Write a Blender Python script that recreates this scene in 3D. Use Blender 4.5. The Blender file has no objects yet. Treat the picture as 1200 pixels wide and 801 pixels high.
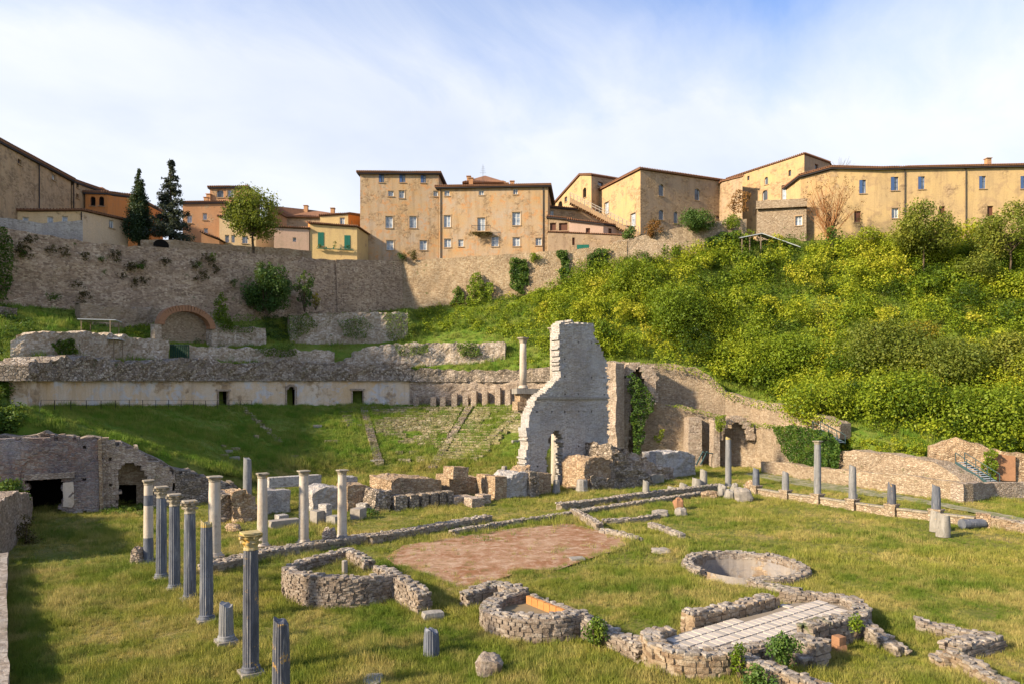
import bpy, math, random
import numpy as np
from mathutils import Vector, noise

random.seed(7)
rng = np.random.default_rng(7)
scene = bpy.context.scene
COL = scene.collection
R = math.radians

# ------------------------------------------------------------------ camera
F, HZ, CH = 800.0, 470.0, 8.3          # focal length and horizon in photo pixels, eye height in metres
cam_d = bpy.data.cameras.new('camera')
cam_d.sensor_fit = 'HORIZONTAL'
cam_d.sensor_width = 36.0
cam_d.lens = 36.0 * F / 1200.0
cam_d.shift_y = (HZ - 400.5) / 1200.0
cam_d.clip_start = 0.2
cam_d.clip_end = 6000.0
cam = bpy.data.objects.new('camera', cam_d)
COL.objects.link(cam)
cam.location = (0, 0, CH)
cam.rotation_euler = (R(90), 0, 0)
scene.camera = cam

# ------------------------------------------------------------------ light
SUN_AZ = math.atan2(-0.90, -0.44)       # heading of the sun, clockwise from +Y
SUN_EL = R(27)
sun_dir = Vector((math.sin(SUN_AZ) * math.cos(SUN_EL), math.cos(SUN_AZ) * math.cos(SUN_EL), math.sin(SUN_EL)))
sun_l = bpy.data.lights.new('sun', 'SUN')
sun_l.energy = 2.9
sun_l.angle = R(4)
sun_l.color = (1.0, 0.82, 0.58)
sun_o = bpy.data.objects.new('sun', sun_l)
COL.objects.link(sun_o)
sun_o.location = sun_dir * 200
sun_o.rotation_euler = (-sun_dir).to_track_quat('-Z', 'Y').to_euler()

scene.view_settings.view_transform = 'Standard'
scene.view_settings.look = 'None'
scene.view_settings.exposure = 1.85
scene.view_settings.gamma = 1.0
scene.view_settings.use_curve_mapping = False
scene.cycles.use_denoising = True
scene.cycles.max_bounces = 4
scene.cycles.diffuse_bounces = 3
scene.cycles.glossy_bounces = 2
scene.cycles.transmission_bounces = 3
scene.cycles.transparent_max_bounces = 4


# ------------------------------------------------------------------ node helpers
class NT:
    def __init__(self, tree):
        self.t = tree
        tree.nodes.clear()

    def n(self, typ, ins=None, **props):
        nd = self.t.nodes.new(typ)
        for k, v in props.items():
            setattr(nd, k, v)
        for k, v in (ins or {}).items():
            s = nd.inputs[k]
            if isinstance(v, bpy.types.NodeSocket):
                self.t.links.new(v, s)
            else:
                s.default_value = v
        return nd

    def ramp(self, fac, stops, interp='LINEAR'):
        nd = self.n('ShaderNodeValToRGB', {0: fac})
        cr = nd.color_ramp
        cr.interpolation = interp
        while len(cr.elements) < len(stops):
            cr.elements.new(0.5)
        for e, (p, c) in zip(cr.elements, stops):
            e.position = p
            e.color = c if len(c) == 4 else (*c, 1)
        return nd.outputs[0]

    def math(self, op, a, b=0.0, c=0.0, clamp=False):
        return self.n('ShaderNodeMath', {0: a, 1: b, 2: c}, operation=op, use_clamp=clamp).outputs[0]

    def mix(self, fac, a, b, mode='MIX'):
        nd = self.n('ShaderNodeMix', {}, data_type='RGBA', blend_type=mode)
        for i, v in ((0, fac), (6, a), (7, b)):
            s = nd.inputs[i]
            if isinstance(v, bpy.types.NodeSocket):
                self.t.links.new(v, s)
            else:
                s.default_value = v if not isinstance(v, tuple) or len(v) == 4 else (*v, 1)
        return nd.outputs[2]

    def noise(self, vec, scale, detail=4, rough=0.55, dist=0.0):
        return self.n('ShaderNodeTexNoise', {'Vector': vec, 'Scale': scale, 'Detail': detail, 'Roughness': rough,
                                             'Distortion': dist}).outputs[0]

    def mapr(self, v, a, b, c=0.0, d=1.0):
        return self.n('ShaderNodeMapRange', {0: v, 1: a, 2: b, 3: c, 4: d}, clamp=True).outputs[0]

    def scale(self, vec, s):
        return self.n('ShaderNodeVectorMath', {0: vec, 1: s}, operation='MULTIPLY').outputs[0]

    def add(self, vec, s):
        return self.n('ShaderNodeVectorMath', {0: vec, 1: s}, operation='ADD').outputs[0]

    def pos(self):
        return self.n('ShaderNodeNewGeometry').outputs['Position']


# ------------------------------------------------------------------ sky: Nishita with thin drifting cloud
world = bpy.data.worlds.new('World')
scene.world = world
world.use_nodes = True
w = NT(world.node_tree)
sky = w.n('ShaderNodeTexSky', sky_type='NISHITA', sun_disc=False, sun_elevation=SUN_EL, sun_rotation=SUN_AZ,
          air_density=1.0, dust_density=0.6, ozone_density=1.4, altitude=500)
tc = w.n('ShaderNodeTexCoord').outputs['Generated']
sep = w.n('ShaderNodeSeparateXYZ', {0: tc})
zz = w.math('ADD', w.math('MAXIMUM', sep.outputs[2], 0.0), 0.33)
pl = w.n('ShaderNodeCombineXYZ', {0: w.math('DIVIDE', sep.outputs[0], zz), 1: w.math('DIVIDE', sep.outputs[1], zz), 2: 0.0}).outputs[0]
warp = w.n('ShaderNodeTexNoise', {'Vector': pl, 'Scale': 0.9, 'Detail': 3.0}).outputs[1]
pw = w.add(w.scale(w.n('ShaderNodeVectorRotate', {'Vector': w.add(pl, (3.1, 0.55, 0)), 'Angle': 0.7}, rotation_type='Z_AXIS').outputs[0], (1.35, 0.8, 1)), w.scale(warp, (0.75, 0.75, 0)))
c1 = w.noise(pw, 0.85, 8, 0.52)
c2 = w.noise(w.scale(pw, (1.0, 0.8, 1)), 2.4, 8, 0.62)
cl = w.math('ADD', w.math('MULTIPLY', c1, 0.68), w.math('MULTIPLY', c2, 0.32))
lowf = w.mapr(sep.outputs[2], 0.30, 0.53, 0.20, -0.05)
cov = w.mapr(w.math('ADD', cl, lowf), 0.37, 0.64)
shade = w.noise(w.add(pw, (4.0, 1.0, 0)), 1.3, 6, 0.55)
ccol = w.mix(w.mapr(shade, 0.35, 0.68), (1.50, 1.62, 1.86), (1.98, 2.01, 2.07))
skyc = w.mix(1.0, sky.outputs[0], (.40, .46, .57), 'MULTIPLY')
fin = w.mix(w.math('MULTIPLY', cov, 0.93), skyc, ccol)
bg = w.n('ShaderNodeBackground', {0: fin, 1: 0.15})
out = w.n('ShaderNodeOutputWorld', {0: bg.outputs[0]})


# ------------------------------------------------------------------ materials
def newmat(name):
    m = bpy.data.materials.new(name)
    m.use_nodes = True
    return m, NT(m.node_tree)


def finish(t, col, rough=0.9, bump=None, bstr=0.5, bdist=0.05, spec=0.25, metal=0.0):
    ins = {'Base Color': col, 'Roughness': rough, 'Metallic': metal, 'Specular IOR Level': spec}
    if bump is not None:
        ins['Normal'] = t.n('ShaderNodeBump', {'Height': bump, 'Strength': bstr, 'Distance': bdist}).outputs[0]
    b = t.n('ShaderNodeBsdfPrincipled', ins)
    t.n('ShaderNodeOutputMaterial', {0: b.outputs[0]})


def rubble(name, cols, mortar, sc=3.0, zs=1.8, stain=(0.10, 0.09, 0.08), stain_amt=0.45, moss=0.0, bump=0.7,
           light=None, light_amt=0.0, mortar_w=0.06, gain=1.0):
    g_ = lambda c: tuple(min(.8, x * gain) for x in c[:3]) + tuple(c[3:])
    cols, mortar = [g_(c) for c in cols], g_(mortar)
    """masonry of irregular stones in rough courses"""
    sc = sc * 1.25 if mortar_w > 0 else sc
    m, t = newmat(name)
    p = t.pos()
    wv = t.n('ShaderNodeTexNoise', {'Vector': p, 'Scale': sc * 0.5, 'Detail': 2.0}).outputs[1]
    q = t.add(p, t.scale(t.add(wv, (-.5, -.5, -.5)), (0.35 / sc, 0.35 / sc, 0.22 / sc)))
    q = t.scale(q, (sc, sc, sc * zs))
    v1 = t.n('ShaderNodeTexVoronoi', {'Vector': q, 'Scale': 1.0, 'Randomness': 0.8})
    v2 = t.n('ShaderNodeTexVoronoi', {'Vector': q, 'Scale': 1.0, 'Randomness': 0.8}, feature='DISTANCE_TO_EDGE')
    rv = t.n('ShaderNodeSeparateColor', {0: v1.outputs['Color']})
    k = len(cols)
    col = t.ramp(rv.outputs[0], [(i / (k - 1), c) for i, c in enumerate(cols)])
    fine = t.noise(p, 9.0, 5, 0.7)
    col = t.mix(t.mapr(fine, 0.3, 0.75, 0.0, 0.7), col, t.mix(0.45, col, (0.02, 0.02, 0.02)))
    edge = t.mapr(v2.outputs[0], 0.0, max(.01, mortar_w * 2), 1.0, 0.0)
    if mortar_w > 0:
        col = t.mix(t.math('MULTIPLY', edge, 0.45), col, mortar)
    big = t.noise(p, 0.23, 6, 0.62)
    big2 = t.noise(t.scale(p, (1, 1, 0.3)), 0.9, 6, 0.6)
    if light is not None:
        lm = t.mapr(t.noise(t.add(p, (31, 7, 2)), 0.16, 5, 0.6), 0.55 - 0.25 * light_amt, 0.68 - 0.2 * light_amt)
        col = t.mix(t.math('MULTIPLY', lm, min(0.85, 0.35 + light_amt)), col, light)
    col = t.mix(t.math('MULTIPLY', t.mapr(big, 0.42, 0.68), stain_amt), col, stain)
    col = t.mix(t.math('MULTIPLY', t.mapr(big2, 0.5, 0.75), stain_amt * 0.8), col, stain)
    hue = t.noise(t.add(p, (9, 3, 50)), 0.5, 5, 0.65)
    col = t.mix(t.mapr(hue, 0.35, 0.7, 0.0, 0.24), col, (0.38, 0.27, 0.17))
    if moss > 0:
        mm = t.noise(t.add(p, (-12, 8, 4)), 0.7, 6, 0.7)
        col = t.mix(t.mapr(mm, 0.66 - moss * 0.25, 0.74 - moss * 0.2, 0, 0.85), col, (0.06, 0.09, 0.02))
    h = t.math('ADD', t.mapr(v2.outputs[0], 0.0, 0.16) if mortar_w > 0 else fine, t.math('MULTIPLY', fine, 0.6))
    h = t.math('ADD', h, t.math('MULTIPLY', rv.outputs[1], 0.5))
    finish(t, col, 0.95, h, min(1.0, bump * 1.1), 0.09, 0.12)
    return m


def plaster(name, a, b, patch, streak=0.5, stone=0.35, sc=1.0, dark=(0.15, 0.105, 0.065)):
    """old render: tone patches, rain streaks, fallen areas that show the stone"""
    m, t = newmat(name)
    p = t.pos()
    n1 = t.noise(p, 0.33 * sc, 6, 0.62)
    n2 = t.noise(t.add(p, (20, 5, 9)), 0.95 * sc, 7, 0.7, 0.6)
    n3 = t.noise(t.scale(p, (1.5, 1.5, 0.13)), 1.0, 5, 0.6)
    fine = t.noise(p, 7.0, 5, 0.75)
    col = t.mix(t.mapr(n1, 0.33, 0.68), a, b)
    col = t.mix(t.mapr(n2, 0.52, 0.60, 0, 0.75), col, patch)
    q = t.scale(p, (2.2, 2.2, 4.0))
    v1 = t.n('ShaderNodeTexVoronoi', {'Vector': q, 'Scale': 1.0, 'Randomness': 0.75})
    v2 = t.n('ShaderNodeTexVoronoi', {'Vector': q, 'Scale': 1.0, 'Randomness': 0.75}, feature='DISTANCE_TO_EDGE')
    rv = t.n('ShaderNodeSeparateColor', {0: v1.outputs['Color']}).outputs[0]
    st = t.ramp(rv, [(0, (0.20, 0.135, 0.08)), (0.5, (0.34, 0.24, 0.14)), (1, (0.46, 0.33, 0.20))])
    sm = t.mapr(t.noise(t.add(p, (3, 41, 13)), 0.42 * sc, 7, 0.68), 0.62 - 0.25 * stone, 0.67 - 0.22 * stone)
    col = t.mix(t.math('MULTIPLY', sm, 0.75), col, st)
    col = t.mix(t.mapr(n3, 0.48, 0.75, 0, streak), col, dark)
    col = t.mix(t.mapr(fine, 0.35, 0.75, 0, 0.35), col, dark)
    h = t.math('ADD', t.math('MULTIPLY', fine, 0.5), t.math('MULTIPLY', sm, t.mapr(v2.outputs[0], 0, .15)))
    finish(t, col, 0.92, h, 0.5, 0.06, 0.2)
    return m


def plain(name, c, rough=0.7, var=0.2, sc=3.0, metal=0.0, spec=0.3, bump=0.2):
    m, t = newmat(name)
    p = t.pos()
    n = t.noise(p, sc, 5, 0.65)
    col = t.mix(t.mapr(n, 0.3, 0.7, 0, var), (*c, 1), tuple(x * 0.45 for x in c))
    finish(t, col, rough, n, bump, 0.02, spec, metal)
    return m


def marble(name, a, b, lichen=0.0, dark=(0.05, 0.055, 0.065)):
    m, t = newmat(name)
    p = t.pos()
    n1 = t.noise(t.scale(p, (3.0, 3.0, 0.55)), 1.3, 6, 0.65, 0.4)
    n2 = t.noise(p, 5.0, 6, 0.7)
    n3 = t.noise(t.scale(p, (6, 6, 0.5)), 1.6, 6, 0.7)
    col = t.mix(t.mapr(n1, 0.35, 0.66), (*a, 1), (*b, 1))
    col = t.mix(t.mapr(n2, 0.52, 0.72, 0, 0.55), col, (*dark, 1))
    col = t.mix(t.mapr(n3, 0.54, 0.68, 0, 0.6), col, (0.36, 0.35, 0.34, 1))
    if lichen > 0:
        n4 = t.noise(t.add(p, (2, 9, 4)), 2.4, 6, 0.7)
        col = t.mix(t.mapr(n4, 0.70 - lichen * 0.28, 0.75 - lichen * 0.22, 0, 0.9), col, (0.52, 0.30, 0.05, 1))
    finish(t, col, 0.75, n2, 0.5, 0.03, 0.35)
    return m


def leafmat(name, stops, trans=0.35, hue=0.5):
    m, t = newmat(name)
    at = t.n('ShaderNodeAttribute', attribute_name='tint').outputs['Fac']
    p = t.pos()
    n = t.noise(p, hue, 4, 0.6)
    f = t.math('ADD', at, t.math('MULTIPLY', t.math('SUBTRACT', n, 0.5), 0.55))
    col = t.ramp(f, stops)
    b = t.n('ShaderNodeBsdfPrincipled', {'Base Color': col, 'Roughness': 0.55, 'Specular IOR Level': 0.25})
    tr = t.n('ShaderNodeBsdfTranslucent', {'Color': t.mix(0.35, col, (0.30, 0.34, 0.02))})
    mx = t.n('ShaderNodeMixShader', {0: trans, 1: b.outputs[0], 2: tr.outputs[0]})
    t.n('ShaderNodeOutputMaterial', {0: mx.outputs[0]})
    return m


M = {}
M['city_wall'] = rubble('city_wall_stone', [(.17, .12, .085), (.32, .235, .165), (.42, .32, .23), (.52, .42, .31)], (.29, .215, .15, 1),
                        2.6, 1.7, (.17, .125, .095), .60, .16, gain=1.38)
M['city_wall_pale'] = rubble('city_wall_pale_stone', [(.30, .21, .13), (.42, .31, .19), (.50, .39, .26), (.57, .47, .33)], (.36, .27, .17, 1),
                             2.6, 1.8, (.13, .095, .065), .45, .08)
M['ruin'] = rubble('ruin_grey_stone', [(.24, .225, .21), (.35, .34, .325), (.42, .41, .395), (.50, .48, .455)], (.25, .235, .22, 1),
                   3.3, 2.4, (.22, .215, .225), .62, .0, .5, (.52, .52, .53, 1), .15, gain=1.22)
M['warm'] = rubble('ruin_warm_stone', [(.24, .16, .10), (.36, .25, .16), (.46, .34, .22), (.52, .42, .30)], (.27, .19, .12, 1),
                   3.1, 1.9, (.17, .13, .095), .42, .08, gain=1.15)
M['theatre'] = rubble('theatre_wall_stone', [(.27, .21, .17), (.37, .30, .24), (.45, .375, .305), (.52, .45, .37)], (.28, .215, .165, 1),
                      3.0, 1.9, (.17, .135, .11), .40, .06, gain=1.18)
M['pink'] = rubble('exedra_stone', [(.16, .125, .10), (.27, .215, .175), (.36, .295, .24), (.46, .40, .335)], (.19, .15, .12, 1),
                   3.6, 2.0, (.15, .125, .105), .40, .06, gain=1.25)
M['brickmix'] = rubble('brick_rubble', [(.16, .14, .13), (.34, .19, .12), (.36, .28, .21), (.42, .36, .31)], (.26, .2, .16, 1),
                       3.2, 2.4, (.10, .105, .135), .75, .03, .7, (.44, .43, .46, 1), .35, gain=1.25)
M['dark_rubble'] = rubble('dark_rubble', [(.12, .105, .09), (.22, .19, .155), (.33, .28, .23), (.44, .38, .32)], (.16, .13, .10, 1),
                          3.0, 1.3, (.12, .105, .09), .45, .12, 1.0, gain=1.3)
M['terrace'] = rubble('terrace_wall_stone', [(.26, .21, .16), (.40, .34, .27), (.52, .46, .39), (.62, .57, .51)], (.30, .25, .19, 1),
                      2.8, 1.6, (.22, .175, .13), .5, .22, .6, gain=1.12)
M['golden'] = rubble('golden_wall_stone', [(.28, .21, .145), (.40, .31, .22), (.48, .385, .28), (.56, .47, .36)], (.36, .28, .20, 1),
                     3.0, 2.0, (.16, .125, .09), .45, .16)
M['pink_laid'] = rubble('exedra_laid_stone', [(.17, .135, .11), (.27, .22, .18), (.33, .28, .235), (.42, .37, .32)], (.2, .2, .2, 1),
                        4.5, 1.8, (.12, .10, .085), .45, .12, .6, mortar_w=0)
M['warm_laid'] = rubble('warm_laid_stone', [(.22, .15, .095), (.32, .235, .155), (.38, .30, .21), (.45, .375, .285)], (.2, .2, .2, 1),
                        4.5, 1.8, (.14, .11, .08), .42, .10, .6, mortar_w=0)
M['theatre_laid'] = rubble('step_laid_stone', [(.18, .145, .115), (.26, .215, .17), (.32, .275, .225), (.40, .35, .29)], (.2, .2, .2, 1),
                           4.0, 1.8, (.12, .10, .075), .42, .28, .6, mortar_w=0)
M['dark_rubble_laid'] = rubble('dark_laid_stone', [(.14, .12, .095), (.22, .19, .155), (.28, .245, .20), (.36, .32, .27)], (.2, .2, .2, 1),
                               4.0, 1.8, (.09, .08, .06), .4, .35, .6, mortar_w=0)
M['mortar'] = plain('lime_mortar', (.26, .215, .165), .95, .4, 5.0, bump=.5)
M['cap'] = rubble('wall_cap_stone', [(.20, .175, .15), (.30, .265, .235), (.38, .345, .31), (.47, .435, .395)], (.16, .135, .11, 1),
                  5.0, 1.0, (.13, .115, .095), .40, .22, .6, mortar_w=0)
M['crown'] = rubble('crown_rubble', [(.16, .13, .105), (.30, .25, .205), (.44, .38, .32), (.58, .52, .45)], (.20, .165, .13, 1),
                    2.8, 1.2, (.13, .11, .09), .5, .16, 1.0)
M['stucco'] = plaster('theatre_stucco', (.58, .42, .25), (.64, .58, .51), (.50, .54, .61), .38, .30, .62, (.24, .17, .11))
M['ochre'] = plaster('ochre_plaster', (.44, .29, .14), (.40, .325, .25), (.50, .25, .10), .45, .35)
M['ochre_stone'] = plaster('ochre_stone_plaster', (.46, .30, .165), (.48, .35, .22), (.38, .27, .17), .4, .6)
M['gold'] = plaster('gold_plaster_sunlit', (.50, .34, .16), (.46, .32, .17), (.40, .29, .18), .35, .5)  # sunlit tone of the golden houses, put into the colour
M['grey_tan'] = plaster('tan_plaster_and_shade', (.34, .25, .17), (.40, .30, .20), (.28, .20, .14), .35, .6)  # tan walls; also painted shade on the golden houses' turned-away faces
M['yellow'] = plaster('yellow_plaster', (.58, .43, .20), (.54, .40, .20), (.50, .36, .19), .2, .0)
M['cream'] = plaster('cream_plaster', (.68, .48, .25), (.70, .53, .32), (.66, .48, .28), .12, .0)
M['beige'] = plaster('beige_plaster', (.66, .49, .32), (.64, .49, .34), (.60, .46, .33), .10, .0)
M['orange'] = plaster('orange_plaster', (.58, .22, .06), (.54, .21, .06), (.50, .22, .09), .25, .0)
M['brick'] = plaster('brick_plaster', (.42, .21, .10), (.46, .26, .14), (.38, .23, .14), .3, .3)
M['pinkhouse'] = plaster('pink_plaster', (.55, .38, .30), (.50, .36, .28), (.46, .34, .26), .2, .0)
M['longhouse'] = plaster('long_building_plaster', (.56, .40, .19), (.48, .35, .19), (.40, .28, .16), .35, .25, .7)
M['roof'] = plain('roof_tile', (.23, .115, .065), .85, .6, 2.0, bump=.6)
M['eave'] = plain('eave_dark', (.045, .04, .045), .8, .4)
M['white'] = plain('white_paint', (.72, .72, .70), .5, .12)
M['stonetrim'] = plain('stone_trim', (.40, .28, .17), .85, .3)
M['bluewood'] = plain('blue_shutter_paint', (.05, .10, .24), .5, .2)
M['gategreen'] = plain('green_gate_paint', (.012, .05, .03), .7, .4)
M['greenwood'] = plain('green_shutter_paint', (.01, .12, .085), .5, .2)
M['brownwood'] = plain('brown_wood', (.12, .05, .03), .7, .3)
M['wood'] = plain('weathered_wood', (.22, .17, .12), .85, .5, 6.0)
M['metal'] = plain('dark_iron', (.05, .05, .05), .5, .3, metal=.6)
M['tealmetal'] = plain('teal_stair_steel', (.05, .10, .11), .5, .3, metal=.2)
M['sheet'] = plain('grey_sheet_metal', (.42, .46, .50), .5, .3)
M['barrel'] = plain('blue_plastic', (.03, .10, .30), .4, .15)
M['dark'] = plain('interior_shade_paint', (.012, .011, .010), 1.0, .2, spec=0)  # near-black colour stands for the shade inside doors, tunnels and openings
M['bark'] = plain('bark', (.10, .075, .05), .95, .5, 5.0, bump=.8)
M['soilfloor'] = plain('bare_soil', (.22, .17, .10), .95, .5, 1.5, bump=.5)
M['redbrick'] = plain('old_red_brick', (.30, .16, .09), .9, .4, 6.0)
M['orangebrick'] = plain('orange_brick', (.44, .20, .065), .85, .35, 5.0, bump=.5)
M['pool'] = plaster('basin_plaster', (.24, .23, .24), (.34, .30, .25), (.17, .175, .20), .4, .2, 1.6)
M['tile_b'] = plain('greyer_paving_tile', (.38, .345, .31), .85, .4, 4.0, bump=.4)
M['tile'] = plain('pale_paving_tile', (.47, .42, .37), .8, .3, 4.0, bump=.4)
M['tilebed'] = plain('paving_bed', (.24, .20, .155), .95, .4, 4.0)
M['whitestone'] = marble('weathered_white_stone', (.18, .168, .15), (.30, .28, .25), .16, (.06, .055, .05))
M['greystone'] = plain('grey_stone', (.30, .27, .24), .9, .6, 5.0, bump=.8)
M['marble_dark'] = marble('dark_grey_marble', (.07, .078, .10), (.13, .145, .18), .12, (.035, .038, .045))
M['marble_lichen'] = marble('dark_marble_with_lichen', (.05, .055, .07), (.10, .105, .13), .36, (.028, .028, .033))
M['marble_grey'] = marble('mid_grey_marble', (.14, .145, .155), (.22, .22, .225), .12)
M['marble_white'] = marble('pale_marble', (.40, .33, .26), (.47, .43, .38), .05, (.15, .12, .10))
M['capital'] = marble('weathered_capital', (.20, .175, .14), (.32, .28, .21), .30, (.055, .05, .04))
M['capital_y'] = marble('lichen_capital', (.30, .25, .13), (.42, .33, .12), .55, (.10, .085, .05))

# glass: pale curtained panes
m, t = newmat('window_glass')
p = t.pos()
n = t.noise(p, 1.7, 3, .6)
finish(t, t.mix(t.mapr(n, .35, .65), (.13, .17, .23), (.36, .41, .47)), .08, spec=.6)
M['glass'] = m
m, t = newmat('window_glass_dark')
p = t.pos()
n = t.noise(p, 1.2, 3, .6)
finish(t, t.mix(n, (.03, .035, .045), (.10, .12, .15)), .1, spec=.6)
M['glass_dark'] = m

# turf
m, t = newmat('turf')
p = t.pos()
n1 = t.noise(p, .12, 5, .6)
n2 = t.noise(p, .6, 6, .65)
n3 = t.noise(p, 4.0, 5, .7)
n4 = t.noise(t.add(p, (17, 4, 0)), .045, 3, .5)
col = t.mix(t.mapr(n1, .35, .65), (.11, .14, .025), (.185, .18, .042))
col = t.mix(t.mapr(n2, .40, .70, 0, .85), col, (.23, .195, .062))
col = t.mix(t.mapr(n3, .40, .75, 0, .6), col, (.045, .065, .012))
col = t.mix(t.mapr(n4, .52, .62, 0, .5), col, (.07, .135, .014))
n5 = t.noise(t.add(p, (7, 70, 0)), .28, 6, .65)
col = t.mix(t.mapr(n5, .52, .62, 0, .7), col, (.27, .20, .085))
zsep = t.n('ShaderNodeSeparateXYZ', {0: p}).outputs[2]
col = t.mix(t.mapr(zsep, .5, 2.5, 0, .72), col, t.mix(t.mapr(n2, .35, .7), (.075, .17, .015), (.17, .19, .034)))
h = t.math('ADD', n3, t.math('MULTIPLY', t.noise(p, 22, 3, .7), .6))
finish(t, col, .95, h, .9, .10, .1)
M['turf'] = m

# bare court floor, red-brown
m, t = newmat('bare_court_floor')
p = t.pos()
n1 = t.noise(p, .35, 6, .65)
n2 = t.noise(t.scale(p, (1, 1, 1)), 1.6, 6, .7, .5)
n3 = t.noise(p, 9, 4, .7)
col = t.mix(t.mapr(n1, .38, .62), (.24, .115, .06), (.33, .21, .135))
col = t.mix(t.mapr(n2, .48, .66, 0, .8), col, (.46, .345, .255))
col = t.mix(t.mapr(n2, .30, .44, .8, 0), col, (.12, .10, .035))
col = t.mix(t.mapr(n3, .45, .75, 0, .5), col, (.10, .06, .035))
finish(t, col, .95, n3, .6, .04, .1)
M['courtfloor'] = m
m, t = newmat('worn_path')
p = t.pos()
n2 = t.noise(p, 1.1, 6, .7)
col = t.mix(t.mapr(n2, .4, .6), (.30, .27, .20), (.12, .14, .05))
finish(t, col, .95, t.noise(p, 8, 4, .7), .6, .04, .1)
M['path'] = m

# grass blades: colour by place and by tuft
m, t = newmat('grass_blade')
p = t.pos()
rnd = t.n('ShaderNodeObjectInfo').outputs['Random']
n1 = t.noise(p, .13, 5, .6)
n2 = t.noise(t.add(p, (40, 3, 0)), .7, 5, .6)
n5 = t.noise(t.add(p, (7, 70, 0)), .28, 6, .65)
col = t.mix(t.mapr(n1, .40, .60), (.135, .20, .022), (.34, .32, .06))
col = t.mix(t.mapr(n2, .45, .66, 0, .8), col, (.48, .39, .13))
col = t.mix(t.mapr(n5, .50, .60, 0, .8), col, (.54, .42, .16))
col = t.mix(t.mapr(n5, .34, .44, .6, 0), col, (.08, .15, .014))
col = t.mix(t.mapr(rnd, .0, 1.0, 0, .6), col, (.085, .145, .016))
zsep = t.n('ShaderNodeSeparateXYZ', {0: p}).outputs[2]
col = t.mix(t.mapr(zsep, .8, 2.5, 0, .75), col, t.mix(t.mapr(n2, .35, .7), (.10, .235, .018), (.25, .285, .045)))
b = t.n('ShaderNodeBsdfPrincipled', {'Base Color': col, 'Roughness': .6, 'Specular IOR Level': .2})
tr = t.n('ShaderNodeBsdfTranslucent', {'Color': col})
mx = t.n('ShaderNodeMixShader', {0: .3, 1: b.outputs[0], 2: tr.outputs[0]})
t.n('ShaderNodeOutputMaterial', {0: mx.outputs[0]})
M['blade'] = m

GREEN = [(0, (.012, .028, .006)), (.35, (.045, .085, .012)), (.65, (.105, .155, .018)), (1, (.20, .215, .025))]
M['hedge'] = leafmat('hillside_leaf', [(0, (.025, .055, .008)), (.22, (.095, .165, .012)), (.45, (.225, .30, .018)), (.75, (.39, .42, .028)), (1, (.52, .46, .055))], .4, .12)
M['bushleaf'] = leafmat('dark_bush_leaf', [(0, (.016, .045, .012)), (.5, (.040, .095, .020)), (1, (.10, .17, .03))], .25)
M['ivyleaf'] = leafmat('ivy_leaf', [(0, (.016, .045, .008)), (.5, (.05, .115, .014)), (1, (.15, .21, .025))], .3)
M['brightleaf'] = leafmat('bright_leaf', [(0, (.055, .115, .01)), (.5, (.19, .27, .018)), (1, (.36, .37, .03))], .4)
M['treeleaf'] = leafmat('tree_leaf', [(0, (.045, .075, .012)), (.5, (.13, .175, .025)), (1, (.27, .28, .04))], .4)
M['goldleaf'] = leafmat('yellowing_leaf', [(0, (.09, .10, .01)), (.5, (.26, .23, .02)), (1, (.42, .33, .05))], .4)
M['cypress'] = leafmat('cypress_leaf', [(0, (.010, .022, .010)), (.5, (.022, .048, .018)), (1, (.05, .085, .03))], .15)
M['firleaf'] = leafmat('fir_needle', [(0, (.014, .022, .018)), (.5, (.035, .05, .04)), (1, (.075, .095, .065))], .15)
M['rustleaf'] = leafmat('russet_twig', [(0, (.10, .045, .015)), (.5, (.22, .10, .03)), (1, (.33, .18, .05))], .3)
M['dryleaf'] = leafmat('dry_weed', [(0, (.035, .03, .012)), (.5, (.075, .06, .02)), (1, (.13, .11, .035))], .2)


# ------------------------------------------------------------------ geometry helpers
def P(px, py, D):
    """photo pixel at a known distance -> point"""
    return Vector(((px - 600) / F * D, D, CH - (py - HZ) / F * D))


def GD(py, z=0.0):
    return (CH - z) * F / (py - HZ)


def G(px, py, z=0.0):
    """photo pixel -> point on level ground of height z"""
    return P(px, py, GD(py, z))


T2 = Vector((0.8148, 0.5797))           # along the stage
A2 = Vector((-0.5797, 0.8148))          # from the court towards the seats
C2 = Vector((-11.3, 67.0))              # centre of the orchestra
T3 = Vector((T2.x, T2.y, 0))
A3 = Vector((A2.x, A2.y, 0))


def Dcirc(px, rad):
    """far crossing of a pixel column with a circle round the orchestra"""
    mm = (px - 600) / F
    a = mm * mm + 1
    b = -2 * (mm * C2.x + C2.y)
    c = C2.x ** 2 + C2.y ** 2 - rad * rad
    d = b * b - 4 * a * c
    return (-b + math.sqrt(max(d, 0))) / (2 * a)


def onplane(px, p0, d):
    """distance along the ground line p0 + u*d under pixel column px -> (u, D)"""
    mm = (px - 600) / F
    u = (mm * p0[1] - p0[0]) / (d[0] - mm * d[1])
    return u, p0[1] + u * d[1]


def hash1(*a):
    return noise.noise(Vector(a))


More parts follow.
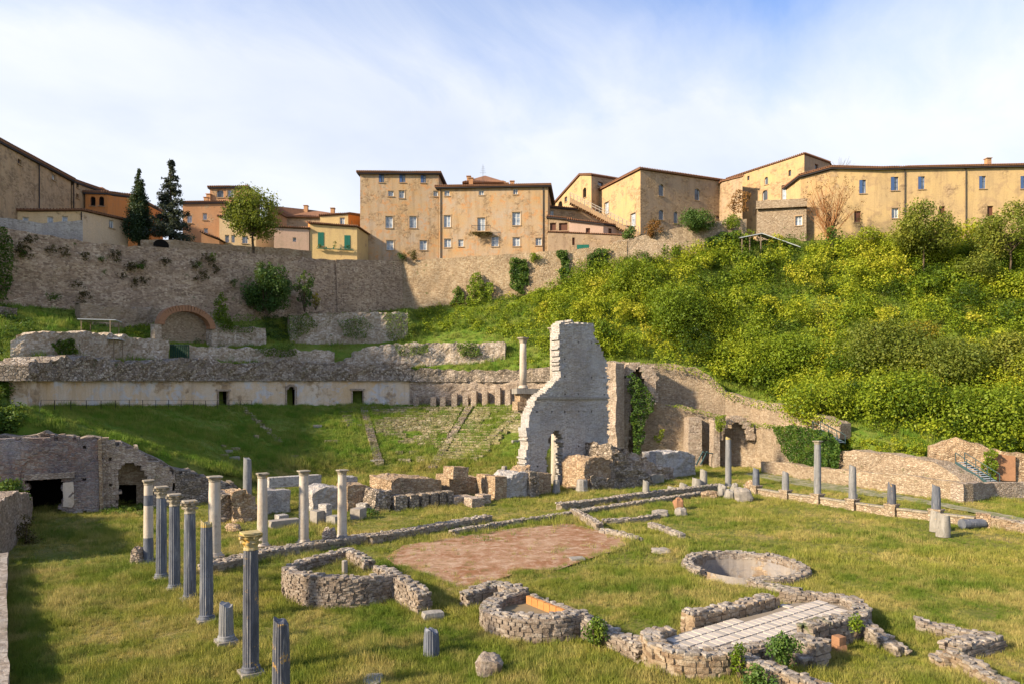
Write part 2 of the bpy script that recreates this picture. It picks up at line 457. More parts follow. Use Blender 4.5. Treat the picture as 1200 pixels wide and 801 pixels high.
class MB:
    def __init__(self):
        self.v, self.f = [], []

    def add(self, vs, fs):
        o = len(self.v)
        self.v.extend([tuple(x) for x in vs])
        self.f.extend([tuple(o + i for i in f) for f in fs])

    def box(self, c, s, rz=0.0, jit=0.0, ax=None):
        c = Vector(c)
        if ax is None:
            ca, sa = math.cos(rz), math.sin(rz)
            ax = (Vector((ca, sa, 0)), Vector((-sa, ca, 0)), Vector((0, 0, 1)))
        vs = []
        for k in range(8):
            q = c.copy()
            for i in range(3):
                sg = 1 if k >> i & 1 else -1
                q += ax[i] * (sg * s[i] / 2 + (random.uniform(-jit, jit) if jit else 0))
            vs.append(q)
        self.add(vs, [(0, 2, 3, 1), (4, 5, 7, 6), (0, 1, 5, 4), (2, 6, 7, 3), (0, 4, 6, 2), (1, 3, 7, 5)])

    def bar(self, p, q, wd, ht=None):
        """square bar between two points"""
        p, q = Vector(p), Vector(q)
        d = (q - p)
        L = d.length
        d.normalize()
        up = Vector((0, 0, 1)) if abs(d.z) < 0.9 else Vector((0, 1, 0))
        x = d.cross(up).normalized()
        self.box((p + q) / 2, (L, wd, ht or wd), ax=(d, x, x.cross(d)))

    def tube(self, p, q, r0, r1, seg=7):
        p, q = Vector(p), Vector(q)
        d = (q - p).normalized()
        up = Vector((0, 0, 1)) if abs(d.z) < 0.9 else Vector((0, 1, 0))
        x = d.cross(up).normalized()
        y = x.cross(d)
        vs = []
        for c, r in ((p, r0), (q, r1)):
            for i in range(seg):
                a = 2 * math.pi * i / seg
                vs.append(c + x * (math.cos(a) * r) + y * (math.sin(a) * r))
        fs = [(i, (i + 1) % seg, seg + (i + 1) % seg, seg + i) for i in range(seg)]
        fs += [tuple(range(seg))[::-1], tuple(range(seg, 2 * seg))]
        self.add(vs, fs)

    def lathe(self, c, prof, seg=24, rad=None, tilt=None, capt=True):
        """profile [(r, z)], rad(angle, r, z) may change the radius"""
        c = Vector(c)
        vs = []
        for r, z in prof:
            for i in range(seg):
                a = 2 * math.pi * i / seg
                rr = rad(a, r, z) if rad else r
                q = Vector((math.cos(a) * rr, math.sin(a) * rr, z))
                if tilt is not None:
                    q = tilt @ q
                vs.append(c + q)
        n = len(prof)
        fs = []
        for k in range(n - 1):
            for i in range(seg):
                j = (i + 1) % seg
                fs.append((k * seg + i, k * seg + j, (k + 1) * seg + j, (k + 1) * seg + i))
        fs.append(tuple(range(seg))[::-1])
        fs.append(tuple(range((n - 1) * seg, n * seg)))
        self.add(vs, fs)

    def prism(self, poly, z0, z1):
        n = len(poly)
        zt = z1 if isinstance(z1, (list, tuple)) else [z1] * n
        zb = z0 if isinstance(z0, (list, tuple)) else [z0] * n
        vs = [(p[0], p[1], zb[i]) for i, p in enumerate(poly)] + [(p[0], p[1], zt[i]) for i, p in enumerate(poly)]
        fs = [tuple(range(n))[::-1], tuple(range(n, 2 * n))]
        fs += [(i, (i + 1) % n, n + (i + 1) % n, n + i) for i in range(n)]
        self.add(vs, fs)

    def rock(self, c, s, rz=0.0, amp=0.12, rnd=0.25, seed=0.0):
        """weathered block: a cube cut 2x2 per side, partly rounded, uneven"""
        c = Vector(c)
        ca, sa = math.cos(rz), math.sin(rz)
        idx, vs = {}, []
        for i in range(3):
            for j in range(3):
                for k in range(3):
                    if i == j == k == 1:
                        continue
                    q = Vector((i - 1, j - 1, k - 1))
                    ln = q.length
                    q = q.lerp(q / ln * 1.2, rnd)
                    nz = noise.noise_vector(Vector((i * 1.7 + seed, j * 1.7 + seed * .7, k * 1.7 - seed)))
                    q += nz * amp
                    x, y, z = q.x * s[0] / 2, q.y * s[1] / 2, q.z * s[2] / 2
                    idx[i, j, k] = len(vs)
                    vs.append((c.x + ca * x - sa * y, c.y + sa * x + ca * y, c.z + z))
        fs = []
        for a in range(3):
            b, d = (a + 1) % 3, (a + 2) % 3
            for side in (0, 2):
                for u in range(2):
                    for w_ in range(2):
                        cell = []
                        for du, dw in ((0, 0), (1, 0), (1, 1), (0, 1)):
                            t_ = [0, 0, 0]
                            t_[a], t_[b], t_[d] = side, u + du, w_ + dw
                            cell.append(idx[tuple(t_)])
                        fs.append(tuple(cell if side == 2 else cell[::-1]))
        self.add(vs, fs)


def boulder(mb, c, s, seed, n=18, m=11):
    """rough stone: a lumpy, broken sphere"""
    c = Vector(c)
    vs = []
    for j in range(m + 1):
        ph = math.pi * j / m
        for i in range(n):
            a = 2 * math.pi * i / n
            q = Vector((math.sin(ph) * math.cos(a), math.sin(ph) * math.sin(a), math.cos(ph)))
            q = Vector(tuple(math.copysign(abs(x) ** .7, x) for x in q))
            k = 1 + .28 * hash1(q.x * 1.3 + seed, q.y * 1.3, q.z * 1.3) + .16 * hash1(q.x * 3.5, q.y * 3.5 + seed, q.z * 3.5) + .08 * hash1(q.x * 8, q.y * 8, q.z * 8 + seed)
            vs.append(c + Vector((q.x * s[0] / 2 * k, q.y * s[1] / 2 * k, q.z * s[2] / 2 * k)))
    fs = [(j * n + i, (j + 1) * n + i, (j + 1) * n + (i + 1) % n, j * n + (i + 1) % n) for j in range(m) for i in range(n)]
    mb.add(vs, fs)


LOC = {}


def mesh_data(name, v, f, mat, smooth=False):
    me = bpy.data.meshes.new(name)
    me.from_pydata(v, [], f)
    if mat is not None:
        me.materials.append(mat)
    if smooth:
        me.polygons.foreach_set('use_smooth', [True] * len(me.polygons))
    me.update()
    return me


def tag(o, label=None, cat=None, group=None, kind=None):
    if label:
        o['label'] = label
    if cat:
        o['category'] = cat
    if group:
        o['group'] = group
    if kind:
        o['kind'] = kind
    return o


def thing(name, loc, label, cat, group=None):
    o = bpy.data.objects.new(name, None)
    o.empty_display_size = 0.3
    COL.objects.link(o)
    o.location = loc
    LOC[o.name] = Vector(loc)
    return tag(o, label, cat, group)


def part(parent, name, mb, mat, smooth=False, kind=None, label=None):
    """one mesh (given in world coordinates) as a child of a thing or of a part"""
    off = LOC[parent.name]
    v = [(x - off.x, y - off.y, z - off.z) for x, y, z in mb.v]
    o = bpy.data.objects.new(name, mesh_data(name, v, mb.f, M[mat] if isinstance(mat, str) else mat, smooth))
    COL.objects.link(o)
    o.parent = parent
    LOC[o.name] = off
    if kind:
        o['kind'] = kind
    if label:
        o['label'] = label
    return o


def solo(name, loc, mb, mat, label, cat, group=None, smooth=False, kind=None):
    """a thing that is one mesh"""
    loc = Vector(loc)
    v = [(x - loc.x, y - loc.y, z - loc.z) for x, y, z in mb.v]
    o = bpy.data.objects.new(name, mesh_data(name, v, mb.f, M[mat] if isinstance(mat, str) else mat, smooth))
    COL.objects.link(o)
    o.location = loc
    LOC[o.name] = loc
    return tag(o, label, cat, group, kind)


# ------------------------------------------------------------------ terrain
def in_poly(X, Y, poly):
    X, Y = np.asarray(X, float), np.asarray(Y, float)
    ins = np.zeros(X.shape, bool)
    n = len(poly)
    for i in range(n):
        x0, y0 = poly[i][0], poly[i][1]
        x1, y1 = poly[(i + 1) % n][0], poly[(i + 1) % n][1]
        if y0 == y1:
            continue
        c = ((y0 > Y) != (y1 > Y)) & (X < (x1 - x0) * (Y - y0) / (y1 - y0) + x0)
        ins ^= c
    return ins


LEFT_END = C2 - T2 * 32.6
RIGHT_END = C2 + T2 * 32.6
arc = []
for k in range(25):
    th = -math.pi / 2 + math.pi * k / 24
    q = C2 + (T2 * math.sin(th) + A2 * math.cos(th)) * 32.6
    arc.append((q.x, q.y))
RIGHT_LINE = [(14.5, 95.5), (27, 93.2), (31.8, 89.2), (34.2, 80), (36.6, 73), (38.6, 69.8), (42, 69.2), (49, 67.2), (64, 60), (110, 36), (3000, -1200)]
COURT = [(-3000, -1500), (-80, 18)] + arc[:20] + [(5.5, 97)] + RIGHT_LINE + [(3000, -4000), (-3000, -4000)]
WALL_X = [-3000, -110, -59, -28.7, -19, 16.8, 37, 55, 80, 140, 3000]
WALL_Y = [30, 30, 80, 112, 118, 112, 108.5, 106.5, 104.5, 99, 99]
PLAT_Z = [24, 25, 27.0, 30.2, 31.2, 31.6, 32.6, 32.4, 32.0, 31, 28]

ctrl = []
for px, py in ((30, 421), (70, 420), (120, 420), (200, 422), (300, 423), (400, 426), (480, 430), (560, 431), (640, 432), (700, 428)):
    ctrl.append(P(px, py, Dcirc(px, 33.6)))
for px, py, D in ((30, 395, 69), (100, 398, 76), (200, 398, 86), (300, 396, 97), (400, 393, 105), (480, 388, 109), (560, 383, 108),
                  (640, 385, 104), (700, 385, 101),
                  (10, 357, 79.5), (100, 361, 86), (200, 366, 94), (300, 368, 101), (395, 366, 111), (470, 363, 117), (560, 357, 114.5),
                  (640, 342, 112.5), (720, 322, 110.5),
                  (700, 428, 96), (740, 431, 94.7), (790, 433, 94.3), (820, 438, 94), (850, 463, 92.5), (880, 472, 90.5), (930, 482, 82), (985, 498, 75.5), (1050, 516, 71.5), (1095, 517, 70.8), (1200, 533, 69),
                  (870, 297, 107), (1000, 292, 105.5), (1100, 292, 104.5), (1200, 292, 103.5), (1400, 292, 100),
                  (780, 385, 100), (850, 392, 99), (1000, 400, 92), (1100, 408, 87), (1200, 414, 83), (1400, 430, 75),
                  (1250, 540, 67)):
    ctrl.append(P(px, py, D))
ctrl += [Vector(c) for c in ((-46.5, 61, 11.2), (-46, 52, 9.0), (-56, 55, 13.5), (-60, 42, 12), (-75, 50, 19), (-90, 36, 20), (-62, 66, 17.5),
                             (-80, 62, 22), (75, 54, 5), (90, 60, 14),
                             (105, 60, 15), (110, 85, 26), (110, 44, 6))]
cp = np.array([[c.x, c.y, c.z] for c in ctrl])


def _phi(d2):
    return 0.5 * d2 * np.log(d2 + 1e-9)


n_ = len(cp)
K = _phi(((cp[:, None, :2] - cp[None, :, :2]) ** 2).sum(-1)) + np.eye(n_) * 4.0
Pm = np.c_[np.ones(n_), cp[:, :2]]
sol = np.linalg.solve(np.block([[K, Pm], [Pm.T, np.zeros((3, 3))]]), np.r_[cp[:, 2], np.zeros(3)])


def hill_h(X, Y):
    X = np.clip(np.asarray(X, float), -95, 115)
    Y = np.clip(np.asarray(Y, float), 30, 120)
    h = sol[n_] + sol[n_ + 1] * X + sol[n_ + 2] * Y
    for i in range(n_):
        h = h + sol[i] * _phi((X - cp[i, 0]) ** 2 + (Y - cp[i, 1]) ** 2)
    return h


def terrain_h(X, Y):
    X, Y = np.asarray(X, float), np.asarray(Y, float)
    qx, qy = X - C2.x, Y - C2.y
    s = qx * T2.x + qy * T2.y
    wv = qx * A2.x + qy * A2.y
    r = np.hypot(qx, qy)
    cav = np.clip((r - 10.5) / 20.0, 0, 1) * 7.75
    front = np.clip(wv / 7.0, 0, 1)
    cav = np.minimum(cav, np.clip((r - 10.5) / 20.0, 0, 1) * (5.3 + 2.5 * front))
    cut = np.where(s < -9, 4.6, 0.2 + np.clip((s - 20) * 2.5, 0, 40))
    cav = np.where(wv > cut, cav, 0.0)
    roll = 0.10 * np.sin(X * 0.31 + 1.0) * np.sin(Y * 0.27) + 0.05 * np.sin(X * 0.9 + Y * 0.7)
    h = np.where((wv > 0.2) & (r < 33), cav, 0.0) + np.where(wv < -6, 0.4, 1.0) * roll * 0.35 - 0.03
    h = np.where(np.hypot(X - 11.45, Y - 33.6) < 2.72, -1.15, h)     # the sunken basin
    ins = in_poly(X, Y, COURT)
    hh = np.maximum(hill_h(X, Y), 0.0)
    h = np.where(ins, h, hh)
    yw = np.interp(X, WALL_X, WALL_Y)
    pz = np.interp(X, WALL_X, PLAT_Z)
    return np.where((Y > yw + 0.9), pz, h)


def th(x, y):
    return float(terrain_h(np.array([x]), np.array([y]))[0])


def hit(px, py, dmin=15.0, dmax=125.0):
    """first point of the terrain seen through a photo pixel"""
    D = np.arange(dmin, dmax, 0.1)
    X = (px - 600) / F * D
    z = CH - (py - HZ) / F * D
    g = np.nonzero(terrain_h(X, D) >= z)[0]
    d = D[g[0]] if len(g) else dmax
    return P(px, py, d)


xs = np.unique(np.r_[np.arange(8, 15.1, .22), [-3000, -1500, -700, -350, -200, -150], np.arange(-120, 121, 0.75), [150, 200, 350, 700, 1500, 3000]])
ys = np.unique(np.r_[np.arange(30, 37.2, .22), [-3000, -1500, -600, -250, -100, -40], np.arange(-10, 135, 0.75), [160, 220, 400, 900, 2000, 4000]])
XX, YY = np.meshgrid(xs, ys)
ZZ = terrain_h(XX.ravel(), YY.ravel())
tv = np.c_[XX.ravel(), YY.ravel(), ZZ]
nx, ny = len(xs), len(ys)
ii = (np.arange(ny - 1)[:, None] * nx + np.arange(nx - 1)[None, :]).ravel()
tf = np.c_[ii, ii + 1, ii + nx + 1, ii + nx]


def np_mesh(name, v, f, mat, smooth=False, attrs=None):
    """fast mesh from arrays of equal-sided faces"""
    me = bpy.data.meshes.new(name)
    me.vertices.add(len(v))
    me.vertices.foreach_set('co', np.ascontiguousarray(v, np.float32).ravel())
    if f is not None and len(f):
        k = f.shape[1]
        me.loops.add(f.size)
        me.loops.foreach_set('vertex_index', np.ascontiguousarray(f, np.int32).ravel())
        me.polygons.add(len(f))
        me.polygons.foreach_set('loop_start', np.arange(0, f.size, k, dtype=np.int32))
        if smooth:
            me.polygons.foreach_set('use_smooth', np.ones(len(f), bool))
    for nm, (typ, arr) in (attrs or {}).items():
        at = me.attributes.new(nm, typ, 'POINT')
        at.data.foreach_set('vector' if typ == 'FLOAT_VECTOR' else 'value', np.ascontiguousarray(arr).ravel())
    if mat is not None:
        me.materials.append(mat)
    me.update(calc_edges=True)
    me.validate()
    return me


ground = bpy.data.objects.new('ground', np_mesh('ground', tv, tf, M['turf'], True))
COL.objects.link(ground)
ground['kind'] = 'structure'


# ------------------------------------------------------------------ foliage
def leaves(cent, nrm, size, tint, aspect=0.62):
    """diamond leaves with random turn about their normals: vertices, quads, tint"""
    n = len(cent)
    nrm = nrm / (np.linalg.norm(nrm, axis=1, keepdims=True) + 1e-9)
    rv = rng.normal(size=(n, 3))
    u = np.cross(nrm, rv)
    u /= (np.linalg.norm(u, axis=1, keepdims=True) + 1e-9)
    vv = np.cross(nrm, u)
    s = size[:, None]
    bend = nrm * s * 0.18
    pts = np.stack([cent - u * s * 0.5 - bend, cent + vv * s * aspect * 0.5, cent + u * s * 0.5 - bend, cent - vv * s * aspect * 0.5], 1)
    f = np.arange(n * 4).reshape(n, 4)
    return pts.reshape(-1, 3), f, np.repeat(tint, 4)


def clump_leaves(cl, dens=1.0, leaf=0.25, shell=0.55, tint0=0.5, tvar=0.2, up=0.35, flat=1.0):
    """cl: rows of (x, y, z, radius); leaves scattered through the outer part of each clump"""
    C_, N_, S_, T_ = [], [], [], []
    for x, y, z, r in cl:
        k = max(12, int(dens * 12.0 * r * r / (leaf * leaf)))
        d = rng.normal(size=(k, 3))
        d /= np.linalg.norm(d, axis=1, keepdims=True)
        rr = r * (shell + (1 - shell) * rng.random(k) ** 0.6) * (1 + 0.15 * rng.normal(size=k))
        p = d * rr[:, None]
        p[:, 2] *= flat
        C_.append(p + (x, y, z))
        N_.append(d * 0.8 + rng.normal(size=(k, 3)) * 0.6 + (0, 0, up))
        S_.append(leaf * rng.uniform(0.6, 1.35, k))
        T_.append(np.clip(tint0 + tvar * rng.normal() + 0.09 * rng.normal(size=k), 0, 1))
    return leaves(np.concatenate(C_), np.concatenate(N_), np.concatenate(S_), np.concatenate(T_))


def leaf_obj(name, data, mat, parent=None, loc=None, label=None, cat=None, group=None, kind=None):
    v, f, ti = data
    off = np.array(LOC[parent.name] if parent else (loc or (0, 0, 0)), float)
    me = np_mesh(name, v - off, f, M[mat], False, {'tint': ('FLOAT', ti.astype(np.float32))})
    o = bpy.data.objects.new(name, me)
    COL.objects.link(o)
    if parent:
        o.parent = parent
        LOC[o.name] = LOC[parent.name]
    else:
        o.location = off
    return tag(o, label, cat, group, kind)


def limb(mb, p, q, r0, r1, n=4, wob=0.12):
    """bent tapering limb"""
    p, q = Vector(p), Vector(q)
    L = (q - p).length
    pts = [p]
    for i in range(1, n + 1):
        t_ = i / n
        o = Vector((random.uniform(-1, 1), random.uniform(-1, 1), random.uniform(-.4, .4))) * wob * L * (0.6 if i < n else 0)
        pts.append(p.lerp(q, t_) + o * 0.5)
    for i in range(n):
        a, b = r0 + (r1 - r0) * i / n, r0 + (r1 - r0) * (i + 1) / n
        mb.tube(pts[i], pts[i + 1], a, b, 6)
    return pts


def tree(base, height, crown_r, crown_h, mat, label, name='tree', leaf=0.32, dens=1.0, tint0=0.5, nclump=26, lean=(0, 0), open_=0.5, trunk_r=None):
    base = Vector(base)
    t_ = thing(name, base, label, 'tree')
    mb = MB()
    r = trunk_r or height * 0.022
    fork = base + Vector((lean[0] * .5, lean[1] * .5, height - crown_h * 0.85))
    limb(mb, base - Vector((0, 0, .4)), fork, r, r * .75, 4, .05)
    cc = base + Vector((lean[0], lean[1], height - crown_h / 2))
    cl = []
    for i in range(nclump):
        d = Vector((random.gauss(0, 1), random.gauss(0, 1), random.gauss(0, 1))).normalized() * random.uniform(0.45, 1.0)
        c = cc + Vector((d.x * crown_r * .85, d.y * crown_r * .85, d.z * crown_h * .43))
        cl.append((c.x, c.y, c.z, random.uniform(.16, .34) * crown_r + .18))
        if i % 2 == 0:
            limb(mb, fork + Vector((0, 0, random.uniform(-.1, .25) * crown_h)) * 1.0, c, r * .45, r * .08, 3, .2)
    part(t_, 'trunk', mb, 'bark', True)
    leaf_obj('crown', clump_leaves(cl, dens, leaf, .35, tint0, .14), mat, t_)
    return t_


def bush(base, rx, h, mat, label, name='bush', leaf=0.26, dens=1.0, tint0=0.5, n=18, cone=0.0, cat='bush', group=None, ry=None):
    """bush of leaf clumps on a few stems; cone>0 narrows it towards the top"""
    base = Vector(base)
    t_ = thing(name, base, label, cat, group)
    ry = ry or rx
    mb = MB()
    cl = []
    for i in range(n):
        zf = (i + random.random()) / n
        wdt = (1 - cone * zf) * (1.0 if cone else math.sqrt(max(.15, 1 - (2 * zf - .9) ** 2)))
        a = random.uniform(0, 2 * math.pi)
        rr = math.sqrt(random.random()) * .75
        c = base + Vector((math.cos(a) * rx * rr * wdt * 1.15, math.sin(a) * ry * rr * wdt, h * (.08 + .84 * zf)))
        cl.append((c.x, c.y, c.z, max(.2, min(rx, ry) * .52 * max(.35, wdt) * random.uniform(.75, 1.25))))
        if i % 3 == 0:
            limb(mb, base - Vector((0, 0, .2)), c, .05 + h * .008, .02, 3, .1)
    part(t_, 'stems', mb, 'bark', True)
    leaf_obj('foliage', clump_leaves(cl, dens, leaf, .45, tint0, .10), mat, t_)
    return t_


# ------------------------------------------------------------------ walls
def resample(pts, step):
    out = []
    for i in range(len(pts) - 1):
        a, b = np.array(pts[i], float), np.array(pts[i + 1], float)
        n = max(1, int(round(np.hypot(*(b - a)[:2]) / step)))
        for k in range(n):
            out.append(a + (b - a) * k / n)
    out.append(np.array(pts[-1], float))
    return np.array(out)


def normals2(pts, face):
    """2d normals of a path, on the side of the point 'face'"""
    d = np.gradient(pts[:, :2], axis=0)
    d /= (np.linalg.norm(d, axis=1, keepdims=True) + 1e-9)
    nn = np.c_[d[:, 1], -d[:, 0]]
    mid = len(pts) // 2
    if np.dot(nn[mid], np.array(face) - pts[mid, :2]) < 0:
        nn = -nn
    return nn


def wall_strip(pts, thick=1.2, step=0.7, rough=0.16, topj=0.25, face=(0, 0), batter=0.0, freq=0.55, hole=None):
    """masonry wall along (x, y, z0, z1) points with an uneven face and crest; front towards 'face'"""
    s = resample(pts, step)
    nn = normals2(s, face)
    mb = MB()
    hmax = max(s[:, 3] - s[:, 2])
    nv = max(2, int(math.ceil(hmax / step)))
    rows = []
    for i, (x, y, z0, z1) in enumerate(s):
        z1 = z1 + topj * (hash1(x * .9, y * .9, 3.3) + .6 * hash1(x * 2.7, y * 2.7, 8.1))
        col = []
        for k in range(nv + 1):
            z = z0 + (z1 - z0) * k / nv
            o = rough * (hash1(x * freq, y * freq, z * freq) + .5 * hash1(x * freq * 3, y * freq * 3, z * freq * 3))
            o += batter * (z1 - z)
            col.append((x + nn[i, 0] * o, y + nn[i, 1] * o, z))
        bx, by = x - nn[i, 0] * thick, y - nn[i, 1] * thick
        col.append((x - nn[i, 0] * thick * .5, y - nn[i, 1] * thick * .5, z1 + topj * .4 * hash1(x, y, 5)))
        col.append((bx, by, z1 - .05))
        col.append((bx, by, z0))
        rows.append(col)
    k = len(rows[0])
    vs = [v for c in rows for v in c]
    fs = []
    for i in range(len(rows) - 1):
        for j in range(k - 1):
            if hole and j == k - 2 and hole(rows[i][0][0], rows[i][0][1], 7.6):
                continue
            if hole and j < nv:
                c = rows[i][j]
                e = rows[i + 1][j + 1]
                if hole((c[0] + e[0]) / 2, (c[1] + e[1]) / 2, (c[2] + e[2]) / 2):
                    continue
            fs.append((i * k + j, (i + 1) * k + j, (i + 1) * k + j + 1, i * k + j + 1))
    fs.append(tuple(range(k)))
    fs.append(tuple(range((len(rows) - 1) * k, len(rows) * k))[::-1])
    mb.add(vs, fs)
    return mb


def pixwall(lst, **kw):
    """wall given as (px, D, y_top, y_bottom)"""
    pts = []
    for px, D, yt, yb in lst:
        a, b = P(px, yt, D), P(px, yb, D)
        pts.append((a.x, a.y, b.z, a.z))
    return wall_strip(pts, **kw), pts


def laid_stones(pts, thick, course=0.17, length=(0.2, 0.48), proud=0.035, sides=(1, -1), zmin=None, jit=0.018):
    """courses of separate stones on both faces of a wall: list of (centre, size, angle)"""
    s = resample(pts, 0.12)
    nn = normals2(s, (s[:, 0].mean(), s[:, 1].mean() - 50))
    seg = np.r_[0, np.cumsum(np.hypot(*np.diff(s[:, :2], axis=0).T))]
    L = seg[-1]
    out = []
    hmax = (s[:, 3] - s[:, 2]).max()
    for sd in sides:
        z = 0.0
        while z < hmax - 0.03:
            hc = course * random.uniform(.7, 1.35)
            u = -random.random() * .2
            while u < L:
                ln = length[0] + (length[1] * 1.15 - length[0]) * random.random() ** 1.5
                m_ = min(max(u + ln / 2, 0), L)
                i = min(int(np.searchsorted(seg, m_)), len(s) - 1)
                h = s[i, 3] - s[i, 2]
                if z + hc * .6 < h and u + ln * .7 < L + .05:
                    d = s[min(i + 2, len(s) - 1), :2] - s[max(i - 2, 0), :2]
                    off = thick / 2 - .07 + random.uniform(0, proud)
                    nx_, ny_ = nn[i] * sd
                    hh = min(hc, h - z)
                    out.append(((s[i, 0] + nx_ * off, s[i, 1] + ny_ * off, s[i, 2] + z + hh / 2),
                                (ln - .014, .20, hh - .012), math.atan2(d[1], d[0])))
                u += ln
            z += hc
    return out


def cap_stones(pts, thick, size=(.18, .38), lift=0.0):
    s = resample(pts, 0.22)
    nn = normals2(s, (s[:, 0].mean(), s[:, 1].mean() - 50))
    out = []
    for i in range(len(s)):
        d = s[min(i + 1, len(s) - 1), :2] - s[max(i - 1, 0), :2]
        k = max(2, int(round(thick / .2)))
        for j in range(k):
            if random.random() < .10:
                continue
            o = (j + .5) / k - .5
            out.append(((s[i, 0] + nn[i, 0] * o * thick + random.uniform(-.05, .05), s[i, 1] + nn[i, 1] * o * thick + random.uniform(-.05, .05),
                         s[i, 3] + random.uniform(-.04, .05) + lift),
                        (random.uniform(*size) * .8, random.uniform(*size) * .7, random.uniform(.07, .13)), math.atan2(d[1], d[0]) + random.gauss(0, .35)))
    return out


def core_strip(pts, thick):
    """the mortar core of a laid wall"""
    s = resample(pts, 0.35)
    nn = normals2(s, (s[:, 0].mean(), s[:, 1].mean() - 50))
    mb = MB()
    rows = []
    for i, (x, y, z0, z1) in enumerate(s):
        o = nn[i] * (thick / 2 - .012)
        rows.append([(x + o[0], y + o[1], z0 - .25), (x + o[0], y + o[1], z1), (x - o[0], y - o[1], z1), (x - o[0], y - o[1], z0 - .25)])
    vs = [v for c in rows for v in c]
    fs = []
    for i in range(len(rows) - 1):
        for j in range(3):
            fs.append((i * 4 + j, (i + 1) * 4 + j, (i + 1) * 4 + j + 1, i * 4 + j + 1))
    fs += [(0, 1, 2, 3), tuple(range(len(vs) - 4, len(vs)))[::-1]]
    mb.add(vs, fs)
    return mb


STONE_VARIANTS = {}


def stone_variant(mat, k):
    if (mat, k) not in STONE_VARIANTS:
        mb = MB()
        mb.rock((0, 0, 0), (1, 1, 1), 0, .20, .20, k * 3.7 + 1)
        STONE_VARIANTS[mat, k] = mesh_data('stone', mb.v, mb.f, M[mat])
    return STONE_VARIANTS[mat, k]


def laid_wall(parent, pts, thick=0.6, mat='pink', capmat='cap', course=0.12, length=(.14, .34), single=0, name='wall', sides=(1, -1), caps=True, proud=.022):
    """near wall: core, separate stones laid in courses, loose crest stones.
    'single' of the largest stones become objects of their own, the rest one mesh of stones"""
    mat = mat + '_laid' if mat + '_laid' in M else mat
    core = part(parent, name, core_strip(pts, thick), mat)
    st = laid_stones(pts, thick, course, length, proud, sides)
    st.sort(key=lambda q: q[0][1])
    off = LOC[parent.name]
    for i, (c, sz, a) in enumerate(st[:single]):
        o = bpy.data.objects.new('stone', stone_variant(mat, i % 7))
        COL.objects.link(o)
        o.parent = core
        o.location = Vector(c) - off
        o.scale = sz
        o.rotation_euler = (0, 0, a)
    mb = MB()
    for c, sz, a in st[single:]:
        if random.random() < .06:
            continue
        mb.box(c, (sz[0], sz[1], sz[2] * random.uniform(.85, 1.12)), a + random.gauss(0, .04), .021)
    if mb.v:
        part(core, 'stone_courses', mb, mat, kind='stuff')
    if caps:
        mb = MB()
        for i, (c, sz, a) in enumerate(cap_stones(pts, thick)):
            mb.rock(c, sz, a, .16, .3, i * 1.3)
        part(core, 'crest_stones', mb, capmat, kind='stuff')
    return core


def ruin(pxl, pxr, yt, yb, depth, label, mat='warm', name='ruined_wall', z=0.0, amp=.16, top=None, dirv=None, cat='ruin', step=.27, D=None):
    """lump of ancient masonry: front edge between two pixel columns on the ground, crest profile in pixels"""
    d = Vector(dirv) if dirv else T2
    d = Vector((d[0], d[1])).normalized()
    a = G(pxl, yb, z) if D is None else P(pxl, yb, D)
    zb = a.z
    u, Dr = onplane(pxr, a, d)
    top = top or [(0, yt), (1, yt)]
    n2 = Vector((-d.y, d.x))
    if n2.y < 0:
        n2 = -n2
    L = abs(u)
    nu = max(2, int(round(L / step)))
    nd = max(1, int(round(depth / step)))
    prof = [[], []]
    for f_, y_ in top:
        uu = f_ * u
        dd = a.y + uu * d.y
        prof[0].append(f_)
        prof[1].append(P(0, y_, dd).z)
    hmax = max(prof[1]) - zb
    nv = max(2, int(round(hmax / step)))
    mb = MB()
    vs, idx = [], {}

    def vert(i, j, k):
        if (i, j, k) in idx:
            return idx[i, j, k]
        f_ = i / nu
        zt = float(np.interp(f_, prof[0], prof[1]))
        q = Vector((a.x + d.x * u * f_ + n2.x * depth * j / nd, a.y + d.y * u * f_ + n2.y * depth * j / nd, zb - .15 + (zt - zb + .15) * k / nv))
        nz = noise.noise_vector(q * .9) + noise.noise_vector(q * 2.3) * .7 + noise.noise_vector(q * 5.1) * .45
        e = amp * 1.15 if k else amp * .5
        q += nz * e
        idx[i, j, k] = len(vs)
        vs.append(q)
        return idx[i, j, k]

    fs = []
    for i in range(nu):
        for k in range(nv):
            fs.append((vert(i, 0, k), vert(i + 1, 0, k), vert(i + 1, 0, k + 1), vert(i, 0, k + 1)))
            fs.append((vert(i + 1, nd, k), vert(i, nd, k), vert(i, nd, k + 1), vert(i + 1, nd, k + 1)))
    for j in range(nd):
        for k in range(nv):
            fs.append((vert(0, j + 1, k), vert(0, j, k), vert(0, j, k + 1), vert(0, j + 1, k + 1)))
            fs.append((vert(nu, j, k), vert(nu, j + 1, k), vert(nu, j + 1, k + 1), vert(nu, j, k + 1)))
        for i in range(nu):
            fs.append((vert(i, j, nv), vert(i + 1, j, nv), vert(i + 1, j + 1, nv), vert(i, j + 1, nv)))
            fs.append((vert(i, j + 1, 0), vert(i + 1, j + 1, 0), vert(i + 1, j, 0), vert(i, j, 0)))
    if u < 0:
        fs = [f[::-1] for f in fs]
    mb.add(vs, fs)
    if label is None:
        return mb, a
    return solo(name, (a.x, a.y, zb), mb, mat, label, cat)


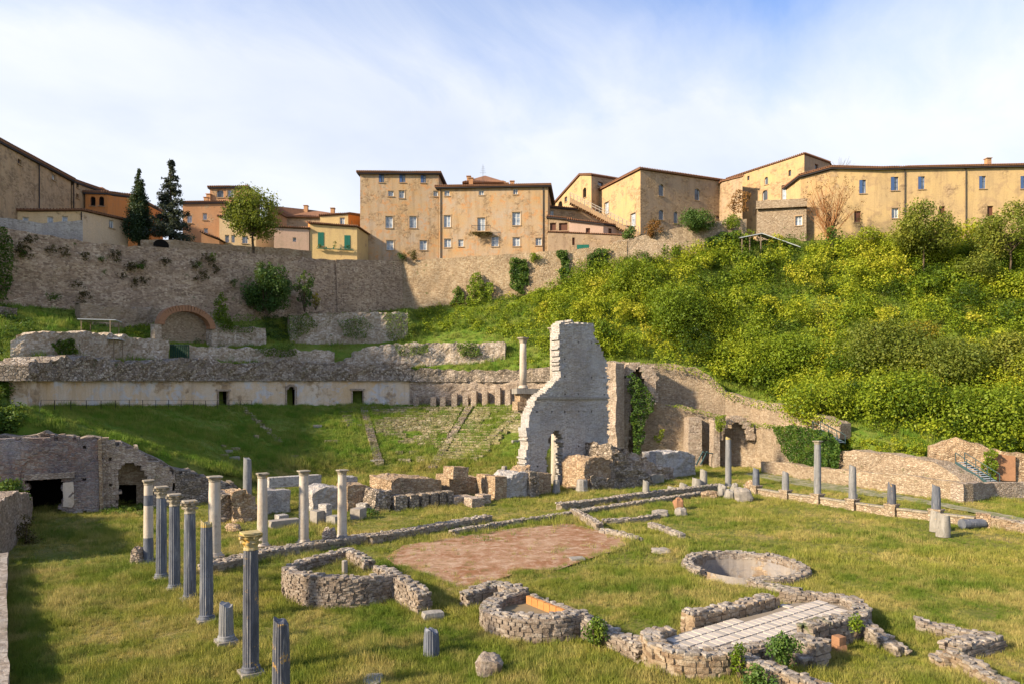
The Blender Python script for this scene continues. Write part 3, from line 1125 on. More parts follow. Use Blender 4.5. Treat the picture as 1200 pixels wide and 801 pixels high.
# ================================================================== the old town
def facade(mb, A, B, zb, zA, zB, ops, depth=.34):
    A, B = Vector(A[:2]), Vector(B[:2])
    d = (B - A)
    L = d.length
    d.normalize()
    nrm = Vector((d.y, -d.x))
    us = sorted({0.0, L} | {o[0] for o in ops} | {o[1] for o in ops})
    vs = sorted({zb} | {o[2] for o in ops} | {o[3] for o in ops})

    def pt(u, z, o=0.0):
        q = A + d * u - nrm * o
        return (q.x, q.y, z)

    top = lambda u: zA + (zB - zA) * u / L
    for i in range(len(us) - 1):
        u0, u1 = us[i], us[i + 1]
        if u1 - u0 < 1e-5:
            continue
        for j in range(len(vs)):
            v0 = vs[j]
            v1 = vs[j + 1] if j + 1 < len(vs) else None
            if v1 is not None:
                um, vm = (u0 + u1) / 2, (v0 + v1) / 2
                if any(o[0] < um < o[1] and o[2] < vm < o[3] for o in ops):
                    continue
                mb.add([pt(u0, v0), pt(u1, v0), pt(u1, v1), pt(u0, v1)], [(0, 1, 2, 3)])
            else:
                mb.add([pt(u0, v0), pt(u1, v0), pt(u1, top(u1)), pt(u0, top(u0))], [(0, 1, 2, 3)])
    for o in ops:
        u0, u1, v0, v1, arch = o
        c = [(u0, v0), (u1, v0), (u1, v1), (u0, v1)]
        for k in range(4):
            a, b = c[k], c[(k + 1) % 4]
            mb.add([pt(*a), pt(*b), pt(*b, depth), pt(*a, depth)], [(0, 1, 2, 3)])
        if arch:
            r = (u1 - u0) / 2
            uc, vc = (u0 + u1) / 2, v1 - r
            for sg in (-1, 1):
                fan = [(uc + sg * r, v1)]
                for q in range(7):
                    an = math.pi / 2 * q / 6
                    fan.append((uc + sg * r * math.cos(an), vc + r * math.sin(an)))
                for q in range(1, len(fan) - 1):
                    tri = [pt(*fan[0]), pt(*fan[q]), pt(*fan[q + 1])]
                    mb.add(tri, [(0, 1, 2) if sg < 0 else (2, 1, 0)])
                    mb.add([pt(*fan[q]), pt(*fan[q + 1]), pt(*fan[q + 1], depth), pt(*fan[q], depth)], [(0, 1, 2, 3)])
    return A, d, nrm, L


def window(parent, A, d, nrm, op, style):
    """frame in the opening (part) with pane, sill, surround and shutters under it"""
    u0, u1, v0, v1, arch = op
    W, H = u1 - u0, v1 - v0
    uc, vc = (u0 + u1) / 2, (v0 + v1) / 2
    d3, n3, z3 = Vector((d.x, d.y, 0)), Vector((nrm.x, nrm.y, 0)), Vector((0, 0, 1))

    def c(u, v, o):
        return Vector((A.x, A.y, 0)) + d3 * u + z3 * v + n3 * o

    ax = (d3, n3, z3)
    fr = MB()
    ft = .09 if W > .6 else .06
    for u in (u0 + ft / 2, u1 - ft / 2):
        fr.box(c(u, vc, -.25), (ft, .07, H), ax=ax)
    for v in (v0 + ft / 2, v1 - ft / 2):
        fr.box(c(uc, v, -.25), (W - 2 * ft, .07, ft), ax=ax)
    if style in 'wbp' and W > .7:
        fr.box(c(uc, vc, -.25), (.07, .06, H - 2 * ft), ax=ax)
    if style in 'wb' and H > 1.1:
        for s in (-1, 1):
            fr.box(c(uc + s * (W / 4), v0 + H * .62, -.25), (W / 2 - ft - .04, .05, .05), ax=ax)
    o = part(parent, 'window', fr, {'w': 'white', 'p': 'white', 'b': 'bluewood', 'g': 'greenwood', 'd': 'brownwood', 'r': 'brownwood', 'a': 'white', 'o': 'brownwood'}[style])
    g = MB()
    q = [c(u0 + .01, v0 + .01, -.265), c(u1 - .01, v0 + .01, -.265), c(u1 - .01, v1 - .01, -.265), c(u0 + .01, v1 - .01, -.265)]
    g.add(q + [x - n3 * .02 for x in q], [(0, 1, 2, 3), (7, 6, 5, 4)])
    part(o, 'pane', g, {'w': 'glass', 'p': 'glass', 'b': 'glass', 'a': 'glass_dark', 'g': 'glass_dark', 'r': 'brownwood', 'd': 'glass_dark', 'o': 'dark'}[style])  # open style: near-black sheet painted as the shade of the hole
    if W > .6:
        s = MB()
        s.box(c(uc, v0 - .06, .05), (W + .26, .16, .10), ax=ax)
        part(o, 'sill', s, 'stonetrim')
    if W > .9 and H > 1.3 and style in 'wpa' and not arch:
        s = MB()
        s.box(c(u0 - .08, vc, .02), (.14, .05, H), ax=ax)
        s.box(c(u1 + .08, vc, .02), (.14, .05, H), ax=ax)
        s.box(c(uc, v1 + .09, .03), (W + .4, .07, .16), ax=ax)
        part(o, 'surround', s, 'stonetrim')
    if style in 'bg':
        for sg in (-1, 1):
            s = MB()
            if style == 'g':
                s.box(c(uc + sg * W / 4, vc, .03), (W / 2 - .02, .05, H), ax=ax)
            else:
                s.box(c(uc + sg * (W / 4 + .02), vc, -.05), (W / 2 - .06, .05, H - .04), ax=ax)
            if style == 'g' or sg < 0:
                part(o, 'shutter', s, 'greenwood' if style == 'g' else 'bluewood')
    return o


def inset(poly, k):
    """polygon grown by k metres"""
    n = len(poly)
    out = []
    for i in range(n):
        p0, p1, p2 = Vector(poly[i - 1]), Vector(poly[i]), Vector(poly[(i + 1) % n])
        a, b = (p1 - p0).normalized(), (p2 - p1).normalized()
        na, nb = Vector((a.y, -a.x)), Vector((b.y, -b.x))
        m_ = na + nb
        m_ = m_ / max(.35, m_.dot(na)) if m_.length > .1 else na
        out.append(p1 + m_ * k)
    return out


def building(label, corners, ybot, wins=None, mats='ochre', depth=10, name='building', over=.5, apex=1.6, back=None, roofmat='roof', eave=True,
             chim=(), pipes=(), zbot=None, thick=.22, cat='building', nroof=False):
    """corners: visible ground corners, left to right, as (px, D, y_top)"""
    wins = wins or {}
    pts = [P(px, yt, D) for px, D, yt in corners]
    poly = [Vector((p.x, p.y)) for p in pts]
    zt = [p.z for p in pts]
    bk = Vector(back) if back else Vector((0, 1))
    bk = bk.normalized() * depth
    poly += [poly[-1] + bk, poly[0] + bk]
    zt += [zt[-1], zt[0]]
    n = len(poly)
    zb = zbot if zbot is not None else min(P(0, ybot, D).z for _, D, _ in corners)
    t_ = thing(name, (pts[0].x, pts[0].y, zb), label, cat)
    mlist = mats if isinstance(mats, list) else [mats] * n
    mlist += [mlist[-1]] * (n - len(mlist))
    todo = []
    for i in range(n):
        a, b = poly[i], poly[(i + 1) % n]
        ops, sty = [], []
        dv = (b - a).normalized()
        for wn in wins.get(i, ()):
            cx, cy, ww, hh, st = wn
            u0, D0 = onplane(cx - ww / 2, a, dv)
            u1, D1 = onplane(cx + ww / 2, a, dv)
            Dm = (D0 + D1) / 2
            ops.append((u0, u1, P(0, cy + hh / 2, Dm).z, P(0, cy - hh / 2, Dm).z, st in 'ao' and hh > ww))
            sty.append(st)
        mb = MB()
        A, d, nr, L = facade(mb, a, b, zb, zt[i], zt[(i + 1) % n], ops)
        part(t_, 'wall', mb, mlist[i])
        for o, s in zip(ops, sty):
            window(t_, A, d, nr, o, s)
        for px in pipes if i < len(corners) - 1 else ():
            u, Dp = onplane(px, a, dv)
            if .1 < u < L - .1:
                q = a + dv * u + nr * .12
                m2 = MB()
                m2.tube((q.x, q.y, zb), (q.x, q.y, zt[i] + (zt[(i + 1) % n] - zt[i]) * u / L - .1), .07, .07, 6)
                part(t_, 'drainpipe', m2, 'eave')
    if nroof:
        return t_
    big = inset(poly, over)
    cen = sum(poly, Vector((0, 0))) / n
    zc = sum(zt) / n
    rb = MB()
    vs = [(p.x, p.y, z + .10) for p, z in zip(big, zt)] + [(p.x, p.y, z + .10 + thick) for p, z in zip(big, zt)] + [(cen.x, cen.y, zc + thick + apex)]
    fs = [tuple(range(n))[::-1]] + [(i, (i + 1) % n, n + (i + 1) % n, n + i) for i in range(n)]
    fs += [(n + i, n + (i + 1) % n, 2 * n) for i in range(n)]
    rb.add(vs, fs)
    for i in range(len(corners) - 1):           # tile ends along the eaves
        a, b = Vector(vs[n + i]), Vector(vs[n + i + 1])
        k = int((b - a).length / .34)
        ap = Vector(vs[2 * n])
        for j in range(k):
            p = a.lerp(b, (j + .5) / k)
            q = p.lerp(ap, min(.5, .8 / max(1, (ap - p).length)))
            rb.tube(p - (q - p) * .15 + Vector((0, 0, .03)), q + Vector((0, 0, .05)), .10, .09, 5)
    rf = part(t_, 'roof', rb, roofmat)
    if eave:
        e2 = inset(poly, over * .8)
        eb = MB()
        eb.prism(e2, [z - .10 for z in zt], [z + .098 for z in zt])
        part(rf, 'eave', eb, 'eave')
    for cpx, f_, hh in chim:
        u = Vector(poly[0]).lerp(Vector(poly[len(corners) - 1]), f_) if cpx is None else None
        if u is None:
            a, dv = poly[0], (poly[len(corners) - 1] - poly[0]).normalized()
            u_, D_ = onplane(cpx, a, dv)
            u = a + dv * u_ + bk.normalized() * f_
        cb = MB()
        zc0 = zc + .2
        cb.box((u.x, u.y, zc0 + hh / 2), (.7, .7, hh))
        cb.box((u.x, u.y, zc0 + hh + .13), (.9, .9, .1))
        for q in (-.25, .25):
            cb.box((u.x + q, u.y, zc0 + hh + .04), (.15, .6, .1))
        part(rf, 'chimney', cb, 'brick')
    return t_


# ---- the medieval town wall
CW = [(-300, 66.5, 236, 372), (-60, 75.5, 262, 360), (10, 80, 268, 359), (60, 83, 277, 360), (97, 85.3, 283, 362), (165, 90.5, 289, 366), (240, 96, 293, 368), (300, 101, 297, 370), (350, 106, 301, 368), (395, 111, 305, 368)]
cw = thing('city_wall', P(200, 366, 93), 'long rough brown town wall with dry weeds below the cypress and cream house', 'wall')
mb, _ = pixwall([(a_, b_, c_, d_ + 9) for a_, b_, c_, d_ in CW], thick=2.2, step=.8, rough=.32, topj=.25, batter=.10, freq=.35)
part(cw, 'masonry', mb, 'city_wall')
bw = thing('city_wall_bastion', P(430, 364, 114), 'shaded brown bastion wall under the yellow house with green shutters', 'wall')
mb, _ = pixwall([(394, 110.4, 304, 376), (430, 114, 305, 374), (471, 117.6, 305, 372)], thick=2.2, step=.8, rough=.10, topj=.12, batter=.06)
part(bw, 'masonry', mb, 'city_wall')
pw = thing('city_wall_pale', P(560, 357, 115), 'pale sunlit town wall under the large ochre block', 'wall')
mb, _ = pixwall([(469, 117.8, 306, 366), (515, 116.6, 303, 364), (560, 115.2, 300, 360), (640, 113, 295, 350), (690, 112, 291, 345), (735, 111, 282, 335)],
                thick=2.0, step=.8, rough=.10, topj=.12, batter=.05)
part(pw, 'masonry', mb, 'city_wall_pale')
tw = thing('garden_wall', P(800, 300, 109), 'sunlit golden garden retaining wall under the hipped stone building', 'wall')
mb, _ = pixwall([(718, 111.5, 284, 335), (760, 110.5, 274, 325), (800, 109.5, 266, 320), (850, 108.5, 258, 312), (875, 108, 257, 310)], thick=1.6, step=.7, rough=.16, topj=.2, batter=.05)
part(tw, 'masonry', mb, 'golden')
# parapet with an arched opening drawn as a dark disc on top of the left wall
pp = thing('parapet', P(230, 290, 97), 'low tan stone parapet with a small arched drain beside the fir', 'wall')
mb, _ = pixwall([(166, 92, 281, 292), (200, 94.5, 281, 293), (250, 98.5, 286, 297), (330, 105.5, 291, 302), (365, 109, 294, 305)], thick=.6, step=.6, rough=.06, topj=.1)
part(pp, 'masonry', mb, 'city_wall_pale')
mb = MB()
a = P(190, 288, 93.2)
mb.lathe((0, 0, 0), [(.95, -.12), (.95, .12)], 20)
mb.v = [(a.x + x * .80 - z * .6, a.y + x * .60 + z * .8 - .25, max(a.z + y * .8, a.z - .2)) for x, y, z in mb.v]
part(pp, 'drain_arch_shade', mb, 'dark')  # no hole is cut; the disc's colour is the shade inside
sp = thing('stone_parapet', P(50, 270, 83), 'grey stone parapet in front of the cream house', 'wall')
mb, _ = pixwall([(-60, 75.5, 250, 268), (10, 81.2, 256, 274), (50, 83.4, 262, 281), (97, 86.4, 258, 286)], thick=.6, step=.6, rough=.08, topj=.1)
part(sp, 'masonry', mb, 'ruin')

# ---- houses on the left
building('tall tan stone house with long sloping roofline behind the cream house', [(-70, 72, 130), (83, 100, 212)], 262,
         {0: [(23, 190, 4, 6, 'd'), (63, 208, 4, 7, 'w')]}, 'ochre_stone', 9, 'stone_house', .55, 1.2, (-.6, .8), pipes=(45,), thick=.25)
building('narrow tan house stepping down between the tall stone house and the orange house', [(84, 101.5, 213), (123, 111, 226)], 262,
         {0: [(91, 218, 3, 5, 'r'), (91, 230, 3, 5, 'r')]}, 'ochre_stone', 9, 'stone_house', .5, .8, (-.6, .8), pipes=(85.5,), chim=((121, 3, 1.6),))
building('orange rendered house with two dark arched windows', [(100, 104.5, 227), (126, 105.5, 227.5), (158, 111, 231)], 292,
         {0: [(109, 236, 6, 11, 'o'), (119, 236, 6, 11, 'o')]}, 'orange', 9, 'orange_house', .25, .5, chim=((151, 3, 1.3),))
building('low cream house with beige gable end against the grey parapet', [(-30, 84, 249), (96.5, 90, 248), (150, 96.5, 260)], 290,
         {0: [(30, 257, 7, 5, 'w'), (59, 258, 7, 8, 'p'), (76, 257, 7, 7, 'p')], 1: [(131, 263, 6, 9, 'w')]}, ['cream', 'beige', 'beige', 'cream'], 8,
         'cream_house', .35, .6, (-.7, .7), pipes=(95.4,), thick=.16, eave=False)
building('brick tenement with a smaller top storey behind the fir', [(214, 117, 239), (264, 118, 238)], 290,
         {0: [(222, 257, 6, 9, 'p'), (240, 254, 5, 8, 'w'), (241, 271, 5, 7, 'p')]}, 'brick', 9, 'brick_house', .3, .6, chim=((236, 2, 1.2), (239, 2, 1.8)), thick=.18)
building('small brick top storey with arched window behind the leafy tree', [(246, 119.5, 221), (290, 120, 220)], 245,
         {0: [(258, 227, 8, 9, 'a'), (270, 227, 7, 9, 'p')]}, 'brick', 6, 'brick_house', .35, .5, thick=.15, zbot=40)
building('pale cream house with brick chimney stacks behind the leafy tree', [(257, 113, 255), (300, 114, 257), (320, 118, 262)], 298,
         {0: [(266, 280, 5, 9, 'p'), (273, 280, 4, 9, 'p'), (287, 281, 7, 9, 'p')]}, 'cream', 8, 'cream_house', .3, .6, thick=.15, eave=False, chim=((259, .5, .6),))
building('small brick shed with sloping roof below the brick tenement', [(236, 110.5, 273), (257, 111, 282)], 298, {}, 'brick', 3, 'shed', .25, .2, thick=.12, eave=False)
building('pink house with one tiny window beside the leafy tree', [(321, 112, 267), (362, 113, 269)], 302, {0: [(345, 281, 4, 5, 'w')]}, 'pinkhouse', 7, 'pink_house', .25, .9, thick=.14, eave=False)
building('brown roofed row house far behind the yellow house', [(314, 126, 243), (336, 127, 256), (420, 127, 257)], 275, {}, ['brick', 'grey_tan', 'grey_tan', 'brick'], 9,
         'row_house', .4, 1.6, chim=((353, 3, 2.0), (385, 3, 1.6)), thick=.15, eave=False)
building('ochre house with flat eaves behind the yellow house', [(375, 121, 254), (408, 121, 251.5), (421, 125, 253)], 275, {0: [(401, 259, 6, 8, 'w')]}, ['yellow', 'orange', 'orange', 'yellow'], 7,
         'ochre_house', .25, .5, thick=.14, eave=False)
yh = building('yellow house with closed green shutters and flower shelf', [(361, 114.5, 261.5), (363, 113.2, 263), (418.5, 114, 267)], 306,
              {1: [(376, 280.5, 7, 16, 'g'), (407, 284, 7, 16, 'g')]}, ['orange', 'yellow', 'yellow', 'yellow'], 6, 'yellow_house', .35, .4, (.15, 1), thick=.14, eave=False)
mb = MB()
a, b = P(371, 291, 112.9), P(414, 293, 113.5)
mb.bar(a, b, .35, .07)
for k in range(5):
    q = a.lerp(b, (k + .3) / 5)
    mb.tube(q + Vector((0, 0, .03)), q + Vector((0, 0, .28)), .09, .12, 7)
part(yh, 'flower_shelf', mb, 'greenwood')
cl = [(q.x, q.y, q.z + .5, .35) for q in (a.lerp(b, .1), a.lerp(b, .5), a.lerp(b, .85))] + [(a.lerp(b, .5).x, a.lerp(b, .5).y, a.z + 1.0, .3)]
leaf_obj('flowers', clump_leaves(cl, 1, .18, .3, .5), 'bushleaf', yh, kind='stuff')

# ---- the large block in the middle
W1 = [(447, 209, 6, 10, 'b'), (471.5, 209, 7, 10, 'b'), (496, 210, 6, 9, 'b'), (458, 227, 6.5, 6.5, 'w'), (470.7, 228, 6.5, 9, 'w'), (510.5, 227, 5.5, 6.5, 'w'),
      (456, 260.5, 8.5, 14, 'p'), (484, 260.5, 8.5, 14, 'p'), (457, 287.5, 8.5, 11.5, 'w'), (496, 287.5, 8.5, 11.5, 'w')]
W2 = [(523.7, 226.5, 6, 7, 'w'), (564, 226, 6, 6, 'w'), (604, 224.5, 5.5, 7, 'w'), (524, 259.5, 8, 14, 'p'), (564, 263, 9, 15.5, 'w'), (605, 256.5, 9.5, 15.5, 'w'),
      (524.5, 285, 8, 10, 'w'), (540, 285, 6, 8.5, 'w'), (580, 283, 8.5, 12, 'w'), (605, 283.5, 8.5, 10.5, 'w'), (631, 283.5, 7, 9, 'w')]
building('tall ochre end of the large block with three attic windows', [(422, 119, 204), (514, 120, 204.5)], 308, {0: W1}, 'ochre', 12, 'palazzo', .55, 1.0, (0.05, 1))
big = building('broad ochre block with balcony and dark eaves beside the attic tower', [(514.3, 119.5, 221), (642, 117.6, 219)], 308, {0: W2}, 'ochre', 11, 'palazzo', .65, 1.0, (.12, 1),
               pipes=(516.5, 636.5), chim=((549, 2.5, 2.2), (590, 4, 1.6), (597, 4, 1.9)))
mb = MB()
a, b = P(553, 273, 118.9), P(575, 273, 118.6)
off = Vector((0, -.55, 0))
mb.bar(a + off, b + off, 1.1, .14)
part(big, 'balcony', mb, 'stonetrim')
mb = MB()
f0, f1 = a + Vector((0, -1.05, 0)), b + Vector((0, -1.05, 0))
mb.bar(f0 + Vector((0, 0, 1.0)), f1 + Vector((0, 0, 1.0)), .06)
for k in range(15):
    q = f0.lerp(f1, k / 14)
    mb.bar(q, q + Vector((0, 0, 1.0)), .035)
for e in (a, b):
    mb.bar(e + Vector((0, -1.05, 1.0)), e + Vector((0, 0, 1.0)), .05)
part(big, 'balcony_railing', mb, 'metal')
cl = [(f0.lerp(f1, k / 5).x, f0.y - .1, f0.z - .35 - .3 * random.random(), .5) for k in range(6)]
leaf_obj('hanging_plants', clump_leaves(cl, 1, .2, .3, .4), 'dryleaf', big, kind='stuff')
building('low gabled roof rising behind the broad ochre block', [(545, 127, 216), (590, 127, 216)], 232, {}, 'brick', 7, 'rear_house', .5, 2.6, thick=.15, eave=False, chim=((549, 1, 1.4),))
mb = MB()
q = P(566, 214, 122)
mb.tube(q - Vector((0, 0, 1.2)), q + Vector((0, 0, 3.2)), .04, .02, 5)
for k in range(4):
    mb.bar(q + Vector((-.5 + .08 * k, 0, 1.7 + .35 * k)), q + Vector((.5 - .08 * k, 0, 1.7 + .35 * k)), .03)
solo('antenna', q, mb, 'metal', 'thin television aerial on the broad ochre block', 'antenna')

# ---- small houses right of the block
building('shed with dark eaves and wooden shutters against the ochre block', [(643, 117, 255), (668, 116.5, 258)], 310, {0: [(648, 266, 7, 9, 'r'), (660, 266, 10, 9, 'r')]}, 'grey_tan', 5, 'shed', .4, .2, thick=.12)
building('pink rendered cottage with one brown window under the stone stairs', [(667, 116.4, 258.5), (707, 116, 263.5), (738, 119, 268)], 310, {0: [(689, 271, 5, 7, 'r')], 1: [(715, 271, 4, 6, 'r')]},
         'pinkhouse', 6, 'pink_cottage', .4, .2, thick=.12)
building('low tan house with a single white window above the pink cottage', [(636, 124, 243), (700, 124, 248)], 275, {0: [(646, 250, 6, 6.5, 'w')]}, 'ochre_stone', 7, 'tan_house', .35, .5, thick=.14)
lw = building('lower stone terrace with a green banner over the pale town wall', [(642, 114.6, 273), (735, 113.6, 277)], 306, {0: [(672, 283, 3, 9, 'r'), (683, 290, 14, 6, 'g')]}, 'grey_tan', 2.2, 'terrace', .06, .05, thick=.10, eave=False)
building('golden gabled house behind the outside stair', [(650, 139, 240), (680, 131, 206), (693, 127.5, 206.5), (722, 133, 211)], 262,
         {0: [(656.5, 240, 5, 8, 'o'), (663, 234, 3, 6, 'd')], 1: [(685, 226, 4, 12, 'o')], 2: [(704, 216, 6, 5, 'd')]}, ['gold', 'gold', 'grey_tan', 'gold'], 10,  # gold on the sunlit gable, grey tan painted for the shaded side
         'golden_house', .3, .4, (.5, .86), thick=.18, eave=False)
building('great stone building with hipped corner and tall slit windows above the garden wall', [(696, 131, 227.5), (750.5, 118, 199.5), (850, 125, 214)], 275,
         {0: [(711, 244, 5, 14, 'w'), (742, 258, 6, 16, 'w')], 1: [(775, 223, 6, 14, 'a'), (817, 228, 6, 14, 'a'), (775, 252, 6, 12, 'a'), (792, 255, 5, 14, 'a'), (841, 255, 4, 4, 'd')]},
         ['gold', 'grey_tan', 'grey_tan', 'gold'], 12, 'stone_hall', .35, 1.2, (.1, 1), thick=.25, eave=False)  # left face in sunlit gold, right face coloured as shade
# outside stair between them
st = thing('outside_stair', P(745, 272, 113), 'long sloping outside stair with balusters between golden houses', 'stair')
a, b = P(668, 233, 124), P(748, 274, 113.8)
mb = MB()
ns = 36
for k in range(ns):
    q = a.lerp(b, k / ns)
    r_ = a.lerp(b, (k + 1) / ns)
    mb.box(((q.x + r_.x) / 2, (q.y + r_.y) / 2 + .5, q.z - .45), (abs(r_.x - q.x) + .05, 1.6, .8 + .1 * (k % 2)))
part(st, 'steps', mb, 'stonetrim')
mb = MB()
for h in (1.0, .55):
    mb.bar(a + Vector((0, -.4, h)), b + Vector((0, -.4, h)), .09)
part(st, 'handrail', mb, 'whitestone')
for k in range(19):
    q = a.lerp(b, k / 18)
    mb = MB()
    mb.bar(q + Vector((0, -.4, -.1)), q + Vector((0, -.4, 1.0)), .09)
    part(st, 'baluster', mb, 'whitestone')

# ---- right hand buildings
building('tall golden stone hall with arched windows climbing to a high corner', [(852, 125.5, 211), (942, 114, 181.5), (972, 120, 192)], 290,
         {0: [(877, 209, 2.5, 5, 'd'), (898, 212, 4, 9, 'a'), (925.5, 203, 3, 7, 'd'), (896.5, 229, 6, 12, 'a'), (919.5, 226, 7, 18, 'p'), (939.5, 223, 6, 18, 'p')], 1: [(957, 196, 4, 7, 'd')]},
         ['gold', 'grey_tan', 'gold', 'gold'], 11, 'stone_hall', .18, .3, (.55, .84), thick=.14, eave=False)  # sun and shade of the two faces put into their colours
building('low link roof between the hipped stone building and the golden hall', [(846, 123, 214), (870, 119, 208)], 262, {}, 'grey_tan', 6, 'link_house', .3, .8, thick=.2, eave=False)
ter = building('stone terrace block with parapet and one window beneath the golden hall', [(887, 112.5, 246), (945, 109.5, 244)], 296, {0: [(936, 259, 8, 11, 'w')]}, 'golden', 3.2, 'terrace', .12, .02, (.3, .95), thick=.08, eave=False)
mb = MB()
a, b = P(886, 240.5, 112.1), P(946, 237.5, 109.1)
mb.bar(a, b, .3, 1.3)
part(ter, 'parapet', mb, 'golden')
building('long golden building with blue shutters and tiled eaves at the end of the ridge',
         [(938, 111, 208), (973, 109.5, 198), (1030, 108.5, 199.5), (1061, 108.2, 198.5), (1290, 105, 194)], 305,
         {1: [(1011, 219, 8, 16, 'b'), (1005, 254, 8, 13, 'r')], 2: [(1048.5, 215.5, 9, 16, 'b'), (1049, 250, 8, 12, 'p')],
          3: [(1080, 214.5, 8, 15, 'b'), (1104, 247, 7, 10, 'r'), (1151.5, 214, 8, 15, 'b'), (1160.5, 248, 7, 13, 'r'), (1200, 214, 8, 15, 'b'), (1210, 249, 7, 13, 'r')]},
         ['gold', 'longhouse', 'longhouse', 'longhouse', 'longhouse'], 11, 'long_building', .55, 1.4, pipes=(1029.5, 1060, 1131.5), chim=((1168, 2, 1.8),), thick=.2)
# lean-to on posts
lt = thing('lean_to', P(890, 292, 105), 'open lean-to with sloping sheet roof on thin posts by the terrace block', 'shed')
a, b, c = P(868, 279, 106), P(893, 274, 106), P(938, 290, 105)
mb = MB()
for p, q in ((a, b), (b, c)):
    mb.add([p, q, q + Vector((0, 2.4, .3)), p + Vector((0, 2.4, .3)), p + Vector((0, 0, .12)), q + Vector((0, 0, .12)), q + Vector((0, 2.4, .42)), p + Vector((0, 2.4, .42))],
           [(3, 2, 1, 0), (4, 5, 6, 7), (0, 1, 5, 4), (1, 2, 6, 5), (2, 3, 7, 6), (3, 0, 4, 7)])
part(lt, 'roof', mb, 'sheet')
for px, yt in ((870, 279), (879, 277.5), (892, 275), (915, 282)):
    mb = MB()
    q = P(px, yt, 106)
    mb.bar(q + Vector((0, .2, 0)), q + Vector((0, .2, -3.4)), .14)
    part(lt, 'post', mb, 'wood')

# ================================================================== the theatre bowl
def ringpts(px, rad, yt, yb):
    D = Dcirc(px, rad)
    a, b = P(px, yt, D), P(px, yb, D)
    return (a.x, a.y, b.z, a.z)


# rear wall of the seating: stucco face with three openings
PX = [31, 38, 50, 70, 100, 140, 180, 220, 260, 300, 340, 380, 420, 450, 482]
doors = [(261, 457.5, 475, 10.0), (341, 452.5, 473, 9), (419, 456.5, 473, 10)]
face_pts = [ringpts(px, 31.3, 443 - (px > 420) * 1, 487 - max(0, (px - 60)) * .02) for px in PX]
for i, q in enumerate(face_pts):
    face_pts[i] = (q[0], q[1], 6.9, q[3])
dz = []
for px, y0, y1, wpx in doors:
    D = Dcirc(px, 31.3)
    dz.append((P(px, y1, D), P(px, y0, D), wpx / F * D / 2 + .1))


def is_door(x, y, z):
    for lo, hi, hw in dz:
        if math.hypot(x - lo.x, y - lo.y) < hw and lo.z - 1.2 < z < hi.z:
            return True
    return False


theatre = thing('theatre_rear_wall', P(300, 475, 90), 'curved pale stuccoed rear wall of the theatre seating with dark doorways', 'wall')
mb = wall_strip(face_pts, .9, .32, .05, .05, (C2.x, C2.y), freq=.8, hole=is_door)
part(theatre, 'stucco_face', mb, 'stucco')
for k, (lo, hi, hw) in enumerate(dz):
    rad = Vector((lo.x - C2.x, lo.y - C2.y, 0)).normalized()
    tn = Vector((-rad.y, rad.x, 0))
    base = Vector((lo.x, lo.y, 6.9))
    H = hi.z - 6.9
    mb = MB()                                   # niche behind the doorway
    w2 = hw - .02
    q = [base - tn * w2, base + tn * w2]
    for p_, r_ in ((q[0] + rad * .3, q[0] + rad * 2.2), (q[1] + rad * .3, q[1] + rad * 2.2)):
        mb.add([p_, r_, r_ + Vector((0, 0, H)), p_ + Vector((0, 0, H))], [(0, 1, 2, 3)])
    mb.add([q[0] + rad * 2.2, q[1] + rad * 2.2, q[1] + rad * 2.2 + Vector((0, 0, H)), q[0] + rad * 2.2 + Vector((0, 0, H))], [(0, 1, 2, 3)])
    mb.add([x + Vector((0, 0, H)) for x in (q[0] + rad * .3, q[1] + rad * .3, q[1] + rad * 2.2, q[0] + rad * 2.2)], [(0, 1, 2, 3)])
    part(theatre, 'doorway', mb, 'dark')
    mb = MB()                                   # brick jambs and head
    for sg in (-1, 1):
        c = base + tn * sg * (hw + .06)
        mb.box((c.x, c.y, 6.9 + H / 2), (.16, .4, H + .1), math.atan2(tn.y, tn.x))
    if k == 1:
        for j in range(9):
            an = math.pi * (j + .5) / 9
            c = base + tn * math.cos(an) * hw * .9
            mb.box((c.x, c.y, 6.9 + H - .35 + math.sin(an) * .55), (.32, .5, .24), math.atan2(tn.y, tn.x))
    else:
        mb.box((base.x, base.y, 6.9 + H + .08), (hw * 2 + .7, .5, .24), math.atan2(tn.y, tn.x))
    part(theatre, 'door_surround', mb, 'theatre')
# ragged rubble crown that overhangs it
crown_pts = []
for px in PX:
    q = ringpts(px, 30.9, 418 + px * .018 + 2.5 * math.sin(px * .05), 446)
    crown_pts.append(q)
mb = wall_strip(crown_pts, 2.6, .42, .42, .55, (C2.x, C2.y), freq=.7)
part(theatre, 'rubble_crown', mb, 'crown')
e = [ringpts(31, 31.3, 440, 490), ringpts(33, 34.5, 430, 490)]
mb = wall_strip([(e[0][0], e[0][1], 6.5, e[0][3]), (e[0][0] - 2, e[0][1] + 2.8, 6.5, e[0][3] + .5)], 1.2, .5, .15, .3, (C2.x, C2.y))
part(theatre, 'end_wall', mb, 'stucco')

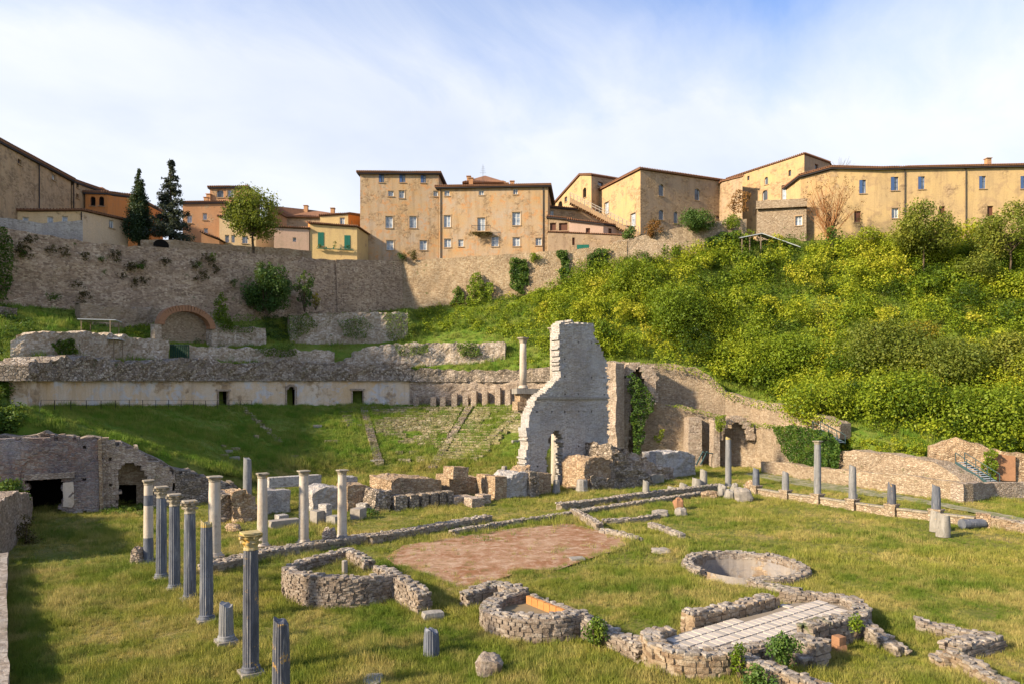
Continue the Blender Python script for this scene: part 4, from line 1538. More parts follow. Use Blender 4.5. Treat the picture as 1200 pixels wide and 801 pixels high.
# collapsed, patched stretch of the rear wall behind the seats
rw = thing('ruined_rear_wall', P(550, 472, 98), 'patched broken masonry behind the stone seats left of the tall ruin', 'wall')
pts = []
for px, yt in ((480, 442), (500, 447), (530, 440), (560, 438), (590, 441), (620, 440), (660, 436), (700, 425), (722, 424)):
    q = ringpts(px, 31.2, yt, 478)
    pts.append((q[0], q[1], 6.8 if px < 630 else -.3, q[3]))
part(rw, 'masonry', wall_strip(pts, 1.6, .45, .28, .35, (C2.x, C2.y), freq=.7), 'theatre')
pts = [ringpts(px, 31.0, yt, 447) for px, yt in ((480, 431), (520, 433), (560, 433), (600, 433), (650, 430))]
part(rw, 'rubble_crown', wall_strip(pts, 1.6, .4, .35, .4, (C2.x, C2.y), freq=.8), 'dark_rubble')
for px in (488, 508, 519, 533, 546, 556, 569, 584, 596):     # piers along it
    D = Dcirc(px, 30.5)
    a = P(px, 475, D)
    mb = MB()
    hh = random.uniform(1.6, 3.0)
    mb.rock((a.x, a.y, 7.3 + hh / 2), (random.uniform(.7, 1.1), .8, hh), math.atan2(a.y - C2.y, a.x - C2.x), .1, .1, px)
    part(rw, 'pier', mb, 'theatre')

# ---- terrace walls between theatre and town wall
def terr(label, lst, mat='terrace', name='terrace_wall', **kw):
    kw = {**dict(thick=1.8, step=.36, rough=.24, topj=.38, freq=.75), **kw}
    lst = [(px, hit(px, yb).y - .25, yt, yb + 2) for px, D, yt, yb in lst]
    mb, pts = pixwall(lst, **kw)
    return solo(name, (pts[0][0], pts[0][1], pts[0][2]), mb, mat, label, 'wall')


terr('whitish terrace wall under the sheet roofed shelters', [(12, 66, 398, 420), (30, 66.5, 390, 420), (60, 69, 387, 421), (100, 73.5, 390, 421), (150, 79, 394, 421), (160, 80, 397, 421)])
terr('short pale terrace stub beside the green gate', [(157, 79.7, 400, 421), (175, 81, 396, 421), (198, 83.5, 397, 421)])
terr('pale terrace wall right of the green gate', [(222, 87, 405, 421), (260, 90, 407, 422), (300, 94, 408, 424), (330, 96.5, 408, 425), (392, 101, 412, 427)])
terr('ochre rock face under the town wall left of the brick arch', [(94, 84.6, 355, 378), (130, 87.0, 358, 382), (160, 89.5, 361, 384), (190, 91.5, 362, 380)], 'golden')
terr('cracked white wall right of the brick arch', [(243, 94.5, 372, 404), (262, 96, 380, 405), (285, 98, 384, 404), (312, 100, 385, 402)])
terr('upper overgrown wall below the dark bushes', [(340, 104, 372, 400), (370, 107, 368, 402), (420, 110.5, 367, 402), (450, 112, 366, 400), (478, 113, 365, 395)], 'terrace')
terr('rubble terrace wall left of the tall white column', [(415, 104.5, 412, 430), (440, 105, 404, 430), (470, 105, 402, 429), (520, 105, 402, 426), (560, 104.5, 401, 424), (592, 104, 402, 420)])
terr('fallen terrace corner with a leaning slab', [(405, 103.2, 420, 429), (430, 103.2, 412, 429), (455, 103.4, 405, 429), (459, 103.4, 410, 429)], 'terrace', rough=.3)
terr('rough little wall at the overgrown west edge of the terraces', [(-12, 72, 360, 372), (10, 73.5, 361, 371), (21, 74, 362, 371)], 'dark_rubble', topj=.2)
# wide brick arch with walled-up back
ar = thing('brick_arch', P(215, 402, 91), 'wide brick relieving arch with golden infill beneath the town wall', 'arch')
dA, dB = hit(190, 405).y - .3, hit(243, 404).y - .3
a0 = P(186, 404, dA)
a1 = P(246, 404, dB)
dM = (dA + dB) / 2
dv = (a1 - a0)
L = Vector((dv.x, dv.y)).length
dv2 = Vector((dv.x, dv.y, 0)).normalized()
nv2 = Vector((dv2.y, -dv2.x, 0))
spring = P(0, 383, dM).z
rise = P(0, 362, dM).z - spring
nb = 26
for k in range(nb):
    an = math.pi * (k + .5) / nb
    mb = MB()
    c = a0 + dv2 * (L / 2 - math.cos(an) * L / 2)
    c.z = spring + math.sin(an) * rise
    tang = (dv2 * math.sin(an) * L / 2 + Vector((0, 0, 1)) * math.cos(an) * rise).normalized()
    rd = tang.cross(nv2).normalized()
    mb.box(c + nv2 * .25, (L * 1.22 / nb, .9, .75), ax=(tang, nv2, rd), jit=.02)
    part(ar, 'brick', mb, 'redbrick')
for q, ex in ((a0, -.35), (a1, .35)):
    mb = MB()
    z0 = P(0, 410, dM).z
    mb.box((q.x + dv2.x * ex, q.y + dv2.y * ex, (z0 + spring) / 2), (.8, 1.0, spring - z0), math.atan2(dv2.y, dv2.x), .04)
    part(ar, 'jamb', mb, 'terrace')
mb = MB()
outl = [(-.1, P(0, 410, dM).z)] + [(L / 2 - math.cos(math.pi * k / 16) * L / 2, spring + math.sin(math.pi * k / 16) * rise) for k in range(17)] + [(L + .1, P(0, 410, dM).z)]
vs = [a0 + dv2 * u - nv2 * .7 + Vector((0, 0, z - a0.z)) for u, z in outl]
mb.add(vs + [v - nv2 * .3 for v in vs], [tuple(range(len(vs))), tuple(range(len(vs), 2 * len(vs)))[::-1]])
part(ar, 'infill', mb, 'golden')

# shelters, barrel, gate
def shelter(px0, px1, y0, y1, D, label):
    D = hit((px0 + px1) / 2, y1).y - 1.2
    s = thing('shelter', P((px0 + px1) / 2, y1, D), label, 'shelter')
    a, b = P(px0, y0, D), P(px1, y0, D)
    mb = MB()
    mb.box(((a.x + b.x) / 2, a.y + 1.0, a.z), (b.x - a.x, 2.4, .09), .25)
    part(s, 'roof', mb, 'sheet')
    for px in (px0 + 3, px1 - 3):
        for dy in (.2, 1.9):
            q = P(px, y0, D)
            mb = MB()
            g = th(q.x, q.y + dy)
            mb.bar((q.x, q.y + dy, min(g, q.z - 1.2) - .2), (q.x, q.y + dy, q.z - .05), .08)
            part(s, 'post', mb, 'wood')
    return s


shelter(91, 131, 374.5, 392, 76.5, 'upper grey sheet roof shelter on the grass terrace')
shelter(106, 135, 396.5, 415, 71.5, 'lower bluish sheet roof shelter before the whitish terrace wall')
mb = MB()
q = P(107, 411, hit(107, 414).y)
g = th(q.x, q.y)
mb.lathe((q.x, q.y, g), [(.24, 0), (.30, .06), (.30, .32), (.32, .34), (.32, .37), (.30, .40), (.30, .68), (.32, .70), (.30, .74), (.27, .95), (.10, .97)], 16)
solo('barrel', (q.x, q.y, g), mb, 'barrel', 'small blue plastic barrel at the whitish terrace wall', 'barrel', smooth=True)
gt = thing('garden_gate', P(210, 420, 84.5), 'green mesh gate set between two terrace walls', 'gate')
dA, dB = hit(199, 420).y - .2, hit(222, 420).y - .2
a, b = P(199, 420, dA), P(222, 420, dB)
for k in range(9):
    mb = MB()
    q, r_ = a.lerp(b, k / 9 + .008), a.lerp(b, (k + 1) / 9 - .008)
    mb.bar((q + r_) / 2 + Vector((0, 0, 0)), (q + r_) / 2 + Vector((0, 0, 1.75)), (r_ - q).length, .05)
    part(gt, 'board', mb, 'gategreen')
mb = MB()
for h in (.15, 1.6):
    mb.bar(a + Vector((0, -.08, h)), b + Vector((0, -.08, h)), .06)
part(gt, 'rail', mb, 'metal')

# railing along the top of the seats
rl = thing('railing', P(160, 480, 76), 'thin iron railing along the foot of the stuccoed theatre wall', 'railing')
prev = None
mbr = MB()
k = 0
pxl = 30
while pxl < 305:
    D = Dcirc(pxl, 29.7)
    q = P(pxl, 470, D)
    q.z = th(q.x, q.y)
    mb = MB()
    mb.bar(q - Vector((0, 0, .1)), q + Vector((0, 0, 1.05)), .045)
    part(rl, 'post', mb, 'metal')
    if prev is not None:
        for h in (1.03, .55):
            mbr.bar(prev + Vector((0, 0, h)), q + Vector((0, 0, h)), .028)
    prev = q
    pxl += 1.9 / D * F * (.6 if pxl < 60 else .75)
part(rl, 'rail', mbr, 'metal')

# ---- stone seats: rows in wedges between radial stairs
def pol(th_, r, z):
    q = C2 + (T2 * math.sin(th_) + A2 * math.cos(th_)) * r
    return Vector((q.x, q.y, z))


def cav_z(r):
    return min(1, max(0, (r - 10.5) / 20.0)) * 7.75


def ang(px, r):
    D = Dcirc(px, r)
    x, y = (px - 600) / F * D - C2.x, D - C2.y
    return math.atan2(x * T2.x + y * T2.y, x * A2.x + y * A2.y)


a1_, a2_, a3_, a4_ = ang(402, 29), ang(425, 29), ang(549, 29), ang(618, 29)
seat = thing('seating', pol((a2_ + a3_) / 2, 20, 0), 'worn rows of stone theatre seats left of the tall ruin', 'seating')


def seat_row(t0, t1, r, keep, mat):
    mb = MB()
    z = cav_z(r)
    a = t0
    while a < t1:
        ln = random.uniform(.7, 1.5)
        da = ln / r
        e = min(t1, a + da)
        if keep(a, r):
            c = pol((a + e) / 2, r + .1, 0)
            mb.box((c.x, c.y, z + random.uniform(.0, .09)), ((e - a) * r - .03, .62, .46), -((a + e) / 2) + math.atan2(T2.y, T2.x) , .035)
        a = e
    if mb.v:
        part(seat, 'seat_row', mb, mat, kind='stuff')


M['seat'] = rubble('seat_stone', [(.22, .19, .10), (.32, .275, .16), (.40, .345, .22), (.48, .43, .32)], (.12, .12, .04, 1), 1.6, 1.5, (.10, .12, .035), .60, .45)
for j in range(26):
    r = 11.5 + j * .715
    def keep(a, rr):
        n_v = hash1(a * 9, rr * .55, 2.2)
        if a < a2_:
            return rr > 23.5 and n_v > -.25
        if a < a3_:
            return (rr > 21.5 - 2.0 * (a - a2_) / (a3_ - a2_) * 3 and n_v > -.38) or n_v > .32
        return rr > 14 and n_v > -.36 and not (rr < 22 and a > a3_ + .32)
    seat_row(a1_ - .02, a2_ - .03, r, keep, 'seat')
    seat_row(a2_ + .04, a3_ - .03, r, keep, 'seat')
    seat_row(a3_ + .03, a4_ + .25, r, keep, 'seat')
for th_, r0, r1, lab in ((a2_ + .005, 13, 29.5, 'straight stepped stair up the seats beside the grassy wedge'), (a3_, 12, 29.7, 'long leaning stair climbing between the seat wedges'),
                         (ang(612, 29), 20, 29.5, 'upper stair of the seats next to the tall ruin')):
    s_ = thing('theatre_stair', pol(th_, r0, cav_z(r0)), lab, 'stair')
    r = r0
    while r < r1:
        c = pol(th_, r, cav_z(r) + .10)
        mb = MB()
        mb.box(c, (random.uniform(.85, 1.05), .36, .42), -th_ + math.atan2(T2.y, T2.x), .03)
        part(s_, 'step', mb, 'dark_rubble' if random.random() < .5 else 'seat')
        r += .42
s_ = thing('theatre_stair', pol(ang(287, 29), 20, cav_z(20)), 'broken line of stones running down the grass slope of the seats', 'stair')
for k in range(34):
    q = hit(285 + 42 * k / 33 + random.uniform(-2.5, 2.5), 478 + 40 * k / 33)
    mb = MB()
    mb.rock(q + Vector((0, 0, .05)), (random.uniform(.4, .9), random.uniform(.3, .6), random.uniform(.25, .5)), random.random() * 3, .15, .25, k * 2.1)
    part(s_, 'stone', mb, 'seat')
# stray blocks on the grass slope
for k, (px, py, w_) in enumerate(((268, 530, .7), (276, 527, .9), (262, 524, .4), (372, 500, 1.1), (403, 495, .8), (402, 476, .9), (442, 541, 1.6), (389, 518, 1.8), (300, 512, .5), (274, 538, 1.2), (263, 535, .7),
                                  (570, 517, 1.2), (604, 518, .9), (345, 536, .8))):
    q = hit(px, py)
    mb = MB()
    mb.rock(q + Vector((0, 0, .1)), (w_, .5, .42), math.atan2(T2.y, T2.x) + random.uniform(-.5, .5), .12, .2, k * 1.7)
    solo('fallen_block', q, mb, 'seat' if k % 3 else 'whitestone', 'pale stone block lying on the grass slope of the seating', 'stone', 'blocks strewn over the seating slope')


# ================================================================== standing ruins
from mathutils.geometry import tessellate_polygon


def slab(outline, O, d, thick, seg=.45, jag=.10, keep=()):
    """flat masonry standing on the line O + u*d; outline in photo pixels, given its real thickness"""
    O2, d2 = Vector((O[0], O[1])), Vector((d[0], d[1])).normalized()
    n2 = Vector((-d2.y, d2.x))
    if n2.y < 0:
        n2 = -n2
    pts = []
    for px, py in outline:
        u, D = onplane(px, O2, d2)
        pts.append(Vector((u, P(0, py, D).z)))
    fine = []
    for i in range(len(pts)):
        a, b = pts[i], pts[(i + 1) % len(pts)]
        n = max(1, int((b - a).length / seg))
        for k in range(n):
            q = a.lerp(b, k / n)
            if i not in keep:
                q = q + Vector((hash1(q.x * 2.1, q.y * 2.1, 1.1), hash1(q.x * 2.1, q.y * 2.1, 7.7))) * jag * 1.6
            fine.append(q)
    tri = tessellate_polygon([[Vector((p.x, p.y, 0)) for p in fine]])
    n = len(fine)
    ft = [Vector((O2.x + d2.x * p.x, O2.y + d2.y * p.x, p.y)) for p in fine]
    bk = [q + Vector((n2.x, n2.y, 0)) * thick for q in ft]
    mb = MB()
    nrm = Vector((-n2.x, -n2.y, 0))
    t0 = tri[0]
    flip = (ft[t0[1]] - ft[t0[0]]).cross(ft[t0[2]] - ft[t0[0]]).dot(nrm) < 0
    fs = [tuple(t[::-1]) if flip else tuple(t) for t in tri]
    fs += [tuple(n + i for i in f[::-1]) for f in fs]
    fs += [(i, n + i, n + (i + 1) % n, (i + 1) % n) for i in range(n)]
    mb.add(ft + bk, fs)
    return mb, n2


def grid_slab(outline, O, d, thick, cell=.26, amp=.10, holes=0):
    """like slab(), but with an uneven, coursed face, a broken edge and square putlog holes"""
    O2, d2 = Vector((O[0], O[1])), Vector((d[0], d[1])).normalized()
    n2 = Vector((-d2.y, d2.x))
    if n2.y < 0:
        n2 = -n2
    poly = []
    for px, py in outline:
        u, D = onplane(px, O2, d2)
        poly.append((u, P(0, py, D).z))
    u0, u1 = min(p[0] for p in poly) - .3, max(p[0] for p in poly) + .3
    z0, z1 = min(p[1] for p in poly) - .1, max(p[1] for p in poly) + .3
    nu, nv = int((u1 - u0) / cell) + 1, int((z1 - z0) / cell) + 1
    cu = u0 + (np.arange(nu) + .5) * cell
    cz = z0 + (np.arange(nv) + .5) * cell
    UU, ZZ_ = np.meshgrid(cu, cz, indexing='ij')
    jx = np.array([hash1(a * 1.1, b * 1.1, 2.0) * .30 + hash1(a * 4.3, b * 4.3, 6.0) * .30 for a, b in zip(UU.ravel(), ZZ_.ravel())]).reshape(UU.shape)
    inside = in_poly(UU + jx, ZZ_ + jx, poly)
    hole = np.zeros_like(inside)
    if holes:
        for i in range(4, nu - 4, holes):
            for j in range(8, nv - 5, holes):
                if random.random() < .6 and inside[i - 2:i + 3, j - 2:j + 3].all():
                    hole[i, j] = True
    mb = MB()
    idx, vs, fs = {}, [], []

    def v(i, j, k):
        if (i, j, k) not in idx:
            u, z = u0 + i * cell, z0 + j * cell
            w_ = noise.noise_vector(Vector((u * 1.9, z * 1.9, 3.0)))
            u2, z2 = u + w_.x * cell * .45, z + w_.y * cell * .30
            o = amp * (hash1(u * .45, z * .45, 5) * 1.3 + hash1(u * 1.5, z * 2.2, 8) * .7 + hash1(u * 4, z * 6, 1) * .45)
            q = O2 + d2 * u2 + n2 * (o if k == 0 else thick + o if k == 1 else .5)
            idx[i, j, k] = len(vs)
            vs.append((q.x, q.y, z2))
        return idx[i, j, k]

    for i in range(nu):
        for j in range(nv):
            if not inside[i, j]:
                continue
            if hole[i, j]:
                ring = [(i, j), (i + 1, j), (i + 1, j + 1), (i, j + 1)]
                for a in range(4):
                    p, q = ring[a], ring[(a + 1) % 4]
                    fs.append((v(*p, 0), v(*q, 0), v(*q, 2), v(*p, 2)))
                fs.append(tuple(v(*p, 2) for p in ring))
            else:
                fs.append((v(i, j, 0), v(i + 1, j, 0), v(i + 1, j + 1, 0), v(i, j + 1, 0)))
            fs.append((v(i, j + 1, 1), v(i + 1, j + 1, 1), v(i + 1, j, 1), v(i, j, 1)))
            for di, dj, p, q in ((-1, 0, (i, j + 1), (i, j)), (1, 0, (i + 1, j), (i + 1, j + 1)), (0, -1, (i, j), (i + 1, j)), (0, 1, (i + 1, j + 1), (i, j + 1))):
                a, b = i + di, j + dj
                if not (0 <= a < nu and 0 <= b < nv and inside[a, b]):
                    fs.append((v(*q, 0), v(*p, 0), v(*p, 1), v(*q, 1)))
    mb.add(vs, fs)
    return mb, n2


# ---- west wing of the theatre: a battered front with two tunnels
VO = Vector((G(50, 603).x, G(50, 603).y))
VD = (Vector((G(150, 596).x, G(150, 596).y)) - VO).normalized()
wing = thing('tunnel_wing', G(60, 603), 'battered theatre wing wall with square tunnel mouth beside the grass passage', 'ruin')
out1 = [(-60, 640), (-60, 516), (10, 513), (40, 511), (75, 511), (108, 513), (118, 516), (118, 615), (74, 615), (74, 561), (31.5, 561), (31.5, 615)]
mb, n2 = grid_slab(out1, VO, VD, 1.3, .22, .07, 11)
part(wing, 'front_wall', mb, 'brickmix')
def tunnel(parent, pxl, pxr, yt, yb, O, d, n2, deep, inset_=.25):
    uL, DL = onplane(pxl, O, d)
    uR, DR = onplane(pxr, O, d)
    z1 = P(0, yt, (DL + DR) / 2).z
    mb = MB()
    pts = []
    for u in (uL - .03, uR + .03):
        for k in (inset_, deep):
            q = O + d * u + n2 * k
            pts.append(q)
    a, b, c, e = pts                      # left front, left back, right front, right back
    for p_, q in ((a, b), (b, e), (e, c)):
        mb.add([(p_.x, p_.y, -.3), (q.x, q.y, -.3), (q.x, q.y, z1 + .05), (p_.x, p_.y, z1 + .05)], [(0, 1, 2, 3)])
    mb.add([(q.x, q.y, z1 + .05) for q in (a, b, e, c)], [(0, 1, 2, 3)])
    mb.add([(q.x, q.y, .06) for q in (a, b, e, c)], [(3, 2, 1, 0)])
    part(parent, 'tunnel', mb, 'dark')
tunnel(wing, 30, 75.5, 559, 603, VO, VD, n2, 3.9, 1.2)
mb = MB()
uL, _ = onplane(28, VO, VD)
uR, _ = onplane(87, VO, VD)
q = VO + VD * ((uL + uR) / 2)
zl = P(0, 557, q.y).z
mb.box((q.x - n2.x * .03, q.y - n2.y * .03, zl), (uR - uL, .3, .42), math.atan2(VD.y, VD.x), .03)
part(wing, 'lintel', mb, 'theatre')
mb, _ = slab([(74, 565), (86, 564), (87, 590), (84, 594), (74, 594)], VO - n2 * .05, VD, .2, .4, .05)
part(wing, 'plaster_patch', mb, 'stucco')
# brick relieving arch over the square mouth
for k in range(22):
    an = math.pi * (k + .5) / 22
    px, py = 55 - math.cos(an) * 36, 563 - math.sin(an) * 38
    u, D = onplane(px, VO, VD)
    q = VO + VD * u - n2 * .02
    mb = MB()
    tang = Vector((VD.x * math.sin(an), VD.y * math.sin(an), math.cos(an)))
    nn3 = Vector((n2.x, n2.y, 0))
    mb.box((q.x + n2.x * .06, q.y + n2.y * .06, P(0, py, D).z), (.36, .16, .42), ax=(tang, nn3, tang.cross(nn3)), jit=.02)
    if random.random() < .75:
        part(wing, 'arch_brick', mb, 'brickmix')
wing2 = thing('tunnel_wing', G(150, 597), 'broken vaulted wing with pointed niche and small dark door behind the columns', 'ruin')
O2 = VO + n2 * .6
out2 = [(117, 620), (117, 517), (125, 514), (134, 520), (148, 524), (165, 531), (180, 540), (196, 546), (206, 552), (206, 618), (176, 618), (176, 570), (171, 553), (160, 542), (150, 539.5), (142, 546), (137.5, 560), (137.5, 618)]
mb, _ = grid_slab(out2, O2, VD, 1.6, .22, .12, 9)
part(wing2, 'front_wall', mb, 'theatre')
out3 = [(136, 618), (136, 536), (178, 536), (178, 618), (160, 618), (160, 567.5), (138.6, 567.5), (138.6, 618)]
mb, _ = slab(out3, O2 + n2 * 1.7, VD, .7, .6, .02, keep=range(8))
part(wing2, 'niche_wall', mb, 'golden')
tunnel(wing2, 138.6, 160, 567, 597, O2 + n2 * 1.7, VD, n2, 2.0, .6)
out4 = [(204, 618), (204, 550), (225, 556), (245, 562), (265, 568), (285, 577), (292, 584), (292, 612)]
mb, _ = grid_slab(out4, O2 + n2 * .4, VD, 2.2, .3, .22)
part(wing2, 'sloping_rubble', mb, 'dark_rubble')
mb, _ = slab([(117, 604), (114.5, 516), (119, 513), (121, 604)], VO - n2 * .25, VD, .6, .5, .05)
part(wing2, 'pilaster', mb, 'warm')

# crest of the wing: rubble that carries the grass
cr = thing('wing_crest', P(90, 515, 54), 'uneven rubble crest along the top of the theatre wing', 'ruin')
pts = []
for px, yt in ((-50, 512), (10, 510), (60, 509), (110, 511), (150, 521), (180, 536), (206, 549), (245, 562), (288, 578)):
    u, D = onplane(px, VO + n2 * 1.5, VD)
    q = VO + n2 * 1.5 + VD * u
    z1 = P(0, yt, D).z
    pts.append((q.x, q.y, z1 - 1.0, z1))
part(cr, 'masonry', wall_strip(pts, 4.0, .45, .3, .35), 'dark_rubble')

# ---- the tall ruin of the stage wall
RO = Vector((G(614, 575).x, G(614, 575).y))
tall = thing('stage_wall_ruin', G(660, 570), 'tall grey stage wall ruin with an arched doorway, twice the height of the columns', 'ruin')
outl = [(608, 582), (614, 560), (617, 530), (618, 506), (622, 485), (629, 466), (640, 458), (650, 448), (657.5, 440), (655, 410), (654, 379), (660, 378), (690, 379), (695.5, 380), (699, 400), (707, 417), (712, 424),
        (712.5, 470), (713.5, 535), (714, 575), (660, 580), (660, 522), (658.5, 512), (654.5, 506), (650, 504.5), (646, 507), (642.5, 514), (641.5, 524), (641, 580)]
mb, n2 = grid_slab(outl, RO, T2, 1.25, .17, .09, 10)
part(tall, 'masonry', mb, 'ruin')
mb = MB()
u0, _ = onplane(628, RO, T2)
u1, D1 = onplane(712, RO, T2)
q = RO + T2 * ((u0 + u1) / 2) - n2 * .05
mb.box((q.x, q.y, P(0, 466, q.y).z), (u1 - u0, .22, .22), math.atan2(T2.y, T2.x), .01)
part(tall, 'string_course', mb, 'whitestone')
# lit return wall and the order of columns on the seat side

def stage_col(label, px, D, ytop, ybot, rad):
    a, b = P(px, ybot, D), P(px, ytop, D)
    h = b.z - a.z
    c = thing('stage_column', a, label, 'column')
    mb = MB()
    mb.lathe(a, [(rad * 1.4, 0), (rad * 1.4, .12), (rad * 1.2, .16), (rad * 1.3, .24), (rad * 1.05, .3)], 20)
    part(c, 'base', mb, 'marble_white', True)
    mb = MB()
    mb.lathe(a, [(rad, .3), (rad, h * .35), (rad * .95, h * .7), (rad * .86, h - .55)], 20)
    part(c, 'shaft', mb, 'marble_white', True)
    mb = MB()
    mb.lathe(a, [(rad * .86, h - .55), (rad * .95, h - .5), (rad * .95, h - .35), (rad * 1.15, h - .2), (rad * 1.5, h - .1), (rad * 1.5, h)], 16,
             lambda an, r, z: r * (1 + .10 * math.cos(4 * an)))
    part(c, 'capital', mb, 'capital')
    return c


ent = thing('entablature', P(611, 470, 68), 'short carved entablature carrying the slim upper stage column', 'entablature')
for k, (x0, x1, y0, y1, dy, mt) in enumerate(((603, 621, 470, 480, 0, 'warm'), (606, 622, 461, 470, .15, 'warm'), (602, 632, 454.5, 461, -.05, 'whitestone'))):
    a, b = P(x0, y1, 68 + dy), P(x1, y0, 68 + dy)
    mb = MB()
    mb.box(((a.x + b.x) / 2, a.y + .9, (a.z + b.z) / 2), (b.x - a.x, 1.8, b.z - a.z), .3, .03)
    part(ent, 'block', mb, mt)
stage_col('slim white upper stage column standing on the entablature', 613, 68.6, 395.5, 454.5, .36)
stage_col('lower stage column under the entablature beside the tall ruin', 614.5, 68.6, 480.5, 572, .40)
stage_col('upper stage column engaged with the top of the tall ruin', 649, 67.5, 384, 450, .38)
stage_col('lower stage column seen through the arched doorway', 650, 68.5, 497, 574, .38)

# ---- rubble round the foot of the tall ruin
ruin(600, 622, 556, 579, 2.0, 'rounded rubble lump at the left foot of the tall ruin', 'warm', top=[(0, 572), (.3, 556), (.7, 548), (1, 545)])
ruin(712, 736, 478, 545, 3.0, 'square shaded pier right of the tall ruin', 'theatre', top=[(0, 476), (.7, 480), (1, 484)], amp=.10)
ruin(684, 723, 535, 576, 3.2, 'warm broken buttress before the tall ruin', 'warm', top=[(0, 545), (.2, 534), (.75, 536), (1, 546)])
ruin(717, 768, 545, 573, 3.6, 'sloping rubble ramp running down from the square pier', 'dark_rubble', top=[(0, 520), (.3, 536), (.7, 552), (1, 566)], amp=.3)
ruin(733, 790, 552, 566, 4.0, 'low tumbled masonry between the ramp and the grey block', 'theatre', top=[(0, 526), (.35, 535), (.65, 543), (1, 548)], amp=.3)
ruin(694, 770, 566, 576, 1.8, 'row of weathered footing stones before the buttress', 'dark_rubble', top=[(0, 556), (.3, 561), (.6, 559), (1, 568)], amp=.22)
ruin(776, 815, 529, 560, 3.0, 'grey upright masonry block at the edge of the court lawn', 'ruin', top=[(0, 532), (.3, 529), (.8, 529), (1, 534)], amp=.16)
ruin(769, 776.5, 529, 562, 1.0, 'narrow squared pillar next to the grey masonry block', 'ruin', amp=.05)
ruin(764, 779, 556, 566, .9, 'small pale block lying before the narrow squared pillar', 'whitestone', amp=.08, name='fallen_block', cat='stone')

# ---- blocks of the stage front, left to right along the lawn
ruin(256, 275, 578, 612, 2.2, 'dark rubble stub behind the pale portico columns', 'dark_rubble')
ruin(272, 300, 577, 612, 2.4, 'ragged warm pier behind the second pale column', 'warm', top=[(0, 578), (.5, 576), (1, 584)], amp=.22)
ruin(312, 340, 574, 602, 1.6, 'squared grey wall behind the second pale column', 'ruin', amp=.05)
lin = thing('lintel', P(345, 570, 58), 'long grey stone lintel resting on short posts behind the pale columns', 'lintel')
a, b = P(313, 565, 57), P(374, 561, 60)
mb = MB()
mb.bar(a, b, .9, .85)
part(lin, 'beam', mb, 'ruin')
for f_ in (.06, .9):
    q = a.lerp(b, f_)
    mb = MB()
    g = th(q.x, q.y)
    mb.rock((q.x, q.y, (q.z - .4 + g) / 2), (.7, .7, max(.3, q.z - .4 - g) + .1), .6, .06, .1, f_)
    part(lin, 'post', mb, 'ruin')
ruin(366, 402, 571, 600, 2.6, 'grey stone wall stub between the third and fourth pale columns', 'ruin', top=[(0, 577), (.4, 570), (1, 571)], amp=.12)
ruin(407, 447, 571, 599, 2.2, 'brick patterned curved wall right of the fourth pale column', 'warm', top=[(0, 568), (.6, 568), (1, 577)], amp=.12)
ruin(404, 419, 558, 572, 1.2, 'upright block on top of the curved wall', 'ruin', amp=.06, z=1.0)
ruin(437, 459, 576, 600, 1.8, 'low shrubby wall end beside the big block platform', 'dark_rubble', amp=.25)
ruin(458, 518, 562, 592, 4.0, 'large flat topped masonry block of the stage', 'warm', top=[(0, 562), (.5, 559), (1, 562)], amp=.12)
for k, (px, w_) in enumerate(((466, 16), (482, 11), (494, 9), (505, 10), (515, 9), (524, 8))):
    a = G(px, 598 - k * 1.2)
    mb = MB()
    sz = w_ / F * a.y
    mb.rock((a.x, a.y + .5, .55), (sz, 1.0, 1.2), math.atan2(T2.y, T2.x), .1, .16, k * 3.3)
    solo('footing_block', a, mb, 'dark_rubble', 'squared dark stone in the footing of the large stage block', 'stone', 'stones along the stage footing')
ruin(527, 568, 558, 583, 2.4, 'warm wall with a raised cornice stone beyond the large stage block', 'warm', top=[(0, 557), (.95, 559), (1, 560)], amp=.07)
ruin(531, 549, 547, 559, 1.6, 'square cornice stone sitting on the warm stage wall', 'warm', amp=.05, z=2.0, name='cornice_stone', cat='stone')
ruin(568, 580, 556, 582, 1.3, 'tall squared door jamb of the stage', 'warm', amp=.04)
ruin(580, 594, 558, 586, 1.4, 'plain warm pier at the end of the curved stage niche', 'warm', amp=.05)
ruin(593, 626, 553, 584, 2.8, 'grey domed masonry of the curved stage niche', 'ruin', top=[(0, 561), (.4, 554), (.8, 553), (1, 558)], amp=.14)
ruin(621, 632, 553, 582, 1.3, 'rough pier right of the curved stage niche', 'dark_rubble', amp=.14)
ruin(629, 646, 554, 579, 1.6, 'low warm wall under the arched doorway', 'warm', amp=.08)
for k, (px, y0, y1, w_, lab) in enumerate(((652, 562, 577, 9, 'slim pale altar block before the arched doorway'), (682, 561, 576, 15, 'stout white altar block on the lawn edge'), (705, 557, 573, 13, 'stepped white altar block by the broken buttress'),
                                           (591, 545.5, 560, 8, 'small dark stub column behind the curved stage niche'))):
    a = G(px, y1)
    h = (y1 - y0) / F * a.y
    r_ = w_ / F * a.y / 2
    mb = MB()
    mb.lathe(a, [(r_ * 1.08, -.1), (r_ * 1.08, .18), (r_, .26), (r_ * .92, h * .5), (r_ * .86, h * .9), (r_ * .7, h)], 9, lambda an, r, z: r * (1 + .08 * hash1(an * 2, z * 2, k)))
    solo('altar_block', a, mb, 'whitestone' if k < 3 else 'greystone', lab, 'stone')
for k, (px, py, w_) in enumerate(((540, 590, 26), (556, 592, 18), (566, 588, 12))):
    a = G(px, py)
    mb = MB()
    mb.rock((a.x, a.y, .3), (w_ / F * a.y, 1.2, .75), math.atan2(T2.y, T2.x), .1, .1, k * 5.5)
    solo('footing_block', a, mb, 'theatre', 'long grey step stone below the warm stage wall', 'stone', 'step stones below the warm stage wall')
